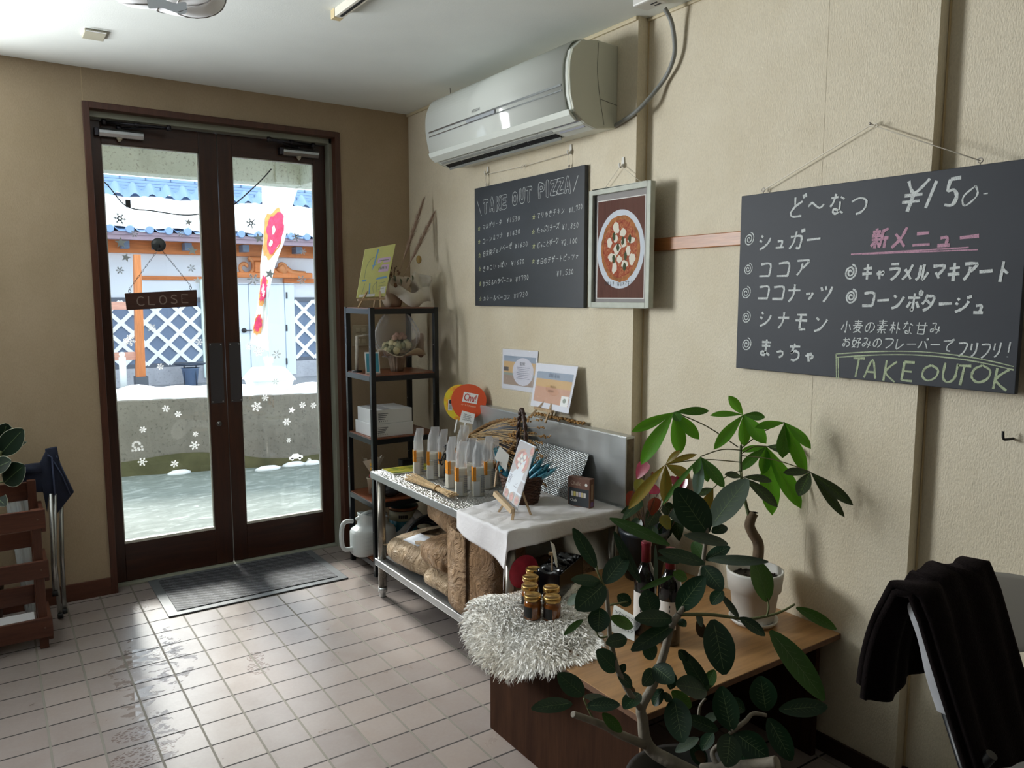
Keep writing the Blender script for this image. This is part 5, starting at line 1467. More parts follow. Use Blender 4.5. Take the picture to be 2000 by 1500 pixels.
# ---- third shelf: two white boxes
z = .760
CART = mat('carton_white', 'D9DBDC', .55)
def carton(x0, y0, z0, x1, y1, z1, label):
    t = thing('cardboard_box', ((x0+x1)/2, (y0+y1)/2, z0), label, 'box', 'white boxes on the rack')
    b = MB(); b.box(x0, y0, z0, x1, y1, z1); b.build('carton', CART, t, bevel=.002)
    sh = Sheet([(x0, y0, z0), (x1, y0, z0), (x1, y0, z1), (x0, y0, z1)])
    b = MB()
    for k in range(4): sh.rect(b, .10, .70-.13*k, .36-.03*k, .76-.13*k)
    for k in range(5): sh.rect(b, .12+.05*k, .15, .14+.05*k, .24)
    b.build('shipping_print', mat('carton_print_grey', '6A6E74', .7), t, recalc=False)
    b = MB(); b.box(x0+.05, y0-.0004, z1-.0004, x0+.10, y1+.0004, z1+.0005); b.build('packing_tape', mat('tape_grey_white', 'C4C6CC', .25), t)
    return t
carton(.838, -.030, z+.0005, 1.075, .215, z+.0705, 'lower of two flat white cardboard boxes on the middle rack shelf')
carton(.846, -.026, z+.0712, 1.070, .200, z+.147, 'upper of two flat white cardboard boxes on the middle rack shelf')

# ---- fourth shelf: flower pot, black pouch, small black box
z = .412
pp = thing('flower_pot', (.905, .13, z), 'small pot with paper-wrapped yellow flowers and red ribbon on the lower rack shelf', 'flowers')
b = MB(); b.lathe([(.030, z+.0005), (.038, z+.085), (.041, z+.088), (.041, z+.095), (.034, z+.095), (.03, z+.05)], 18, (.905, .13, 0)); b.build('pot', mat('pot_beige', 'B8A68E', .7), pp)
b = MB(); b.ball((.905, .12, z+.105), .030, 10, (1.1, .8, .7)); b.build('ribbon', mat('ribbon_red', 'C8284A', .5), pp)
b = MB()
for k in range(7):
    a = k*.9; b.add([(.905, .13, z+.09), (.905+.065*math.cos(a)-.012, .13+.03*math.sin(a), z+.215+.02*math.sin(3*a)), (.905+.065*math.cos(a+.7), .13+.03*math.sin(a+.7), z+.205)], [(0, 1, 2)], False)
b.build('paper_sheet', mat('paper_cream', 'DAD4C6', .7), pp, recalc=False)
b = MB()
for k in range(8): b.ball((.88+.008*(k % 4), .10, z+.15+.012*(k//2)), .011, 8)
b.build('yellow_bloom', mat('bloom_yellow', 'DCA93C', .7, 0, .2, 60), pp)
b = MB(); b.ball((.885, .02, z+.046), .045, 14, (.95, 1.0, 1)); b.ball((.95, .01, z+.04), .04, 14, (1.6, 1, .95)); b.ball((1.06, .03, z+.05), .05, 14, (1.9, 1.2, .95))
tag(b.build('black_pouch', mat('pouch_black_vinyl', '2A2C32', .25)), 'lumpy black vinyl pouch lying on the lower rack shelf', 'pouch')
b = MB(); b.box(1.08, .12, z+.0005, 1.15, .18, z+.170); tag(b.build('black_canister', BLACKE, bevel=.004), 'square black canister standing at the back of the lower rack shelf', 'canister')

# ---- bottom shelf: watering can, tin, black hose coil
z = .085
wc = thing('watering_can', (.87, .10, z), 'white plastic watering can with a loop handle on the bottom of the rack', 'watering can')
WPL = mat('white_plastic_can', 'DCE2E2', .28)
cx, cy = .885, .112
b = MB()
def canbody(i, j):
    prof = [(.0, 0), (.118, 0), (.126, .012), (.126, .125), (.118, .140), (.100, .150), (.086, .160), (.080, .195), (.084, .215)]
    t = j*(len(prof)-1); a = min(int(t), len(prof)-2); f = t-a
    r_ = prof[a][0]*(1-f)+prof[a+1][0]*f; h = prof[a][1]*(1-f)+prof[a+1][1]*f
    an = 2*PI*i; c, s_ = math.cos(an), math.sin(an)
    q = (abs(c)**3.2+abs(s_)**3.2)**(-1/3.2)
    return V3((cx+r_*q*c, cy+.62*r_*q*s_, z+.0008+h+ (0.02*(-c)*(h/.215)**6)))
b.grid(canbody, 48, 24); b.build('body', WPL, wc, solid=.002)
b = MB()
for h in (.03, .055, .08, .105): b.tube([canbody(k/40, .2)+V3((0, 0, h-.0)) for k in range(0)], .001) if False else None
b.tube(smooth_path([(cx-.118, cy-.0, z+.195), (cx-.160, cy, z+.198), (cx-.182, cy, z+.17), (cx-.186, cy, z+.09), (cx-.170, cy, z+.045), (cx-.120, cy, z+.038)], 5), .0125, 10)
b.tube(smooth_path([(cx-.10, cy, z+.200), (cx-.02, cy-.0, z+.232), (cx+.085, cy, z+.205)], 4), .010, 8)
b.build('handle', WPL, wc)
b = MB(); b.tube(smooth_path([(cx+.11, cy, z+.04), (cx+.17, cy-.01, z+.08), (cx+.25, cy-.02, z+.155)], 4), [.022]*4+[.018]*4+[.016], 12); b.lathe([(.016, 0), (.024, .02), (.028, .045), (0, .05)], 14, (cx+.25, cy-.02, z+.155), True, Matrix.Rotation(R(55), 4, 'Y')); b.build('spout', WPL, wc)
b = MB(); sh = Sheet([(cx-.10, cy-.0785, z+.03), (cx+.06, cy-.0785, z+.03), (cx+.06, cy-.0785, z+.13), (cx-.10, cy-.0785, z+.13)], .0005)
for k in range(4): sh.line(b, [(0.02, .12+.22*k), (.95, .12+.22*k)], .0012)
sh.line(b, [(.3, .62), (.55, .28), (.8, .62), (.3, .62)], .0012); b.build('moulded_line', mat('can_relief', 'C6CECF', .3), wc, recalc=False)
tn = thing('storage_tin', (1.112, .19, z), 'round teal and cream tin with a copper rim under the rack shelves', 'tin')
b = MB(); b.lathe([(0, .0008), (.080, .0008), (.081, .004), (.081, .20)], 32, (1.112, .19, z)); b.build('body', mat('tin_teal', '1F7C92', .35), tn)
b = MB(); b.lathe([(.0815, .138), (.0815, .196)], 32, (1.112, .19, z)); b.build('cream_band', mat('tin_cream', 'C4C2A4', .4), tn)
b = MB(); b.lathe([(.084, .195), (.087, .200), (.087, .214), (.083, .219), (.0, .219)], 32, (1.112, .19, z)); ld = b.build('lid', mat('tin_lid_teal', '2E5C66', .35), tn)
b = MB(); b.lathe([(.0872, .198), (.0885, .206), (.0872, .216)], 32, (1.112, .19, z)); b.build('rim', mat('tin_copper', '9C6A48', .3, .6), ld)
b = MB()
for k in range(5): a = -2.3+k*.13; b.box(1.112+.083*math.cos(a)-.003, .19+.083*math.sin(a)-.003, z+.155, 1.112+.083*math.cos(a)+.004, .19+.083*math.sin(a)+.003, z+.175)
for k in range(3): a = -2.1+k*.28; b.tube(smooth_path([(1.112+.083*math.cos(a-.1), .19+.083*math.sin(a-.1), z+.06), (1.112+.083*math.cos(a), .19+.083*math.sin(a), z+.11), (1.112+.083*math.cos(a+.1), .19+.083*math.sin(a+.1), z+.07)], 3), .004, 5)
b.build('printed_lettering', mat('tin_print_dark', '3E3A34', .5), tn)
b = MB()
hc = V3((1.07, -.185, .175))
for k in range(4):
    Rr = .165-.020*k
    b.tube([hc+V3((Rr*math.cos(a*PI/18), -.045+.03*k+.02*math.sin(a*PI/18), Rr*math.sin(a*PI/18))) for a in range(37)], .0095, 8, False)
tag(b.build('hose_coil', mat('hose_black', '16181C', .4)), 'black hose coil standing between the rack and the steel table', 'hose')
# ================================================================ stainless steel table with backsplash
TZ = .648
def steel(name, c, r, streak=True, dimple=False):
    t = NT(name)
    n = t.noise(5, 4, .6, t.mapping((1, .25, 1)))
    t.l(t.ramp(n.outputs[0], [(.3, tuple(x*.82 for x in lin(c))), (.7, lin(c))]), t.b.inputs['Base Color'])
    t.b.inputs['Metallic'].default_value = .8
    t.l(t.math('ADD', t.math('MULTIPLY', n.outputs[0], .12), r), t.b.inputs['Roughness'])
    if dimple:
        v = t.n('ShaderNodeTexVoronoi'); v.inputs['Scale'].default_value = 115; t.l(t.mapping((1, 1, 0)), v.inputs['Vector'])
        t.bump(v.outputs['Distance'], 1.0, .006)
    return t.m
STL = steel('stainless_steel', 'CDD0D0', .30); STLD = steel('embossed_stainless', 'DCDEDE', .24, True, True); STLW = steel('worn_steel_leg', '9A958C', .22)
TX0, TX1, TY0, TY1 = .700, 1.290, -1.520, -.292
tb = thing('steel_table', ((TX0+TX1)/2, (TY0+TY1)/2, 0), 'stainless steel work table with lower shelf and low backsplash against the wall', 'table')
b = MB(); b.box(TX0, TY0, TZ-.032, TX1, TY1, TZ); b.build('table_top', [STLD], tb, bevel=.003)
b = MB(); b.box(TX0-.0012, TY0, TZ-.034, TX0-.0002, TY1, TZ-.004); b.build('front_edge', STL, tb)
for x in (TX0+.020, TX1-.055):
    for y in (TY0+.02, TY1-.055):
        cxx, cyy = x+.018, y+.018
        b = MB(); b.lathe([(.0205, .05), (.0205, TZ-.032)], 20, (cxx, cyy, 0)); lg = b.build('leg', STLW, tb)
        b = MB(); b.lathe([(.013, 0), (.016, .004), (.016, .022), (.0225, .028), (.0225, .052)], 16, (cxx, cyy, 0)); b.build('adjustable_foot', STL, lg)
LZ = .200
b = MB(); b.box(TX0+.008, TY0+.012, LZ-.034, TX1-.01, TY1-.012, LZ); b.build('lower_shelf', steel('shelf_steel', 'C9CCCE', .25), tb, bevel=.003)
b = MB(); b.box(TX1-.012, TY0-.002, TZ-.03, XW-.010, TY1-.03, .945); b.box(TX1-.010, TY0-.004, .9445, XW-.008, TY1-.03, .948)
b.build('backsplash', STL, tb, bevel=.002)
b = MB(); b.box(TX1-.006, TY0-.0036, TZ-.028, XW-.014, TY0-.002, .938); b.build('splash_end', mat('splash_end_stained', '6B5E4C', .7, .3, .5, 22), tb)

# ---- kraft paper flour sacks on the lower shelf
def kraft(name, c1, c2):
    t = NT(name)
    n = t.noise(11, 5, .65, None, 1.6); w = t.noise(4, 2)
    t.l(t.ramp(w.outputs[0], [(.35, lin(c1)), (.7, lin(c2))]), t.b.inputs['Base Color'])
    t.b.inputs['Roughness'].default_value = .55
    t.bump(n.outputs[0], 1.0, .07)
    return t.m
KR = kraft('kraft_paper', 'A58360', 'BE9C78'); KR2 = kraft('kraft_paper_pale', 'B69A78', 'CDB494'); KR3 = kraft('kraft_paper_dark', '8E6C4A', 'A5825E')
def sack(name, c, dims, rz, tilt, m, label, seed, parent=None):
    rnd = random.Random(seed)
    M = Matrix.Translation(c) @ Matrix.Rotation(rz, 4, 'Z') @ Euler(tilt).to_matrix().to_4x4()
    ph = [rnd.uniform(0, 6) for _ in range(8)]
    def fn(i, j):
        a, t = 2*PI*i, PI*(j-.5)
        e = .32
        sp = lambda x, p: math.copysign(abs(x)**p, x)
        x = sp(math.cos(t), e)*sp(math.cos(a), .36); y = sp(math.cos(t), e)*sp(math.sin(a), .36); zz = sp(math.sin(t), .85)
        pinch = 1-.55*max(0, abs(y)-.80)/.20
        wr = .022*math.sin(9*a+ph[0]+3*zz)+.018*math.sin(17*a+ph[1])*abs(y)+.02*math.sin(7*x+5*y+ph[2])
        flat = .86+.14*(1-abs(x*y))
        return V3((dims[0]*(x*.5*(1-.05*abs(y)**4)+wr*.3), dims[1]*(y*.5+wr*.2), dims[2]*(zz*.5*pinch*flat+wr*.7*abs(math.cos(t))*.5)))
    b = MB(M); b.grid(fn, 72, 28)
    # crimped seam at both ends
    b.grid(lambda i, j: V3((dims[0]*(i-.5)*.86, dims[1]*(.485+.045*j), dims[2]*.03*math.sin(9*i+ph[3]))), 20, 1)
    b.grid(lambda i, j: V3((dims[0]*(i-.5)*.86, -dims[1]*(.485+.045*j), dims[2]*.03*math.sin(8*i+ph[4]))), 20, 1)
    return tag(b.build(name, m), label, 'sack', 'kraft paper flour sacks under the steel table'), M
GK = None
o, M_ = sack('flour_sack', (.97, -.60, LZ+.078), (.50, .50, .150), R(6), (0, 0, 0), KR2, 'large kraft sack with a white sticker, bottom left of the pile', 1)
b = MB(M_); b.grid(lambda i, j: V3((-.20+.10*i, -.03+.13*j, .0790-.012*(1-i))), 3, 3); b.build('sticker', mat('sticker_pale_blue', 'C9CED8', .6), o, solid=.0008)
sack('flour_sack', (.93, -.885, LZ+.170), (.44, .27, .135), R(-4), (R(-2), 0, 0), KR, 'creased kraft sack lying on top of the right half of the pile', 2)
sack('flour_sack', (.94, -.905, LZ+.053), (.44, .30, .100), R(3), (0, 0, 0), KR2, 'flat kraft sack squeezed at the bottom right of the pile', 3)
sack('flour_sack', (1.03, -.72, LZ+.275), (.36, .40, .115), R(-8), (R(2), 0, 0), KR, 'topmost kraft sack of the pile, just under the table top', 4)
# open upright paper bag
pb = thing('paper_bag', (.83, -1.16, LZ), 'tall upright kraft paper bag with a folded flap beside the sack pile', 'bag')
b = MB()
def bagfn(i, j):
    a = 2*PI*i; c, s_ = math.cos(a), math.sin(a); q = (abs(c)**5+abs(s_)**5)**(-1/5)
    k = 1-.10*j+.025*math.sin(5*a+7*j)
    return V3((.835+.105*q*c*k, -1.20+.150*q*s_*k+.0*j, LZ+.001+.345*j+.012*math.sin(3*a)*j))
b.grid(bagfn, 48, 14); b.lathe([(0, LZ+.002), (.095, LZ+.002)], 4, (.835, -1.20, 0)); b.build('body', KR3, pb, solid=.0015)
b = MB(); b.grid(lambda i, j: V3((.722-.012*math.sin(PI*i), -1.03-.15*i, LZ+.02+.34*j-.02*i+.012*math.sin(9*j))), 8, 14); b.build('folded_side', KR, pb, solid=.0015)
# big sack with red roundel further right, under the cloth end
o, M_ = sack('flour_sack', (1.02, -1.385, LZ+.125), (.34, .23, .245), R(0), (0, 0, 0), KR3, 'brown sack with a red roundel under the cloth-covered end of the table', 6)
b = MB(); rq = ony(1024, 1120, -1.5065); sh = Sheet([(rq.x-.07, -1.5065, rq.z-.08), (rq.x+.09, -1.5065, rq.z-.08), (rq.x+.09, -1.5065, rq.z+.08), (rq.x-.07, -1.5065, rq.z+.08)], .001); sh.disc(b, .42, .55, .42, .40); sh.disc(b, .42, .55, .2, .19, .0006)
b.f = b.f; b.build('red_roundel', mat('roundel_red', 'A8283A', .6, 0, .25, 30), o, recalc=False)

# ---- white cloth over the near end of the table
CLOTH = NT('white_cotton'); CLOTH.b.inputs['Base Color'].default_value = rgba('E4E2E4'); CLOTH.b.inputs['Roughness'].default_value = .85
CLOTH.bump(CLOTH.noise(14, 4, .6, None, .8).outputs[0], .35, .012)
def clothfn(i, j):
    # i across the table from the wall edge to the hanging front; j along it to the near end
    y = -1.13-.46*j + .03*(1-j)*math.sin(5*i)
    s = i*(.640+.055*j)     # distance from the wall edge
    x = 1.262-s; z = TZ+.0032
    over = max(0.0, TX0-.004-x)
    if over > 0: x = TX0-.006-.012*math.sin(8*j)*min(1, over*12)-.01*over; z = TZ+.003-over*(1.0+.25*j)
    oy = max(0.0, TY0-.004-y)
    if oy > 0:
        y = TY0-.006-.008*math.sin(11*i)*min(1, oy*14); z -= oy*1.0
    wr = .0030*math.sin(13*i+4*j)*math.sin(7*j+2)+.0025*math.sin(23*j+9*i)+.0020*math.sin(31*i-11*j)
    return V3((x+wr*.4, y, z+abs(wr)*.9))
b = MB(); b.grid(clothfn, 90, 60)
tag(b.build('tablecloth', CLOTH.m, solid=.0012), 'white cotton cloth spread over the near end of the steel table', 'cloth')

# ---- magazine and straw bundle
z = TZ
mg = tag(plaque('magazine', [(.755, -.44, z+.0065), (1.09, -.455, z+.0065), (1.10, -.315, z+.0065), (.755, -.305, z+.0065)], .006, mat('magazine_pages', 'D9DAD8', .5))[0], 'glossy green and yellow magazine lying at the far end of the steel table', 'magazine')
b = MB(); sh = Sheet([(.757, -.438, z+.0068), (1.088, -.453, z+.0068), (1.098, -.317, z+.0068), (.757, -.307, z+.0068)], .0003)
sh.n = V3((0, 0, 1)); sh.rect(b, 0, 0, 1, 1)
t = NT('magazine_cover'); n = t.noise(9, 4, .6, t.mapping((1, 3, 1)), .6)
t.l(t.ramp(n.outputs[0], [(.32, lin('4A5A34')), (.45, lin('7E8E3C')), (.55, lin('C8B848')), (.68, lin('90A068')), (.8, lin('B9B4B0'))]), t.b.inputs['Base Color']); t.b.inputs['Roughness'].default_value = .2
b.build('cover', t.m, mg, recalc=False)
STRAW = mat('straw', 'C9AC80', .7, 0, .25, 60)
st = thing('straw_bundle', (.78, -.80, z), 'small bundle of straw tied in the middle lying along the table front', 'straw')
b = MB(); rnd = random.Random(21)
A_, B_ = V3((.785, -.55, z+.012)), V3((.768, -1.015, z+.020)); dd = B_-A_
for k in range(130):
    t0, t1 = rnd.uniform(0, .12), rnd.uniform(.86, 1.0)
    def off(t): return .0115+.030*abs(t-.66)**1.15
    a = rnd.uniform(0, 2*PI); rr = math.sqrt(rnd.random())
    pts = []
    for t in (t0, .35, .66, t1):
        o_ = off(t)*rr
        pts.append(A_+dd*t+V3((o_*math.cos(a)*1.3, 0, max(-.010, o_*math.sin(a)*.65))))
    b.tube(smooth_path(pts, 2), .0013, 4, False)
b.build('stalks', STRAW, st, recalc=False)
b = MB(); c = A_+dd*.66; b.tube([c+V3((.0145*math.cos(q*PI/8), .001*q, .0135*math.sin(q*PI/8))) for q in range(17)], .003, 6, False); b.build('binding', mat('binding_straw', 'A88656', .8), st)

# ---- bags of flour
FILM = film('bag_clear_film', cover=.34, rough=.16); FLOUR = mat('flour_in_bag', 'D2CDBE', .7, 0, .04, 12); LABO = mat('label_orange', 'EE9A2A', .5); LABW = mat('label_white', 'E9E9E6', .6); LPR = mat('label_print_grey', '84868C', .7)
def flour_bag():
    t = thing('flour_bag', (0, 0, 0), 'x', 'flour', 'clear bags of flour')
    w, d, h = .052, .040, .105
    b = MB()
    def body(i, j, w=w, d=d, h=h):
        a = 2*PI*i; c, s_ = math.cos(a), math.sin(a); q = (abs(c)**4+abs(s_)**4)**(-.25)
        k = 1-.10*max(0, j-.75)/.25
        return V3((w/2*q*c*k, d/2*q*s_*k, .0008+h*j))
    b.grid(body, 32, 8); b.add([body(k/32, 1) for k in range(32)], [tuple(range(32))]); b.build('flour', FLOUR, t)
    b = MB()
    def top(i, j):
        a = 2*PI*i; c, s_ = math.cos(a), math.sin(a); q = (abs(c)**4+abs(s_)**4)**(-.25)
        f = j*.97
        ww = w/2*(1.02-.34*f+.08*f*math.sin(3*a)); dd_ = d/2*(1.02-1.02*f**.8)+.0012
        return V3((ww*q*c+.014*f*f+.004*math.sin(9*j+2*a)*f, dd_*q*s_+.018*f*f*math.sin(2.5*j)+.003*math.sin(7*a)*f*(1-f), h*.70+(.205-h*.70)*j))
    b.grid(top, 36, 16); b.build('clear_film', FILM, t, recalc=False)
    f = -d/2*1.012
    b = MB(); b.quad((-w/2*.98, f, .058), (-w/2*.52, f, .058), (-w/2*.52, f, .112), (-w/2*.98, f, .112)); b.quad((-w/2*1.01, -d*.40, .058), (-w/2*1.01, d*.25, .058), (-w/2*1.01, d*.25, .112), (-w/2*1.01, -d*.40, .112)); b.build('orange_label', LABO, t, recalc=False)
    b = MB(); b.quad((-w/2*.98, f, .004), (w/2*.10, f, .004), (w/2*.10, f, .057), (-w/2*.98, f, .057)); b.build('white_label', LABW, t, recalc=False)
    b = MB()
    for r_ in range(9):
        for c in range(3):
            x = w/2*(.30+.22*c); zz = .014+.0075*r_; b.quad((x, f-.0003, zz), (x+.0042, f-.0003, zz), (x+.0042, f-.0003, zz+.005), (x, f-.0003, zz+.005))
    b.build('printed_text', LPR, t, recalc=False)
    return t
proto = flour_bag()
spots = [(820, 927, .95, .1, 'leftmost clear flour bag, nearest the magazine'), (848, 936, 1.05, -.1, 'second clear flour bag from the left, behind the straw bundle'), (868, 931, .96, .2, 'clear flour bag with orange label just behind the black figurine'), (885, 953, .98, .3, 'clear flour bag directly right of the black figurine'),
         (904, 969, 1.0, .05, 'front-left clear flour bag with its top folded to the left, by the straw end'), (921, 957, .98, -.2, 'clear flour bag behind the two front ones, with a narrow pointed top'), (937, 969, 1.02, .1, 'front-right clear flour bag with an upright pointed top'), (956, 955, 1.0, .35, 'clear flour bag at the right of the row, beside the wheat card'),
         (905, 936, 1.08, -.2, 'tallest clear flour bag at the back of the row, against the dark tray'), (969, 947, .92, .2, 'clear flour bag half hidden behind the white card by the basket')]
for i, (u, v, s, rz, lab) in enumerate(spots):
    p = onz(u, v, TZ+.001)
    o = proto if i == 0 else copy_tree(proto)
    o.location = (p.x, p.y+.015, TZ+.0008); o.scale = (s, s, s*1.16); o.rotation_euler = (0, 0, rz-.35)
    o['label'] = lab
# black figurine playing a saxophone
p = onz(872, 940, TZ)
fg = thing('figurine', (p.x, p.y, TZ), 'slim black figurine playing a saxophone among the flour bags', 'figurine')
FB = mat('figurine_black', '121216', .3)
q = lambda x, z_, y=0: (p.x+x, p.y+y, TZ+z_)
b = MB()
b.lathe([(.016, .0008), (.016, .004), (0, .005)], 16, (p.x, p.y, TZ))
b.tube(smooth_path([q(-.005, .004), q(-.007, .04), q(-.003, .078)], 4), [.0045]*4+[.006]*4+[.0075], 8); b.tube(smooth_path([q(.008, .004), q(.006, .04), q(.002, .078)], 4), [.0045]*4+[.006]*4+[.0075], 8)
b.tube(smooth_path([q(0, .070), q(.002, .10), q(.006, .132), q(.004, .146)], 4), [.010, .010, .010, .010, .012, .013, .013, .012, .011, .008, .006, .005, .005], 10)
b.ball(q(.004, .158), .0115, 12, (.85, .9, 1.15)); b.lathe([(.016, .164), (.016, .166), (.010, .167), (.010, .174), (0, .175)], 14, (p.x+.004, p.y, TZ))
b.tube(smooth_path([q(-.006, .136), q(-.022, .118), q(-.026, .100)], 4), .0038, 7); b.tube(smooth_path([q(.014, .134), q(.004, .112, -.014), q(-.020, .112, -.016)], 4), .0038, 7)
b.build('body', FB, fg)
b = MB(); b.tube(smooth_path([q(-.006, .152, -.01), q(-.018, .148, -.014), q(-.024, .13, -.016), q(-.026, .095, -.016), q(-.034, .086, -.016), q(-.042, .100, -.016), q(-.044, .112, -.016)], 4), [.0015]*6+[.002]*6+[.003]*6+[.004]*4+[.005, .007, .009], 9); b.build('saxophone', FB, fg)
tagp = None
# ---- round tray with a braided straw rim, wheat, perforated sheet
tc = V3((1.20, -.735, .795)); tr_ = .200
lean = R(72)
Mt = Matrix.Translation((1.115, -.725, TZ+.128)) @ Matrix.Rotation(R(-37), 4, 'Y')
b = MB(Mt); b.lathe([(0, -.008), (.185, -.008), (.196, .022), (.190, .022), (.180, -.002), (0, -.002)], 48)
ty = tag(b.build('round_tray', mat('tray_dark_grey', '33353A', .38)), 'big round dark tray with a braided straw rim leaning on the backsplash', 'tray')
b = MB(Mt)
for k in range(3): b.tube([V3(((.194+.006*math.sin(18*a*PI/48+k*2.1))*math.cos(a*PI/48), (.194+.006*math.sin(18*a*PI/48+k*2.1))*math.sin(a*PI/48), .022+.006*math.cos(18*a*PI/48+k*2.1))) for a in range(97)], .0062, 6, False)
b.build('braided_rim', mat('rim_straw_brown', '8A6842', .8, 0, .35, 70), ty)
PERF = NT('perforated_steel')
sp_ = PERF.n('ShaderNodeSeparateXYZ'); PERF.l(PERF.coord(), sp_.inputs[0])
hole = PERF.math('MULTIPLY', PERF.math('SINE', PERF.math('MULTIPLY', sp_.outputs[1], 350.0)), PERF.math('SINE', PERF.math('MULTIPLY', sp_.outputs[2], 620.0)))
PERF.l(PERF.ramp(hole, [(.25, lin('B4B8B8')), (.5, lin('6A6E70'))]), PERF.b.inputs['Base Color']); PERF.b.inputs['Metallic'].default_value = .75; PERF.b.inputs['Roughness'].default_value = .3
PERF.bump(hole, .4, .003)
P = [(1.155, -.755, TZ+.004), (1.160, -1.325, TZ+.004), (1.262, -1.31, .842), (1.262, -.76, .842)]
o, n = plaque('perforated_sheet', P, .0025, PERF.m); tag(o, 'shiny perforated steel sheet leaning on the backsplash behind the basket', 'sheet')
wh = thing('wheat_sheaf', (1.13, -.62, .80), 'sheaf of dried wheat fanning out over the tray towards the basket', 'wheat')
b = MB(); h_ = MB(); rnd = random.Random(31)
root_ = V3((1.135, -.545, .815))
for k in range(46):
    f = rnd.uniform(-1, 1)
    L = rnd.uniform(.34, .62)
    d = V3((-.06+rnd.uniform(-.10, .10), -1.0, .13+.22*f)).normalized()
    e = root_+d*L+V3((0, 0, -.10*L*(1-f)*.5))
    e.x = min(e.x, 1.25)
    s0 = root_-d*rnd.uniform(.02, .09)+V3((0, 0, rnd.uniform(-.008, .008)))
    mid = root_.lerp(e, .5)+V3((0, 0, .015))
    pts = smooth_path([s0, root_+V3((rnd.uniform(-.006, .006), 0, rnd.uniform(-.010, .010))), mid, e], 3)
    b.tube(pts, .0011, 4, False)
    dh = (pts[-1]-pts[-2]).normalized()
    for m_ in range(9):
        c = e+dh*(.0065*m_); sd = V3((rnd.uniform(-1, 1), rnd.uniform(-.4, .4), rnd.uniform(-1, 1))).normalized()*.0042
        h_.ball(c+sd, .0038, 6, (1, 1.5, 1))
b.build('stalks', STRAW, wh, recalc=False); h_.build('ears', mat('wheat_ear_brown', 'A07844', .8, 0, .3, 90), wh)
b = MB(); b.tube([root_+V3((.013*math.cos(q*PI/8), .002, .013*math.sin(q*PI/8))) for q in range(17)], .0028, 6, False); b.build('binding', MATS['binding_straw'], wh)
# strand of wheat ears lying along the splash top
wb = thing('wheat_ears', (1.30, -1.0, .948), 'row of small dried wheat ears lying on top of the backsplash', 'wheat')
b = MB()
for k in range(60):
    y = -.86-.36*k/60; b.ball((1.304+rnd.uniform(-.008, .008), y, .955+rnd.uniform(0, .009)), .0068, 6, (1, 1.4, .9))
b.build('ears', MATS['wheat_ear_brown'], wb)

# ---- round fans on the wall side, with a note
def fan(name, c, w, h, m, label, tilt):
    """paddle fan: rounded face towards the room, stick below"""
    t = thing(name, (c.x, c.y, c.z-h*.5), label, 'fan', 'round paper fans')
    ex = V3((.72, -.70, 0)).normalized(); ey = V3((.12, .14, 1)).normalized(); ey = (ey-ex*ey.dot(ex)).normalized()
    pts = []
    for k in range(48):
        a = 2*PI*k/48; x = math.cos(a); y = math.sin(a)
        xx = x*w/2*(1+.10*y) ; yy = y*h/2
        X, Y = xx*math.cos(tilt)-yy*math.sin(tilt), xx*math.sin(tilt)+yy*math.cos(tilt)
        pts.append((X, Y))
    b = MB(); b.prism(pts, .0016, c, ex, ey); o = b.build('face', m, t)
    q0 = (h*.48*math.sin(tilt), -h*.48*math.cos(tilt)); q1 = (h*.85*math.sin(tilt), -h*.85*math.cos(tilt))
    b = MB(); b.bar(c+ex*q0[0]+ey*q0[1], c+ex*q1[0]+ey*q1[1], .012, .004); b.build('stick', PAPER, t)
    return t, ex, ey, o
YEL = NT('fan_yellow'); n = YEL.noise(26, 4); YEL.l(YEL.ramp(n.outputs[0], [(.42, lin('E8D22A')), (.55, lin('F0B428')), (.66, lin('E27A2A'))]), YEL.b.inputs['Base Color']); YEL.b.inputs['Roughness'].default_value = .5
c1 = onx(899, 786, 1.262)
t1, ex, ey, o1 = fan('paper_fan', c1, .185, .195, YEL.m, 'yellow and orange printed round fan tucked behind the red-orange fan', -.15)
b = MB(); nn = ex.cross(ey).normalized(); nn = nn if nn.dot(CAM-c1) > 0 else -nn
for (a, bb, wd) in ((-.055, -.012, .020), (-.030, .030, .016)):
    cc = c1+ex*a+ey*bb+nn*.0022
    b.cur = 0; b.quad(cc-ex*wd*.6-ey*.032, cc+ex*wd*.6-ey*.032, cc+ex*wd*.6+ey*.026, cc-ex*wd*.6+ey*.026)
    b.cur = 1; hc_ = cc+ey*.014+nn*.0006
    b.add([hc_]+[hc_+ex*.0085*math.cos(k*PI/7)+ey*.012*math.sin(k*PI/7) for k in range(14)], [(0, 1+k, 1+(k+1) % 14) for k in range(14)])
    b.cur = 2; cc2 = cc-ey*.014+nn*.0006; b.quad(cc2-ex*.010-ey*.014, cc2+ex*.010-ey*.014, cc2+ex*.007+ey*.014, cc2-ex*.007+ey*.014)
b.build('printed_figure', [mat('fan_print_pale', 'D8D6E0', .6), mat('fan_print_black', '241E22', .6), mat('fan_print_grey', '9AA39C', .6)], o1, recalc=False)
c2 = onx(915, 785, 1.236)
t2, ex, ey, o2 = fan('paper_fan', c2, .190, .188, mat('fan_red_orange', 'D8501E', .5), 'red-orange round fan reading Chu! leaning against the wall', -.12)
nn = ex.cross(ey).normalized(); nn = nn if nn.dot(CAM-c2) > 0 else -nn
er = (ex*math.cos(-.16)+ey*math.sin(-.16)); eu = (ey*math.cos(-.16)-ex*math.sin(-.16))
cc = c2+eu*.022+nn*.0022+er*.006
b = MB(); b.quad(cc-er*.040-eu*.026, cc+er*.040-eu*.026, cc+er*.040+eu*.026, cc-er*.040+eu*.026); b.build('logo_patch', PAPER, o2, recalc=False)
text_mesh('logo_lettering', 'Chu!', .054, cc+nn*.0005-eu*.001, er, eu, mat('logo_red', 'C43A30', .5), o2, width=.066, bold=.001)
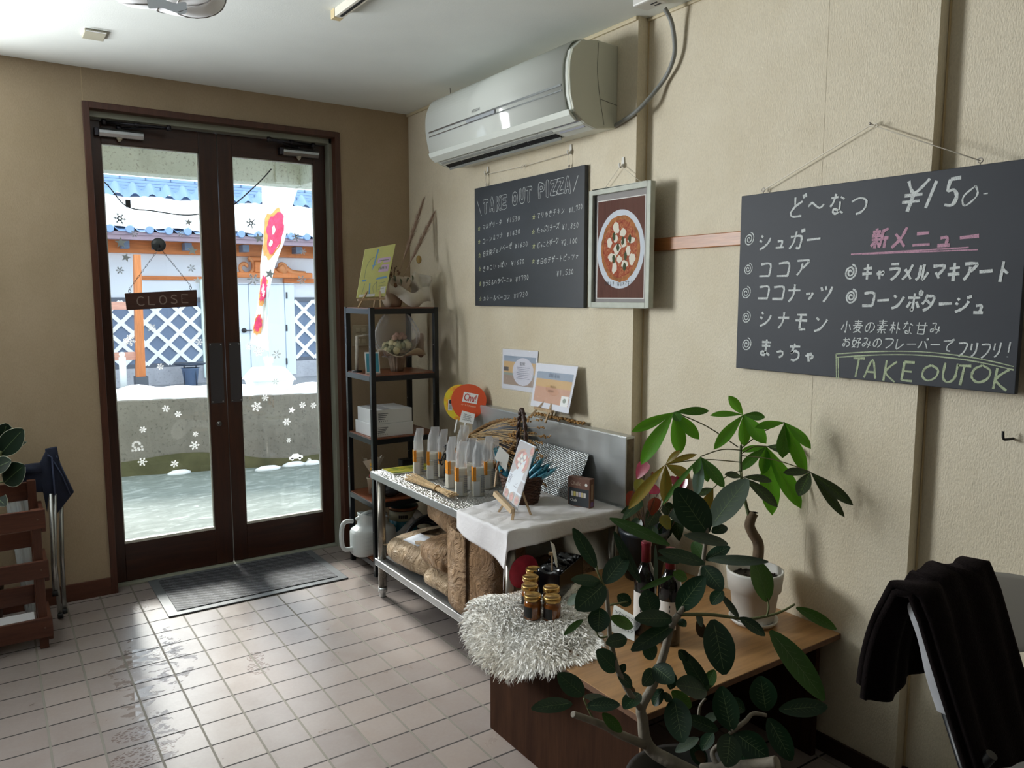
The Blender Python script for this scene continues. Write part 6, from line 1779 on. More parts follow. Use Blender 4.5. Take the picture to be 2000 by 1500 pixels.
text_mesh('small_lettering', 'バーモア大200019', .011, c2-eu*.020+nn*.0022+er*.004, er, eu, mat('fan_text_cream', 'F0D8B8', .6), o2, width=.080)
cn = onx(913, 815, 1.205)
b = MB(); P = [cn-er*.0+V3((0, 0, 0))-er*.039-eu*.030, cn+er*.037-eu*.030, cn+er*.037+eu*.024, cn-er*.035+eu*.030]
nt, n = plaque('note_card', P, .0008, PAPER); tag(nt, 'small white handwritten note leaning below the red-orange fan', 'note')
b = MB(); sh = Sheet(P, .0008)
for k in range(4):
    x = .2
    while x < .80-.08*(k == 0)-.1*(k == 2):
        l = random.uniform(.02, .05); sh.line(b, [(x, .75-.16*k+random.uniform(-.03, .03)), (x+l, .77-.16*k+random.uniform(-.04, .04)), (x+l*.4, .69-.16*k)], .0011); x += l+.025
b.build('handwriting', INK, nt, recalc=False)

# ---- printed sheets in clear sleeves
def sleeve(name, P, label, easelled):
    t = thing(name, P[0], label, 'sign')
    o, n = plaque('sheet', P, .001, mat('sleeve_sheet_pale', 'D6D8E2', .5), t)
    return t, o, Sheet(P, .0008)
P = [onx(u, v, XW-.004) for u, v in ((980, 758), (1046, 768), (1051, 686), (982, 681))]
s1, o, sh = sleeve('sleeve_sign', P, 'flour information sheet in a clear sleeve taped to the wall', False)
BAND = mat('print_slate_blue', '8E9CAE', .6); OCH = mat('print_wheat_ochre', 'C9A46E', .6); GRN = mat('print_grey_green', '8A9488', .6); BRN = mat('print_earth', '9A8474', .6); LILC = mat('print_pale_circle', 'CFCEDA', .6)
b = MB(); b.cur = 0; sh.rect(b, .05, .70, .96, .84); b.cur = 1; sh.rect(b, .05, .42, .96, .70); b.cur = 2; sh.rect(b, .05, .36, .96, .42); b.cur = 3; sh.rect(b, .05, .12, .96, .36); b.cur = 4; sh.disc(b, .62, .47, .30, .34, .0005); b.cur = 5; sh.rect(b, .05, .46, .20, .56, .0004)
b.build('print', [BAND, OCH, GRN, BRN, LILC, mat('print_dark_barn', '4A4240', .6)], o, recalc=False)
sh.text('heading', '強力粉', .60, .66, .045, INK, o, .02, .0011)
b = MB()
for k in range(7): sh.rect(b, .44+.02*(k % 3), .57-.045*k, .82-.03*(k % 3), .583-.045*k, .001)
b.build('text_line', mat('text_line_grey', '8C8E9C', .7), o, recalc=False)
CS = film('sleeve_film', cover=.0, rough=.06)
b = MB(); b.grid(lambda i, j: Sheet(P).p(-.02+1.04*i, -.02+1.04*j, .004+.003*math.sin(7*i+3*j)+.002*math.sin(13*j)), 16, 16); b.build('clear_sleeve', CS, s1, recalc=False)
P = [onx(1036, 792, 1.255), onx(1110, 808, 1.255), onx(1129, 716, 1.305), onx(1048, 709, 1.305)]
s2, o, sh = sleeve('sleeve_sign', P, 'wheat information sheet in a clear sleeve propped on the small easel by the wall', True)
b = MB(); b.cur = 0; sh.rect(b, .06, .66, .95, .82); b.cur = 1; sh.rect(b, .06, .48, .95, .66); b.cur = 2; sh.rect(b, .06, .13, .95, .48); b.cur = 3; sh.rect(b, .76, .12, .94, .34, .0004); b.cur = 4; sh.disc(b, .85, .24, .04, .05, .0008)
b.build('print', [BAND, OCH, mat('print_terracotta', 'C4957A', .6), PAPER, GRN], o, recalc=False)
sh.text('heading', '愛媛産小麦100%', .50, .74, .078, mat('heading_blue', '3C4C68', .6), o, .02, .0008)
sh.text('subheading', 'ゆめちから', .52, .50, .042, mat('subheading_brown', '6A4A38', .6), o, .014, .0008); sh.text('subheading', 'ゆきちから', .48, .40, .040, MATS['subheading_brown'], o, .014, .0008)
b = MB(); b.grid(lambda i, j: Sheet(P).p(-.03+1.05*i, -.03+1.06*j, .004+.003*math.sin(6*i+4*j)+.002*math.sin(11*j)), 16, 16); b.build('clear_sleeve', CS, s2, recalc=False)
zt = .948
easel('easel', V3(P[0]).lerp(P[1], .16)+V3((-.008, 0, -.004)), V3(P[0]).lerp(P[1], .64)+V3((-.008, 0, -.004)), V3(P[0]).lerp(P[1], .5)+V3((.045, 0, .09)), (1.325, -.96, zt), 'small pale easel standing on the backsplash top under the wheat sheet')

# ---- wicker basket with snack packets
WK = mat('wicker_dark', '4A2C1C', .55, 0, .3, 50); WKL = mat('wicker_handle', '3A241A', .5, 0, .3, 60)
bc = V3((.985, -1.205, TZ+.005))
bk = thing('wicker_basket', bc, 'dark round wicker basket with a tall arched handle on the white cloth', 'basket')
b = MB()
nst = 28
for k in range(17):
    zz = .004+.0066*k; rr = .066+.022*(k/16)
    b.tube([bc+V3(((rr+.0028*math.cos(nst/2*a*2*PI/112+k*PI))*math.cos(a*2*PI/112), (rr+.0028*math.cos(nst/2*a*2*PI/112+k*PI))*math.sin(a*2*PI/112), zz)) for a in range(113)], .0036, 5, False)
b.lathe([(0, .001), (.066, .001), (.066, .004)], 24, bc); b.build('woven_body', WK, bk)
b = MB()
for k in range(3): b.tube([bc+V3(((.089+.004*math.cos(14*a*PI/48+k*2.1))*math.cos(a*PI/48), (.089+.004*math.cos(14*a*PI/48+k*2.1))*math.sin(a*PI/48), .114+.004*math.sin(14*a*PI/48+k*2.1))) for a in range(97)], .0045, 6, False)
b.build('braided_rim', WK, bk)
b = MB()
for k in range(2):
    pts = []
    for q in range(41):
        a = PI*q/40
        base = V3((.088*math.cos(a)*(1 if True else 0), .0, 0))
        x = .062*math.cos(a)*(1+.35*abs(math.cos(a))); zz = .11+.285*max(0, math.sin(a))**.62
        tw = q*1.1+k*PI
        pts.append(bc+V3((.25*x+.005*math.cos(tw), .75*x+.004*math.sin(tw), zz+.002*math.sin(tw))))
    b.tube(pts, .0058, 7, False)
b.build('handle', WKL, bk)
SNK = NT('snack_packet'); n = SNK.noise(32, 3, .5, None, .4); SNK.l(SNK.ramp(n.outputs[0], [(.45, lin('3E8EAA')), (.56, lin('6ABAD0')), (.60, lin('22304E')), (.66, lin('22304E')), (.69, lin('D8A03C'))]), SNK.b.inputs['Base Color']); SNK.b.inputs['Roughness'].default_value = .22
rnd = random.Random(9)
def packet():
    b = MB()
    def f(i, j, s):
        x = (i-.5)*.064; zz = j*.185
        puff = .016*math.sin(PI*min(1, max(0, (j-.07)/.86)))**.6*math.sin(PI*i)**.6
        return V3((x, s*puff, zz+.0015*math.sin(20*i)*(j > .99)))
    b.grid(lambda i, j: f(i, j, 1), 10, 14); b.grid(lambda i, j: f(i, j, -1), 10, 14)
    return b.build('snack_packet', SNK.m)
pk = packet()
plab = ['uppermost teal snack packet in the basket, standing behind the pizza flyer', 'teal snack packet sticking out of the basket just below the uppermost one', 'teal snack packet in the middle of the fan of packets', 'teal snack packet second from the bottom of the fan', 'lowest teal snack packet, lying almost flat over the basket rim', 'green-tinged snack packet at the left of the basket behind the white card']
for k in range(6):
    o = pk if k == 0 else pk.copy()
    if k: COL.objects.link(o)
    ang = (.30, .52, .72, .90, 1.06, -.35)[k]
    d = V3((math.sin(ang)*.55, -math.sin(ang)*.80, math.cos(ang)))
    o.location = bc+V3((-.02+.006*k, .03-.008*k, .055+.004*k)) if k < 5 else bc+V3((-.03, .05, .05))
    o.rotation_euler = d.to_track_quat('Z', 'Y').to_euler(); 
    tag(o, plab[k], 'snack', 'teal snack packets in the wicker basket')
# price card on a little stick, and a clip
cp = onz(966, 958, TZ+.001)
pcx = V3((.905, -1.105, TZ+.004))
pcard = thing('price_card', pcx, 'tilted blank white card on a wooden clip stick before the basket', 'card')
D = (bc-CAM).dot(FW)-.10
P = [atd(966, 895, D), atd(988, 921, D-.01), atd(995, 889, D-.01), atd(976, 871, D)]
plaque('card', P, .0008, PAPER, pcard)
b = MB(); b.bar(atd(966, 951, D), atd(972, 905, D+.003), .006, .006); b.build('stick', PINEL, pcard)
b = MB(); b.bar(atd(969, 918, D-.002), atd(974, 901, D-.002), .009, .007); b.build('peg', mat('peg_brown', '7A5A44', .6), pcard)

# ---- easel with the pizza flyer
zf = TZ+.0052
Bl, Br = onz(979.8, 970, zf+.040), onz(1009.8, 997, zf+.040)
dB = (Bl-CAM).dot(FW); dR = (Br-CAM).dot(FW)
Bl, Br = atd(979.8, 970, dR+.075), Br
P = [Bl, Br, atd(1046.4, 872, dR+.075), atd(1015.8, 857.5, dR+.150)]
fl_ = thing('pizza_flyer', P[0], 'tall pizza menu flyer leaning on a wooden table easel', 'flyer')
o, n = plaque('sheet', P, .003, mat('flyer_bluish_white', 'D2DAE4', .35), fl_)
sh = Sheet(P, .0006)
FP, FC, FM = mat('flyer_pizza_rose', 'C08A84', .4, 0, .35, 60), mat('flyer_crust', 'B89A88', .4), mat('flyer_cheese', 'E2E0DC', .4)
b = MB(); b.cur = 0; sh.rect(b, .02, .44, .98, .98)
b.cur = 1; sh.disc(b, .50, .69, .42, .195, .0004); b.cur = 2; sh.disc(b, .50, .69, .36, .165, .0007)
for k in range(6): b.cur = 3; sh.disc(b, .50+.2*math.cos(k*1.05)*(k > 0), .69+.09*math.sin(k*1.05)*(k > 0), .08, .035, .001, 10, .2)
b.cur = 1; sh.disc(b, .90, .90, .12, .075, .0012); b.cur = 2; sh.disc(b, .90, .90, .09, .055, .0014)
b.cur = 0; sh.rect(b, .02, .02, .34, .20); sh.rect(b, .36, .02, .66, .20); sh.rect(b, .68, .02, .98, .20); sh.rect(b, .70, .23, .98, .41)
for x in (.18, .51, .83): b.cur = 1; sh.disc(b, x, .11, .13, .07, .0004); b.cur = 2; sh.disc(b, x, .11, .09, .05, .0007)
b.build('print', [mat('flyer_panel_grey', 'A9A6AA', .4), FC, FP, FM], o, recalc=False)
b = MB()
for k in range(7): sh.rect(b, .08, .405-.022*k, .62-.05*(k % 3), .414-.022*k, .0004)
b.build('text_line', MATS['text_line_grey'], o, recalc=False)
lb, rb = atd(966.5, 963, dR+.09), atd(1001, 999, dR-.012)
es = thing('easel', ((lb+rb)/2).to_tuple(), 'wooden table easel holding the tall pizza flyer on the white cloth', 'easel')
top = (V3(P[2])+V3(P[3]))/2*.35+(Bl+Br)/2*.65
for q, uv in ((lb, (974, 1000)), (rb, (1000.5, 1017))):
    ft = onz(uv[0], uv[1], zf); b = MB(); b.bar(top+V3((.012, .004, 0)), ft, .010, .007); b.build('leg', PINEL, es)
b = MB(); b.bar(top+V3((.014, .005, 0)), onz(1037, 1006, zf), .009, .007); b.build('leg', PINEL, es)
b = MB(); b.bar(lb, rb, .016, .020); b.build('ledge', wood('easel_ledge_wood', 'CDB08A', 'E0C6A2', .5, 'Y'), es, bevel=.001)

# ---- chalk box
c0, c1, c2_ = onz(1109, 986, zf), onz(1151, 995, zf), onz(1165, 985, zf)
ex_ = (c1-c0); W_ = ex_.length; ex_.normalize(); ey_ = V3((-ex_.y, ex_.x, 0)); ey_ = ey_ if ey_.dot(c2_-c1) > 0 else -ey_
Dp_ = .034; H_ = .122
cb_ = thing('chalk_box', c0, 'brown and dark grey carton of coloured chalk standing on the white cloth', 'box')
P = [c0, c1, c1+V3((0, 0, H_)), c0+V3((0, 0, H_))]
b = MB(); b.add([c0, c1, c1+ey_*Dp_, c0+ey_*Dp_]+[p+V3((0, 0, H_)) for p in (c0, c1, c1+ey_*Dp_, c0+ey_*Dp_)], [(3, 2, 1, 0), (4, 5, 6, 7), (0, 1, 5, 4), (1, 2, 6, 5), (2, 3, 7, 6), (3, 0, 4, 7)])
o = b.build('carton', mat('chalk_carton_brown', '6E4A3C', .6), cb_, bevel=.001)
sh = Sheet(P, .0006)
b = MB(); sh.rect(b, .04, .04, .97, .64); b.build('dark_panel', mat('chalk_panel_dark', '2C3238', .5), o, recalc=False)
b = MB()
for k in range(6): b.cur = k % 5; sh.rect(b, .16+.115*k, .36, .26+.115*k, .52, .0005)
b.build('chalk_stick', [mat('chalk_s%s' % n, c, .8) for n, c in (('white', 'D8D6D2'), ('yellow', 'D6C870'), ('cream', 'CFC4B4'), ('lilac', 'BDB8CC'), ('sand', 'C9BC8C'))], o, recalc=False)
sh.text('lettering', 'Chalk', .36, .80, .050, mat('chalk_text_pale', 'BFA894', .6), o, .024, .0006); sh.text('lettering', 'Chalk', .28, .22, .034, MATS['print_white_border'], o, .016, .0007)
b = MB(); sh.disc(b, .85, .80, .06, .055, .0006); b.build('badge', MATS['print_white_border'], o, recalc=False)
sh2 = Sheet([c1, c1+ey_*Dp_, c1+ey_*Dp_+V3((0, 0, H_)), c1+V3((0, 0, H_))], .0006)
b = MB(); sh2.rect(b, .3, .30, .72, .82); b.build('side_label', mat('chalk_side_tan', 'A08468', .6), o, recalc=False)
b = MB(); sh2.rect(b, .25, .06, .8, .22); b.build('side_badge', mat('chalk_side_violet', '7A5C8C', .6, 0, .4, 90), o, recalc=False)
# ================================================================ low wooden display table
LT = .430
LX0, LX1, LY0, LY1 = .502, XR-.004, -2.432, -1.545
PLY = wood('plywood_top', '9C7248', 'BC9060', .34, 'X', .55)
PLYD = wood('plywood_panel_dark', '301C12', '482E1E', .5, 'Z', .8)
PLYD.node_tree.nodes['Principled BSDF'].inputs['Specular IOR Level'].default_value = .12; PLYD.node_tree.nodes['Principled BSDF'].inputs['Roughness'].default_value = .8
PLYE = mat('plywood_edge', '8E7458', .6, 0, .25, 120)
lt = thing('low_table', ((LX0+LX1)/2, (LY0+LY1)/2, 0), 'low brown plywood table with plank sides against the right wall', 'table')
b = MB(); b.box(LX0, LY0, LT-.020, LX1, LY1, LT); b.build('table_top', PLY, lt, bevel=.0015)
b = MB(); b.box(LX0-.0008, LY0-.0008, LT-.0185, LX1, LY0-.0002, LT-.0015); b.box(LX0-.0008, LY0, LT-.0185, LX0-.0002, LY1, LT-.0015); b.build('edge_veneer', mat('table_edge_brown', '6A4A34', .5, 0, .2, 60), lt)
b = MB(); b.box(.545, -2.385, 0, .567, -1.640, LT-.0205); b.build('side_panel', PLYD, lt)
b = MB(); b.box(.544, -2.391, 0, .568, -2.3855, LT-.0205); b.build('panel_edge', mat('panel_edge_pale', '9A7B5C', .6, 0, .2, 80), lt)
b = MB(); b.box(1.33, -2.385, 0, 1.352, -1.640, LT-.0205); b.build('side_panel', PLYD, lt)
b = MB(); b.box(.567, -1.70, .10, 1.33, -1.68, LT-.0205); b.build('back_panel', PLYD, lt)

# ---- shaggy white fur rug on its far corner
FURP = [(.455, -1.61), (.60, -1.565), (.80, -1.56), (.93, -1.60), (.90, -1.70), (.82, -1.82), (.75, -1.95), (.68, -2.06), (.60, -2.115), (.48, -2.09), (.425, -1.97), (.415, -1.80)]
def inpoly(x, y, P=FURP):
    c = False; j = len(P)-1
    for i in range(len(P)):
        if (P[i][1] > y) != (P[j][1] > y) and x < (P[j][0]-P[i][0])*(y-P[i][1])/(P[j][1]-P[i][1])+P[i][0]: c = not c
        j = i
    return c
def furz(x, y):
    z = LT+.016+.010*math.sin(18*x+9*y)+.006*math.sin(31*y-12*x)
    if x < LX0: z -= (LX0-x)*1.15
    return z
def edgedist(x, y):
    d = 9
    for i in range(len(FURP)):
        ax, ay = FURP[i]; bx, by = FURP[(i+1) % len(FURP)]
        t = max(0, min(1, ((x-ax)*(bx-ax)+(y-ay)*(by-ay))/((bx-ax)**2+(by-ay)**2)))
        d = min(d, math.hypot(x-ax-t*(bx-ax), y-ay-t*(by-ay)))
    return d
FURM = NT('shaggy_white_fur')
FURM.b.inputs['Roughness'].default_value = .75
n = FURM.noise(7, 4); FURM.l(FURM.ramp(n.outputs[0], [(.35, lin('F2EEE6')), (.7, lin('FBFAF6'))]), FURM.b.inputs['Base Color'])
FURM.b.inputs['Sheen Weight'].default_value = .3
b = MB(); rnd = random.Random(77)
base = MB()
NG = 26
gx0, gx1, gy0, gy1 = .41, .94, -2.12, -1.555
idx = {}
for j in range(NG+1):
    for i in range(NG+1):
        x, y = gx0+(gx1-gx0)*i/NG, gy0+(gy1-gy0)*j/NG
        if inpoly(x, y): idx[(i, j)] = len(base.v); base.v.append((x, y, furz(x, y)-.006))
for (i, j) in list(idx):
    q = [(i, j), (i+1, j), (i+1, j+1), (i, j+1)]
    if all(k in idx for k in q): base.f.append([idx[k] for k in q]); base.mi.append(0); base.sm.append(True)
rug = tag(base.build('fur_rug', FURM.m, solid=.008), 'shaggy white fur rug under the jars on the corner of the low table', 'rug')
cnt = 0
clump = [(rnd.uniform(gx0, gx1), rnd.uniform(gy0, gy1)) for _ in range(420)]
while cnt < 11500:
    x, y = rnd.uniform(gx0, gx1), rnd.uniform(gy0, gy1)
    if not inpoly(x, y): continue
    cnt += 1
    cc = min(clump, key=lambda c: (c[0]-x)**2+(c[1]-y)**2)
    d = edgedist(x, y)
    cxm, cym = .64, -1.83
    ox, oy = x-cxm, y-cym; r_ = math.hypot(ox, oy)+1e-6
    out = max(0, 1-d/.075)
    L = rnd.uniform(.026, .044)
    dirv = V3(((cc[0]-x)*14+ox/r_*(.35+1.3*out)+rnd.uniform(-.5, .5), (cc[1]-y)*14+oy/r_*(.35+1.3*out)+rnd.uniform(-.5, .5), 1.0-1.15*out-.25*(x < LX0)))
    dirv.normalize()
    p0 = V3((x, y, furz(x, y)-.004))
    curl = V3((rnd.uniform(-1, 1), rnd.uniform(-1, 1), -.9))
    p1 = p0+dirv*L*.5; p2 = p1+(dirv*.55+curl*.75).normalized()*L*.5
    if p2.z < LT+.003 and p2.x > LX0-.002 and p2.y < LY1 and p2.y > LY0: p2.z = LT+.003
    sd = dirv.cross(V3((rnd.uniform(-1, 1), rnd.uniform(-1, 1), .3))).normalized()*rnd.uniform(.0018, .0034)
    b.add([p0-sd*.8, p0+sd*.8, p1+sd, p1-sd, p2], [(0, 1, 2, 3), (3, 2, 4)], True)
b.build('pile', FURM.m, rug, recalc=False).__setitem__('kind', 'stuff')

# ---- jars
GOLD = mat('jar_lid_gold', 'C09A5A', .25, .85); JBLK = mat('jar_label_black', '1C1A1A', .4)
def jam(name, c):
    t = NT(name); n = t.noise(30, 4, .6)
    t.l(t.ramp(n.outputs[0], [(.3, tuple(x*.7 for x in lin(c))), (.7, lin(c))]), t.b.inputs['Base Color']); t.b.inputs['Roughness'].default_value = .12; t.b.inputs['Coat Weight'].default_value = 1.0
    return t.m
JA, JR = jam('jam_amber', '8A4E1E'), jam('jam_red', '7A2018')
def jar(m):
    t = thing('jam_jar', (0, 0, 0), 'x', 'jar', 'gold-lidded jam jars')
    b = MB(); b.lathe([(0, .0005), (.026, .0005), (.029, .004), (.029, .052), (.026, .060), (.0235, .063), (.0235, .068)], 26); b.build('glass_body', m, t)
    b = MB(); b.lathe([(.0275, .064), (.0292, .066), (.0292, .078), (.0275, .081), (.0225, .0815), (.0215, .0800), (0, .0800)], 30); b.build('lid', GOLD, t)
    b = MB(); b.grid(lambda i, j: V3((.0293*math.cos(2.5+1.6*i), .0293*math.sin(2.5+1.6*i), .010+.036*j)), 12, 1); b.build('label', JBLK, t, recalc=False)
    b = MB(); b.grid(lambda i, j: V3((.0293*math.cos(-.9+.45*i), .0293*math.sin(-.9+.45*i), .012+.030*j)), 5, 1); b.build('back_label', PAPER, t, recalc=False)
    return t
jl = [((.745, -1.622), JR, 'farthest dark red jam jar at the back of the jar group'), ((.690, -1.680), JR, 'second dark red jam jar, just in front of the farthest one'), ((.640, -1.745), JA, 'amber jam jar at the left of the middle pair on the fur rug'), ((.690, -1.800), JA, 'amber jam jar at the right of the middle pair on the fur rug'), ((.597, -1.820), JA, 'front-left amber jam jar on the fur rug'), ((.642, -1.868), JA, 'front-right amber jam jar on the fur rug')]
pa, pr_ = jar(JA), jar(JR)
ua = ur = False
for (x, y), m, lab in jl:
    if m is JA: o = copy_tree(pa) if ua else pa; ua = True
    else: o = copy_tree(pr_) if ur else pr_; ur = True
    o.location = (x, y, LT+.026); o.rotation_euler = (0, 0, random.uniform(-.3, .3)); o['label'] = lab

# ---- black gift-bag box with a card
BG = mat('black_glossy_paper', '0C0C0F', .22)
bx = thing('bag_holder', (.90, -1.65, LT), 'black box holding folded glossy black paper bags on the fur rug', 'box')
exb = V3((.86, .50, 0)).normalized(); eyb = V3((-.50, .86, 0)).normalized(); o3 = V3((.775, -1.735, LT+.018))
def bq(a, c, z): return o3+exb*a+eyb*c+V3((0, 0, z))
b = MB()
for (a0, c0, a1, c1) in ((0, 0, .24, .004), (0, .096, .24, .10), (0, 0, .004, .10), (.236, 0, .24, .10)):
    b.add([bq(a0, c0, 0), bq(a1, c0, 0), bq(a1, c1, 0), bq(a0, c1, 0), bq(a0, c0, .088), bq(a1, c0, .088), bq(a1, c1, .088), bq(a0, c1, .088)], [(0, 3, 2, 1), (4, 5, 6, 7), (0, 1, 5, 4), (1, 2, 6, 5), (2, 3, 7, 6), (3, 0, 4, 7)])
b.build('box', BG, bx)
for k in range(9):
    b = MB(); a0 = .012+.025*k; h = .095+.006*math.sin(k*2.1)
    b.grid(lambda i, j: bq(a0+.005*math.sin(6*j+k)+.016*j*(i > .02)*.4, .008+.084*i, h*j+.006*math.sin(9*i+k)*j), 8, 6); b.build('paper_bag', BG, bx, solid=.0012)
D = (o3-CAM).dot(FW)+.02
pcd = thing('price_card', o3, 'white card seen nearly edge-on, clipped to a stick in the black bag box', 'card')
plaque('card', [atd(1085, 1103, D), atd(1093, 1118, D+.10), atd(1083, 1064, D+.10), atd(1075, 1057, D)], .0008, PAPER, pcd)
b = MB(); b.bar(bq(.012, .03, .02), atd(1078, 1078, D+.006), .004, .004); b.build('stick', PINEL, pcd)
b = MB(); b.bar(atd(1072, 1081, D+.004), atd(1080, 1082, D+.004), .007, .010); b.build('peg', PINEL, pcd)

# ---- wine bottles and a handwritten card
BGL = mat('bottle_black_glass', '0D0B0C', .06, 0, 0, 8, 0, 60, Coat_Weight=1.0); CAPR = mat('capsule_wine_red', '6E1A28', .35, .3); WLAB = mat('wine_label_cream', 'DAD3CC', .6)
def bottle():
    t = thing('wine_bottle', (0, 0, 0), 'x', 'bottle', 'red-capped wine bottles')
    b = MB(); b.lathe([(0, .003), (.030, .0005), (.0365, .005), (.0368, .180), (.034, .200), (.022, .222), (.0155, .240), (.0143, .262)], 32); b.build('glass', BGL, t)
    b = MB(); b.lathe([(.0155, .238), (.0152, .290), (.0165, .293), (.0165, .303), (.015, .306), (0, .306)], 24); b.build('capsule', CAPR, t)
    b = MB(); b.grid(lambda i, j: V3((.0372*math.cos(2.9+1.75*i), .0372*math.sin(2.9+1.75*i), .055+.090*j)), 18, 1); lb = b.build('label', WLAB, t, recalc=False)
    b = MB()
    for k in range(5): b.grid(lambda i, j: V3((.0376*math.cos(4.0+.10*i), .0376*math.sin(4.0+.10*i), .070+.014*k+.008*j)), 2, 1)
    b.build('printed_lettering', INK, lb, recalc=False)
    return t
wbp = bottle()
for i, (u, v, rz, lab) in enumerate(((1259, 1236, -.5, 'wine bottle with red capsule, the left one behind the leafy branches'), (1306, 1254, -.15, 'wine bottle with red capsule and cream label, the right one'))):
    o = wbp if i == 0 else copy_tree(wbp)
    p = onz(u, v, LT); o.location = (p.x, p.y, LT+.0003); o.rotation_euler = (0, 0, rz); o['label'] = lab
P = [onz(1191, 1232, LT+.004), onz(1239, 1252, LT+.004), onz(1241, 1204, LT+.022), onz(1199, 1180, LT+.022)]
sc_, n = plaque('name_card', P, .001, PAPER); tag(sc_, 'white handwritten name card lying on the low table before the wine bottles', 'card')
sh = Sheet(P, .0012)
b = MB()
for k in range(3):
    x = .10
    while x < .85:
        l = random.uniform(.05, .10); y = .80-.24*k
        sh.line(b, [(x, y), (x+l, y+random.uniform(-.08, .08)), (x+l*.3, y-.1)], .0016); x += l+.05
b.build('handwriting', INK, sc_, recalc=False)
# ================================================================ plants
def leafmat(name, top, under, rough=.35, trl=.10):
    t = NT(name)
    g = t.n('ShaderNodeNewGeometry')
    n = t.noise(12, 3)
    a = t.ramp(n.outputs[0], [(.3, tuple(x*.75 for x in lin(top))), (.7, lin(top))])
    c = t.mix(g.outputs['Backfacing'], a, (*lin(under), 1))
    t.l(c, t.b.inputs['Base Color']); t.b.inputs['Roughness'].default_value = rough; t.b.inputs['Specular IOR Level'].default_value = .3
    tl_ = t.n('ShaderNodeBsdfTranslucent'); tl_.inputs[0].default_value = (*[min(1, x*1.6) for x in lin(under)], 1)
    mx = t.n('ShaderNodeMixShader'); mx.inputs[0].default_value = trl
    t.l(t.b.outputs[0], mx.inputs[1]); t.l(tl_.outputs[0], mx.inputs[2]); t.l(mx.outputs[0], t.out.inputs[0])
    return t.m
FIC = leafmat('fig_leaf_dark_green', '16321E', '3A5236', .36, .05); FICY = leafmat('fig_leaf_fresh_green', '2C4E1E', '52702E', .4); FICG = leafmat('fig_leaf_grey_green', '465446', '626C5A', .5, .05)
VEIN = mat('leaf_vein_pale', '5C7048', .5)
BARK = mat('fig_bark_grey', '7E7668', .75, 0, .22, 25, .4, 90); TWIG = mat('fig_twig_green', '6A7048', .6)
fic = thing('fig_tree', (.10, -2.64, 0), 'dark green broad-leaved fig tree with bare grey branches in the foreground', 'plant')
DF = 1.86
c5 = lambda x, y: (1000+x/2.857, 1000+y/2.857)
c6 = lambda x, y: (1160+x/3.0, 740+y/3.0)
c5b = lambda q: c5(*q)
def stem(mb, pts, r0, r1, conv=c5, k=5):
    P = smooth_path([atd(*conv(x, y), d) for x, y, d in pts], k)
    n = len(P); mb.tube(P, [r0+(r1-r0)*i/(n-1) for i in range(n)], 8)
    return P
potc = atd(1345, 1700, DF); potc.z = 0
b = MB()
T0 = V3((potc.x, potc.y, .33))
P = smooth_path([T0, atd(*c5(1060, 1500), DF-.02), atd(*c5(900, 1402), DF-.02), atd(*c5(790, 1338), DF), atd(*c5(742, 1265), DF), atd(*c5(730, 1160), DF), atd(*c5(722, 1090), DF), atd(*c5(790, 960), DF+.02), atd(*c5(850, 780), DF+.03), atd(*c5(888, 640), DF+.02), atd(*c5(930, 572), DF+.02)], 6)
n = len(P); b.tube(P, [.021-.0125*(i/(n-1))**.7 for i in range(n)], 10)
stem(b, [(930, 572, DF+.02), (1000, 470, DF+.04), (1055, 340, DF+.06), (1078, 180, DF+.06), (1095, 60, DF+.06)], .0075, .0045)
stem(b, [(718, 1100, DF), (690, 1060, DF-.02), (640, 985, DF-.03), (590, 880, DF-.03), (560, 770, DF-.03), (545, 690, DF-.03), (537, 560, DF-.02), (525, 430, DF-.02)], .0080, .0052)
stem(b, [(745, 1300, DF), (600, 1240, DF-.06), (540, 1205, DF-.09), (460, 1170, DF-.12), (340, 1128, DF-.16)], .0110, .0070)
stem(b, [(1060, 1440, DF-.02), (1220, 1428, DF-.06), (1400, 1412, DF-.10), (1480, 1398, DF-.12)], .0150, .0150)
stem(b, [(1160, 1430, DF-.05), (1122, 1370, DF-.03), (1128, 1325, DF-.02), (1190, 1275, DF-.03), (1225, 1225, DF-.04)], .0070, .0045)
stem(b, [(1225, 1225, DF-.04), (1300, 1170, DF-.02), (1345, 1125, DF), (1420, 1135, DF)], .0060, .0045)
stem(b, [(1040, 1140, DF+.1), (1050, 1080, DF+.1), (1080, 1040, DF+.1)], .004, .003)
b.build('trunk', BARK, fic)
b = MB()
stem(b, [(930, 572, DF+.02), (1100, 572, DF+.06), (1230, 588, DF+.08), (1330, 598, DF+.10), (1480, 565, DF+.12), (1578, 515, DF+.13)], .0048, .0030)
stem(b, [(1420, 585, DF+.11), (1432, 540, DF+.10), (1428, 480, DF+.10)], .0028, .0022)
stem(b, [(530, 440, DF-.02), (480, 340, DF-.02), (475, 300, DF-.02)], .003, .002)
stem(b, [(545, 690, DF-.03), (490, 700, DF-.03), (470, 660, DF-.03)], .0025, .002)
stem(b, [(460, 1165, DF-.12), (430, 1110, DF-.12), (400, 1040, DF-.12)], .003, .002)
stem(b, [(545, 520, DF), (640, 500, DF+.02), (665, 490, DF+.03)], .0025, .002)
b.build('twig', TWIG, fic)
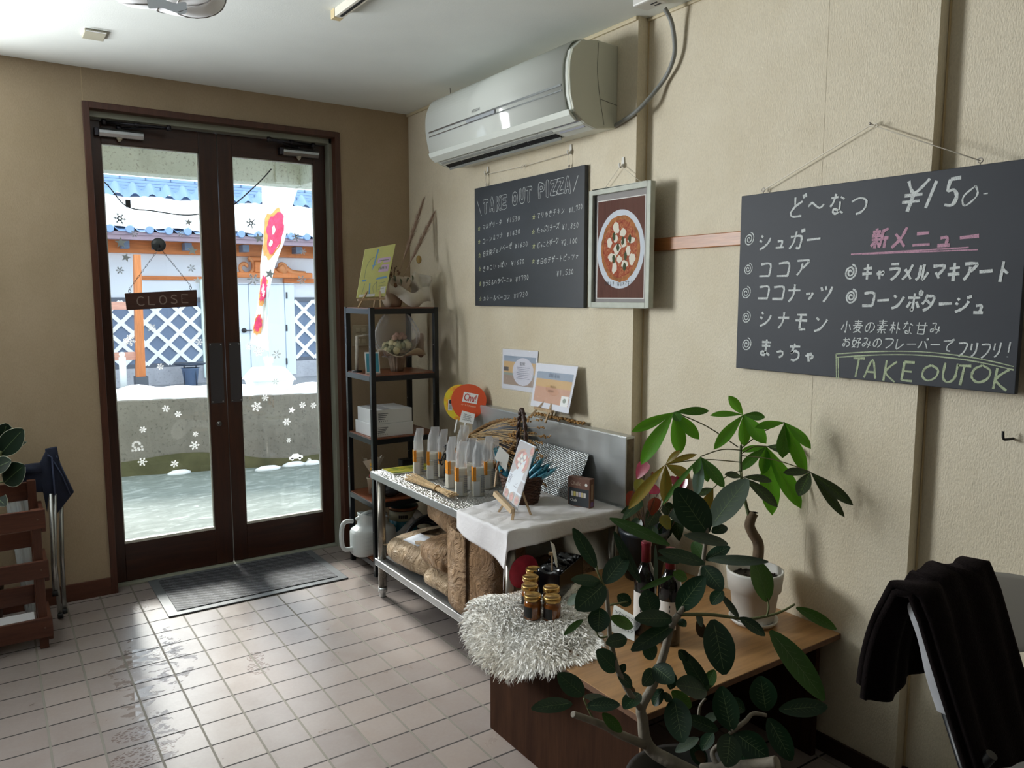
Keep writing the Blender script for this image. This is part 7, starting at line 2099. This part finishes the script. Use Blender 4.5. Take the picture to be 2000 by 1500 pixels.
LV = [  # base x, y, tip x, y, width px, base depth offset, tip depth offset, material, (frame)
 (470, 310, 340, 90, 78, -.02, -.05, 0), (515, 400, 640, 245, 118, -.02, .02, 0), (495, 390, 330, 378, 68, -.02, -.08, 0), (515, 405, 358, 545, 150, -.02, -.07, 0), (490, 535, 480, 672, 122, -.03, -.06, 0), (397, 600, 290, 687, 40, -.04, -.08, 1),
 (640, 705, 524, 735, 80, -.02, -.06, 0), (582, 885, 470, 772, 108, -.03, -.07, 0), (590, 900, 668, 980, 72, -.03, -.04, 0), (602, 898, 632, 848, 42, -.03, -.03, 0), (390, 465, 308, 512, 60, .0, .05, 2), (545, 35, 880, 185, 70, .05, .0, 1), (715, 395, 570, 108, 62, .03, .0, 0),
 (900, 630, 665, 775, 96, .02, -.04, 0), (790, 822, 738, 708, 92, .02, -.01, 0), (790, 860, 905, 950, 118, .0, -.05, 0), (792, 880, 728, 968, 82, .0, -.05, 0), (1085, 1000, 915, 965, 138, .06, .0, 0), (1092, 1000, 952, 775, 98, .08, .05, 0), (712, 1012, 625, 1100, 96, -.01, -.06, 0),
 (905, 1040, 952, 1288, 150, .02, -.06, 0), (842, 988, 790, 1080, 82, .02, .02, 0), (1150, 1218, 968, 1145, 78, .0, .0, 0), (1225, 1222, 1170, 972, 148, -.04, -.02, 0), (1418, 1112, 1385, 915, 150, .0, .02, 0), (1490, 1105, 1760, 1085, 104, .0, .02, 0), (1430, 1150, 1560, 1388, 120, .0, -.04, 0),
 (1218, 1240, 1195, 1424, 140, -.04, -.10, 0), (1250, 1238, 1430, 1370, 140, -.04, -.08, 0), (335, 1068, 108, 1100, 82, -.14, -.20, 0), (400, 1022, 255, 900, 104, -.12, -.15, 0), (415, 1085, 602, 1075, 78, -.12, -.12, 0), (505, 1122, 612, 1228, 60, -.12, -.13, 1), (400, 1030, 545, 1052, 48, -.12, -.08, 2),
 (1042, 1262, 912, 1338, 66, .06, .06, 2), (1070, 1172, 1152, 1128, 56, .05, .06, 2), (1120, 600, 1185, 908, 176, .06, .0, 0), (1270, 590, 1412, 690, 78, .08, .06, 0), (1440, 662, 1742, 1052, 150, .10, .02, 1), (1585, 535, 1810, 655, 76, .13, .15, 1), (1425, 500, 1345, 262, 150, .10, .12, 1),
 (1180, 470, 1260, 590, 40, .08, .08, 2), (880, 990, 905, 900, 60, .04, .05, 0), (1130, 880, 1080, 990, 70, .09, .07, 1), (930, 600, 970, 640, 50, .03, .0, 0), (870, 1010, 860, 1060, 60, .03, .0, 0), (1060, 640, 1030, 560, 44, .05, .05, 2), (1210, 1270, 1350, 1300, 100, .0, .0, 0), (1000, 1290, 1080, 1420, 90, .08, .08, 0), (1300, 1110, 1200, 1050, 90, .05, .06, 0),
 (890, 1000, 1000, 1090, 80, .06, .06, 1), (1120, 1230, 1060, 1330, 80, .06, .04, 0), (1340, 1280, 1250, 1400, 90, .02, .0, 0), (930, 770, 980, 830, 60, .05, .05, 0)]
LV6 = [(668, 905, 480, 640, 198, .06, .04, 0), (690, 862, 900, 588, 180, .08, .10, 2), (785, 968, 530, 915, 72, .06, .04, 2), (690, 900, 780, 868, 74, .08, .10, 0), (645, 1062, 580, 955, 82, .08, .12, 1), (655, 1062, 798, 985, 90, .06, .05, 0), (650, 1082, 376, 1008, 84, .05, .0, 0), (668, 1058, 1022, 1072, 62, .05, .0, 2),
 (640, 1097, 752, 1238, 118, .05, .0, 0), (490, 1362, 648, 1158, 138, .03, .02, 0), (755, 1240, 690, 1322, 88, .06, .05, 0), (345, 1392, 300, 1238, 132, .03, .05, 0), (462, 1405, 240, 1408, 108, .02, -.03, 0), (462, 1155, 272, 1235, 36, .06, .06, 1), (500, 1078, 370, 1050, 46, .08, .06, 0), (545, 1172, 462, 1138, 70, .08, .07, 1),
 (95, 1395, 228, 1455, 72, -.02, .03, 1), (215, 1322, 138, 1268, 78, .02, .02, 0), (365, 1230, 360, 975, 26, .10, .12, 2), (265, 1180, 195, 1085, 44, .08, .1, 2), (745, 1265, 850, 1400, 44, .08, .09, 2)]
mbs = [MB(), MB(), MB()]; vn = MB()
rnd = random.Random(4)
def leaf_from(conv, q, D0, mb, vein=True, shape='ov', fold=.16, clampx=None, sc=1.0):
    B, T = atd(*conv(q[0], q[1]), D0+q[5]), atd(*conv(q[2], q[3]), D0+q[6])
    w = pxm(q[4]*sc, D0)
    if clampx:
        for p in (B, T): p.x = min(p.x, clampx)
    nv = (CAM-(B+T)/2).normalized()+V3((rnd.uniform(-.45, .45), rnd.uniform(-.45, .45), rnd.uniform(.15, .6)))
    d = (T-B).normalized(); nv = (nv-d*nv.dot(d)).normalized()
    vs, fs = leafpts(B, T, w, nv, rnd.uniform(.03, .10), fold, 10, shape)
    sd = d.cross(nv)
    mb.add(vs, fs, True)
    if vein:
        # midrib and side veins drawn on the upper face
        L = []
        for i in range(1, 10):
            c0 = vs[i*5+2]; L.append(c0)
        lift = nv*.0007
        for i in range(len(L)-1):
            ww = w*.011*(1-.06*i)
            vn.quad(L[i]-sd*ww+lift, L[i]+sd*ww+lift, L[i+1]+sd*ww+lift, L[i+1]-sd*ww+lift)
        for i in range(2, 8):
            for s in (0, 4):
                a, m_, e = vs[i*5+2]+lift, vs[min(10, i+1)*5+(1 if s == 0 else 3)]+lift*1.6, None
                dd = (m_-a).normalized().cross(nv)*w*.0045
                vn.quad(a-dd, a+dd, m_+dd, m_-dd)
    return B, T
for q in LV: leaf_from(c5, q, DF, mbs[q[7]], sc=1/2.857)
for q in LV6: leaf_from(c6, q, DF, mbs[q[7]], sc=1/3.0)
for mb_, m, nm in zip(mbs, (FIC, FICY, FICG), ('foliage', 'young_foliage', 'pale_foliage')): mb_.build(nm, m, fic, recalc=False)
vn.build('leaf_vein', VEIN, fic, recalc=False)
b = MB()
for q in ((1035, 600, 1065, 700, 60, .06, .08), (1060, 660, 1130, 720, 70, .08, .08), (640, 985, 690, 1010, 50, .0, 0), (1020, 1340, 1080, 1390, 60, .05, .05)): leaf_from(c5, q, DF, b, False, sc=1/2.857)
b.build('withered_leaf', mat('withered_brown', '4E3A24', .8, 0, .3, 30), fic, recalc=False)
b = MB(); b.lathe([(0, .001), (.115, .001), (.15, .33), (.158, .335), (.158, .365), (.145, .365), (.140, .32), (0, .318)], 32, potc); b.build('pot', mat('fig_pot_dark', '33302E', .5), fic)
fic.location = (potc.x, potc.y, 0)
for ch in fic.children: ch.location = -fic.location

# ---- money tree in a white pot
DP = None
pc = onz(1480, 1212, LT); pc = V3((1.225, -2.215, LT))
mt_ = thing('money_tree', pc, 'bright green money tree with a cut brown trunk in a white pot', 'plant')
WPOT = mat('pot_matt_white', 'D4D1CA', .5)
b = MB(); b.lathe([(0, .001), (.062, .001), (.066, .006), (.078, .105), (.086, .107), (.092, .165), (.093, .172), (.087, .173), (.083, .130), (0, .128)], 40, pc+V3((0, 0, .012))); b.build('pot', WPOT, mt_)
b = MB(); b.lathe([(0, .0005), (.066, .0005), (.078, .012), (.080, .020), (.076, .020), (.066, .008), (0, .008)], 40, pc); b.build('saucer', WPOT, mt_)
b = MB(); b.lathe([(0, .158), (.082, .155)], 30, pc); rnd = random.Random(2)
for k in range(60): a = rnd.uniform(0, 6.28); r_ = .08*math.sqrt(rnd.random()); b.ball((pc.x+r_*math.cos(a), pc.y+r_*math.sin(a), pc.z+.158), .004, 6)
b.build('soil', mat('soil_dark', '3A3028', .95, 0, .4, 120), mt_)
dP = (pc-CAM).dot(FW)+.0
b = MB()
P = smooth_path([V3((pc.x, pc.y, LT+.15)), atd(*c6(965, 985), dP), atd(*c6(930, 905), dP), atd(*c6(912, 860), dP), atd(*c6(922, 815), dP), atd(*c6(938, 785), dP)], 6)
n = len(P); b.tube(P, [.0185-.003*(i/n) for i in range(n)], 12); tk = b.build('trunk', mat('money_tree_bark', '5E4C38', .85, 0, .25, 30, .5, 70), mt_)
b = MB(); e = P[-1]; b.lathe([(0, .001), (.0135, .001)], 14, e); b.build('cut_end', mat('cut_wood_pale', 'B49A74', .8), tk)
b = MB()
P = smooth_path([atd(*c6(908, 800), dP), atd(*c6(890, 730), dP), atd(*c6(868, 620), dP-.02), atd(*c6(860, 500), dP-.03), atd(*c6(862, 390), dP-.03)], 6)
n = len(P); b.tube(P, [.006-.002*i/n for i in range(n)], 8); b.build('green_stem', mat('money_tree_stem', '4E5A34', .6), mt_)
MG = leafmat('money_leaf_bright', '4E8A1E', '6EAE30', .35, .25); MD = leafmat('money_leaf_mid', '3A6624', '5A8A32', .38, .2); MK = leafmat('money_leaf_shaded', '3A4A30', '5A6444', .4); MY = leafmat('money_leaf_yellowing', '8A7428', '9C8838', .45); MS = leafmat('money_leaf_pale', '7A9488', '8AA49A', .4)  # last tone is a paler, greyer green
XC = XR-.012
CL_ = [((470, 195), (845, 400), -.10, [(220, 310, 62, 0), (275, 505, 92, 0), (505, 440, 92, 0), (618, 355, 72, 0), (676, 188, 52, 1), (505, 250, 60, 1)]),
       ((875, 210), (862, 392), -.05, [(788, 98, 58, 0), (680, 215, 50, 0), (702, 415, 68, 0), (880, 395, 74, 0), (1010, 380, 86, 0), (1005, 225, 52, 1)]),
       ((1118, 255), (866, 405), -.10, [(942, 285, 52, 0), (1105, 465, 84, 1), (1245, 560, 78, 0), (1272, 410, 66, 0)]),
       ((1010, 395), (862, 440), .02, [(862, 425, 46, 0), (1045, 800, 112, 0), (1215, 762, 100, 0), (850, 540, 60, 1), (1165, 425, 60, 2), (990, 560, 70, 0)]),
       ((625, 455), (862, 418), -.16, [(600, 690, 66, 4), (765, 640, 72, 1), (395, 745, 34, 1), (668, 605, 62, 1), (590, 560, 50, 1)]),
       ((420, 500), (855, 488), -.10, [(200, 765, 66, 3), (415, 735, 82, 3), (565, 585, 80, 3), (508, 418, 40, 3), (605, 442, 38, 3)]),
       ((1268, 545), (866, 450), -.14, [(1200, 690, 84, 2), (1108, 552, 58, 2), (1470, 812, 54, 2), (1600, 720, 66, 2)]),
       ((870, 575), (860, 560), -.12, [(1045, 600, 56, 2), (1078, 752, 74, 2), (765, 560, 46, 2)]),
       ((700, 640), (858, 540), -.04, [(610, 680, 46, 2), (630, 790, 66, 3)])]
mb5 = [MB() for _ in range(5)]; pt = MB(); vn = MB()
for (cx_, cy_), (sx, sy), dd, tips in CL_:
    D0 = dP+dd
    c0 = atd(*c6(cx_, cy_), D0); c0.x = min(c0.x, XC)
    s0_ = atd(*c6(sx, sy), dP-.03)
    pt.tube(smooth_path([s0_, s0_.lerp(c0, .5)+V3((0, 0, .012)), c0], 4), .0019, 6)
    for tx, ty, w, mi_ in tips:
        q = (cx_, cy_, tx, ty, w, 0, rnd.uniform(-.05, .03))
        leaf_from(c6, q, D0, mb5[mi_], True, 'ob', .22, XC, 1/3.0)
for mb_, m, nm in zip(mb5, (MG, MD, MK, MY, MS), ('foliage', 'green_foliage', 'shaded_foliage', 'yellowing_foliage', 'greyish_foliage')): mb_.build(nm, m, mt_, recalc=False)
pt.build('leaf_stalk', mat('leaf_stalk_olive', '5C5A34', .6), mt_)
vn.build('leaf_vein', mat('money_vein', '6A9038', .5), mt_, recalc=False)

# ---- red-leaved plant in a dark pot behind the bottles
rp = onz(1262, 1128, LT); rp = V3((1.215, -1.70, LT))
rpl = thing('flamingo_plant', rp, 'leafy plant with glossy red and dark green heart leaves in a dark pot', 'plant')
b = MB(); b.lathe([(0, .001), (.070, .001), (.092, .175), (.098, .178), (.098, .195), (.090, .195), (.086, .16), (0, .158)], 32, rp); b.build('pot', mat('pot_blue_black', '20262C', .35), rpl)
dR_ = (rp-CAM).dot(FW)
c8 = lambda x, y: (1220+x/7.5, 860+y/7.5)
RD = mat('heart_leaf_crimson', '8E1F3A', .12, 0, .2, 30); RO = leafmat('heart_leaf_orange_red', '8E3A28', '9C4A30', .3); GD = leafmat('heart_leaf_deep_green', '22381E', '3A4A28', .3); GY = leafmat('heart_leaf_olive', '7A7424', '8A8430', .35)
HB = {0: MB(), 1: MB(), 2: MB(), 3: MB()}; stn = MB(); vn = MB()
HL = [(330, 310, 175, 575, 210, 0), (240, 560, 180, 790, 170, 3), (130, 740, 40, 980, 150, 1), (500, 690, 360, 780, 180, 0), (440, 830, 400, 1110, 210, 1), (880, 500, 720, 890, 230, 0), (260, 880, -40, 1180, 180, 2), (480, 1000, 300, 1320, 230, 2), (560, 940, 760, 1140, 210, 2), (240, 1150, 60, 1420, 200, 2), (620, 1180, 560, 1500, 230, 2), (760, 1130, 800, 1480, 220, 2), (430, 1250, 330, 1560, 200, 2), (700, 1000, 860, 1240, 190, 2), (150, 1000, -60, 1060, 130, 2), (390, 470, 440, 560, 60, 1), (640, 560, 900, 640, 130, 0), (540, 1100, 660, 1330, 200, 3)]
for q in HL:
    D0 = dR_+rnd.uniform(-.05, .05)
    B, T = leaf_from(c8, q[:5]+(rnd.uniform(-.03, .03), rnd.uniform(-.05, .03)), D0, HB[q[5]], q[5] != 0, 'he', .14, XC, 1/7.5)
    stn.tube(smooth_path([rp+V3((rnd.uniform(-.03, .03), rnd.uniform(-.03, .03), .15)), rp.lerp(B, .55)+V3((rnd.uniform(-.02, .02), rnd.uniform(-.02, .02), .05)), B], 4), .0018, 5)
for k, m, nm in ((0, RD, 'red_spathe'), (1, RO, 'reddish_foliage'), (2, GD, 'foliage'), (3, GY, 'olive_foliage')): HB[k].build(nm, m, rpl, recalc=False)
stn.build('stalk', mat('stalk_red_brown', '5A3A2A', .5), rpl); vn.build('leaf_vein', mat('heart_vein', '5A6A3C', .5), rpl, recalc=False)
# ================================================================ left: slatted wooden stand, umbrella, folded camp chair, rubber plant
SLW = wood('slat_red_brown_wood', '4A281B', '663A28', .42, 'X', 1.0); SLV = wood('slat_post_wood', '4A281B', '663C2A', .42, 'Z', 1.0)
cx0, cx1, cy0, cy1 = -1.10, -.683, -.055, .225
cr = thing('slatted_stand', ((cx0+cx1)/2, .08, 0), 'reddish brown slatted wooden stand at the left edge, against the entrance wall', 'stand')
for x in (cx0+.012, cx1-.052):
    for y, h in ((cy0+.018, .615), (cy1-.045, .70)):
        b = MB(); b.box(x, y, 0, x+.034, y+.030, h); b.build('post', SLV, cr, bevel=.003)
for z0, z1 in ((.535, .618), (.318, .395), (.055, .142)):
    b = MB(); b.box(cx0, cy0, z0, cx1, cy0+.0175, z1); sl = b.build('slat', SLW, cr, bevel=.003)
    b = MB()
    for x in (cx1-.03, cx0+.03): b.lathe([(.004, 0), (.003, .001), (0, .0012)], 8, (x, cy0, (z0+z1)/2), True, Matrix.Rotation(R(90), 4, 'X'))
    b.build('screw', mat('screw_dull', '7A6250', .4, .6), sl)
    b = MB(); b.box(cx1-.0175, cy0+.0182, z0-.02, cx1, cy1, z1-.025); b.build('slat', SLW, cr, bevel=.003)
    b = MB(); b.box(cx0, cy1-.0147, z0+.07, cx1-.02, cy1, z1+.07); b.build('slat', SLW, cr, bevel=.003)
b = MB(); b.box(cx0+.05, cy0+.05, .090, cx1-.06, cy1-.05, .100); b.build('drip_tray', mat('tray_white', 'D8D8DA', .5), cr, bevel=.004)
# umbrella
q0, q1, q2 = atd(60, 1196, 3.62), atd(42, 1040, 3.66), atd(24, 930, 3.70)
ub = thing('umbrella', (q0.x, q0.y, .1), 'rolled clear plastic umbrella standing in the slatted stand', 'umbrella')
b = MB(); pts = smooth_path([q0, q1, q2], 8); n = len(pts)
def umb(i, j):
    k = j*(n-1); a = min(int(k), n-2); c = pts[a].lerp(pts[a+1], k-a)
    an = 2*PI*i; r_ = (.017+.030*j**.8)*(1+.16*math.sin(7*an+5*j)+.10*math.sin(13*an))
    return c+V3((r_*math.cos(an), r_*math.sin(an), 0))
b.grid(umb, 48, 24)
UM = NT('umbrella_cloudy_plastic'); UM.b.inputs['Base Color'].default_value = rgba('C4C8C8'); UM.b.inputs['Roughness'].default_value = .25; UM.b.inputs['Alpha'].default_value = .72; UM.bump(UM.noise(40, 3, .6, UM.mapping((1, 1, .1))).outputs[0], .7, .01)
b.build('canopy', UM.m, ub)
b = MB(); b.tube([q0+(q0-q1)*.16, q0, q1, q2], .0055, 8); b.build('shaft', mat('shaft_grey', '8A8C8E', .3, .7), ub)
b = MB(); d = (q0-q1).normalized(); b.tube([q0+d*.005, q0+d*.028], [.017, .014], 10); b.build('tip', BLACKE, ub)
# camp chair, folded and leaning on the wall
NAVY = mat('navy_canvas', '1A2238', .8, 0, .15, 30, .2, 200); PIPE = mat('navy_piping', '46506E', .7)
cc_ = thing('camp_chair', (-.62, .36, 0), 'folded navy canvas camping chair with silver legs leaning on the wall', 'chair')
TUBE = mat('silver_tube', 'A9A9A6', .25, .9)
def wy(u, v, y): return ony(u, v, y)
lg = [((107, 1004), (107, 1100), (118, 1203), .34), ((99, 1004), (104, 1098), (108, 1160), .30), ((119, 990), (121, 1090), (127, 1206), .40)]
for a, m_, e, y in lg:
    p = [wy(a[0], a[1]-40, y), wy(*m_, y-.02), wy(*e, y-.06)]
    p[2].z = max(.012, p[2].z) if e[1] > 1180 else p[2].z
    b = MB(); b.tube(p, .0105, 10); l_ = b.build('leg', TUBE, cc_)
    b = MB(); dd = (p[2]-p[1]).normalized(); b.tube([p[2]-dd*.012, p[2]+dd*.010], .0125, 10); b.build('rubber_foot', BLACKE, l_)
def sheetpx(name, pts, y, th, m, parent):
    """cloth panel: outline in the wall-parallel plane y with depth waves"""
    P = [wy(u, v, y+dy) for u, v, dy in pts]
    c = sum((p for p in P), V3((0, 0, 0)))/len(P)
    b = MB(); n_ = len(P)
    off = V3((0, -th/2, 0))
    b.add([c+off*1.8]+[p+off for p in P]+[c-off*1.8]+[p-off for p in P], [(0, 1+k, 1+(k+1) % n_) for k in range(n_)]+[(n_+1, n_+2+(k+1) % n_, n_+2+k) for k in range(n_)]+[(1+k, n_+2+k, n_+2+(k+1) % n_, 1+(k+1) % n_) for k in range(n_)], True)
    return b.build(name, m, parent, bevel=.003)
sheetpx('seat_canvas', [(88, 877, 0), (111, 872, .0), (114, 890, 0), (122, 920, .02), (144, 961, .05), (138, 968, .05), (111, 1003, .01), (106, 975, 0), (94, 960, 0), (90, 900, 0)], .35, .022, NAVY, cc_)
sheetpx('back_canvas', [(60, 906, 0), (78, 904, 0), (90, 880, 0), (100, 890, 0), (106, 930, 0), (107, 966, 0), (94, 968, 0), (92, 1000, 0), (84, 960, 0), (30, 962, 0), (30, 912, 0)], .325, .03, NAVY, cc_)
b = MB(); b.tube([wy(40, 920, .31), wy(80, 914, .31)], .024, 12); b.build('armrest_sleeve', NAVY, cc_)
b = MB(); b.tube([wy(93, 889, .30), wy(101, 893, .30), wy(105, 940, .30), wy(107, 967, .30)], .004, 6); b.tube([wy(104, 900, .33), wy(122, 930, .34), wy(137, 966, .37)], .003, 6); b.tube([wy(110, 890, .34), wy(126, 925, .36), wy(143, 960, .39)], .003, 6); b.build('piping', PIPE, cc_)
# rubber plant at the very edge
rb = thing('rubber_plant', (-1.22, -.22, 0), 'rubber plant with round dark leaves edged in cream at the left border', 'plant')
RBL = leafmat('rubber_leaf', '182C1C', '30422E', .5, .03); RBE = mat('rubber_leaf_edge', 'C4C8B0', .5)
DRB = 3.40
rb.location = (atd(-60, 1000, DRB).x, atd(-60, 1000, DRB).y, 0)
mbv = MB(); edge = MB(); vn = MB(); rnd = random.Random(12)
RL = [(4, 884, 42, 842, 40, 0), (0, 872, 12, 832, 40, .03), (12, 940, 44, 912, 44, -.03), (-10, 915, 18, 902, 30, -.04), (22, 877, 48, 865, 8, .04), (-20, 960, 8, 985, 26, 0), (-30, 900, -8, 850, 40, 0), (-20, 990, -8, 955, 30, .03)]
for u0, v0, u1, v1, w, dd in RL:
    B, T = atd(u0, v0, DRB+dd), atd(u1, v1, DRB+dd-.02)
    nv = (CAM-B).normalized()+V3((0, 0, .35)); d = (T-B).normalized(); nv = (nv-d*nv.dot(d)).normalized()
    vs, fs = leafpts(B-d*.012, T+d*.012, pxm(w+3, DRB), nv, .05, .10, 10); mbv.add(vs, fs, True)
    for s in (0, 4): edge.tube([vs[i*5+s] for i in range(11)], .0011, 4, False)
    for i in range(9):
        sd = d.cross(nv)*.0012; vn.quad(vs[i*5+2]-sd+nv*.0008, vs[i*5+2]+sd+nv*.0008, vs[(i+1)*5+2]+sd+nv*.0008, vs[(i+1)*5+2]-sd+nv*.0008)
mbv.build('foliage', RBL, rb, recalc=False); edge.build('leaf_margin', RBE, rb, recalc=False); vn.build('leaf_vein', MATS['leaf_vein_pale'], rb, recalc=False)
b = MB(); b.tube(smooth_path([V3((rb.location.x, rb.location.y, .26)), atd(-30, 1000, DRB), atd(-8, 920, DRB), atd(2, 880, DRB)], 5), .008, 8)
for q in ((12, 940), (-10, 915), (-20, 960)): b.tube([atd(-12, 945, DRB), atd(*q, DRB)], .004, 6)
b.build('stem', TWIG, rb)
b = MB(); b.lathe([(0, .001), (.085, .001), (.11, .25), (.116, .255), (.116, .275), (.106, .275), (.10, .24), (0, .238)], 28, rb.location); b.build('pot', mat('rubber_pot_brown', '5C4434', .6), rb)

# ================================================================ right: white folding chair with a dark blanket
WCH = mat('chair_white_plastic', 'C9CBD0', .4); BLKT = mat('chair_black_tube', '17171A', .35)
wch = thing('folding_chair', (1.16, -3.05, 0), 'white plastic folding chair with black legs at the right edge', 'chair')
XA_ = .955
T_ = onx(1783, 1176, XA_); Bm = onx(1850, 1393, XA_); Lg = onx(1892, 1500, XA_)
XB_ = 1.375
SH = .24
def rail(x, mir):
    o_ = -(x-XA_)*SH
    t_, m_, b_ = V3((x, T_.y+o_, T_.z)), V3((x, Bm.y+o_, Bm.z)), V3((x, Lg.y+o_, Lg.z))
    return t_, m_, b_
for k, x in enumerate((XA_, XB_)):
    t_, m_, b_ = rail(x, k)
    pts = smooth_path([t_+V3((.01, -.004, .004)), t_.lerp(m_, .08), t_.lerp(m_, .35)+V3((0, -.004, 0)), t_.lerp(m_, .7)+V3((0, .003, 0)), m_], 5)
    b = MB()
    n_ = len(pts)
    prof = []
    for i, p in enumerate(pts):
        f = i/(n_-1); w_ = .020+.006*f; d_ = .026+.010*f
        prof.append([p+V3((-w_/2, -d_/2, 0)), p+V3((w_/2, -d_/2, 0)), p+V3((w_/2, d_/2, 0)), p+V3((-w_/2, d_/2, 0))])
    b.add([q for s in prof for q in s], [(i*4+a, i*4+(a+1) % 4, (i+1)*4+(a+1) % 4, (i+1)*4+a) for i in range(n_-1) for a in range(4)]+[(0, 1, 2, 3), ((n_-1)*4+3, (n_-1)*4+2, (n_-1)*4+1, (n_-1)*4)], True)
    b.build('back_rail', WCH, wch, bevel=.006, seg=3)
    d = (m_-t_).normalized()
    foot = m_+d*((m_.z-.0)/-d.z)
    b = MB(); b.tube([m_-d*.01, foot+V3((0, 0, .012))], .0125, 12); lg_ = b.build('leg', BLKT, wch)
    b = MB(); b.tube([foot+V3((0, .12, .50)), V3((foot.x, m_.y+.16, .012))], .0125, 12); b.build('leg', BLKT, wch)
def backplate(i, j, off=0.0):
    x = XA_+.012+(XB_-XA_-.024)*i
    bow = math.sin(PI*i)
    z_top = T_.z-.004+.034*bow**.6; z_bot = Bm.z+.075
    z = z_bot+(z_top-z_bot)*j
    f = (T_.z-z)/(T_.z-Bm.z)
    y = T_.y+(Bm.y-T_.y)*f+.030*bow+off-(x-XA_)*SH
    return V3((x, y, z))
b = MB(); b.grid(lambda i, j: backplate(i, j), 24, 14); b.build('back_plate', WCH, wch, solid=.012)
b = MB(); sy = Bm.y-.03
Ms = Matrix.Translation((XA_, sy, 0)) @ Matrix.Rotation(-math.atan(SH), 4, 'Z'); b.box(.012, -.40, .425, .44, -.02, .447, Ms); b.build('seat', WCH, wch, bevel=.012, seg=3)
# blanket folded over the back
BLA = NT('dark_brown_fleece'); n = BLA.noise(60, 4, .7)
BLA.l(BLA.ramp(n.outputs[0], [(.35, lin('0B0707')), (.7, lin('130C0C'))]), BLA.b.inputs['Base Color']); BLA.b.inputs['Roughness'].default_value = .95; BLA.b.inputs['Specular IOR Level'].default_value = .1; BLA.b.inputs['Sheen Weight'].default_value = .05; BLA.b.inputs['Sheen Tint'].default_value = (.5, .38, .4, 1); BLA.bump(BLA.noise(240, 2, .7).outputs[0], .6, .004)
def blanket(i, j, lay=0.0):
    """j: 0 at the rear hem, 1 at the front hem; i: across the back from its left end"""
    x = XA_-.020+.252*i-.02*math.sin(3*j)*(1-i)
    ib = max(0, min(1, (x-XA_-.012)/(XB_-XA_-.024)))
    zt = T_.z+.020+.030*math.sin(PI*min(.5, ib))+.006*math.sin(6*i)+lay*.6
    rear, fr = .315+.02*math.sin(5*i), .455
    s = j*(rear+fr)-rear      # distance from the ridge, rear negative
    f_slope = (Bm.y-T_.y)/(T_.z-Bm.z)
    wv = .010*math.sin(9*i+2+4*j)+.006*math.sin(21*i+3*j)
    if s < 0:
        d = -s
        y = T_.y+.012+lay+(.085*(1-math.exp(-d*6.5)))+.02*math.sin(PI*ib)+wv-(x-XA_)*SH
        z = zt-d*.97
    else:
        y = T_.y-.018-lay+f_slope*s*.9+.03*math.sin(PI*ib)-.012*min(1, s*20)+wv*.7-(x-XA_)*SH
        z = zt-s*.985
    rnd_ = math.exp(-(s/.028)**2)
    return V3((x, y+(.0*rnd_), z+.004*math.sin(14*i)+.010*rnd_))
bl = MB(); bl.grid(lambda i, j: blanket(i, j), 40, 80)
blk = tag(bl.build('blanket', BLA.m, solid=.016), 'dark brown fleece blanket folded over the white chair back', 'blanket')
b = MB(); b.grid(lambda i, j: blanket(.02+.97*i, .03+.95*j, .0165), 36, 70); b.build('upper_fold', BLA.m, blk, solid=.016)
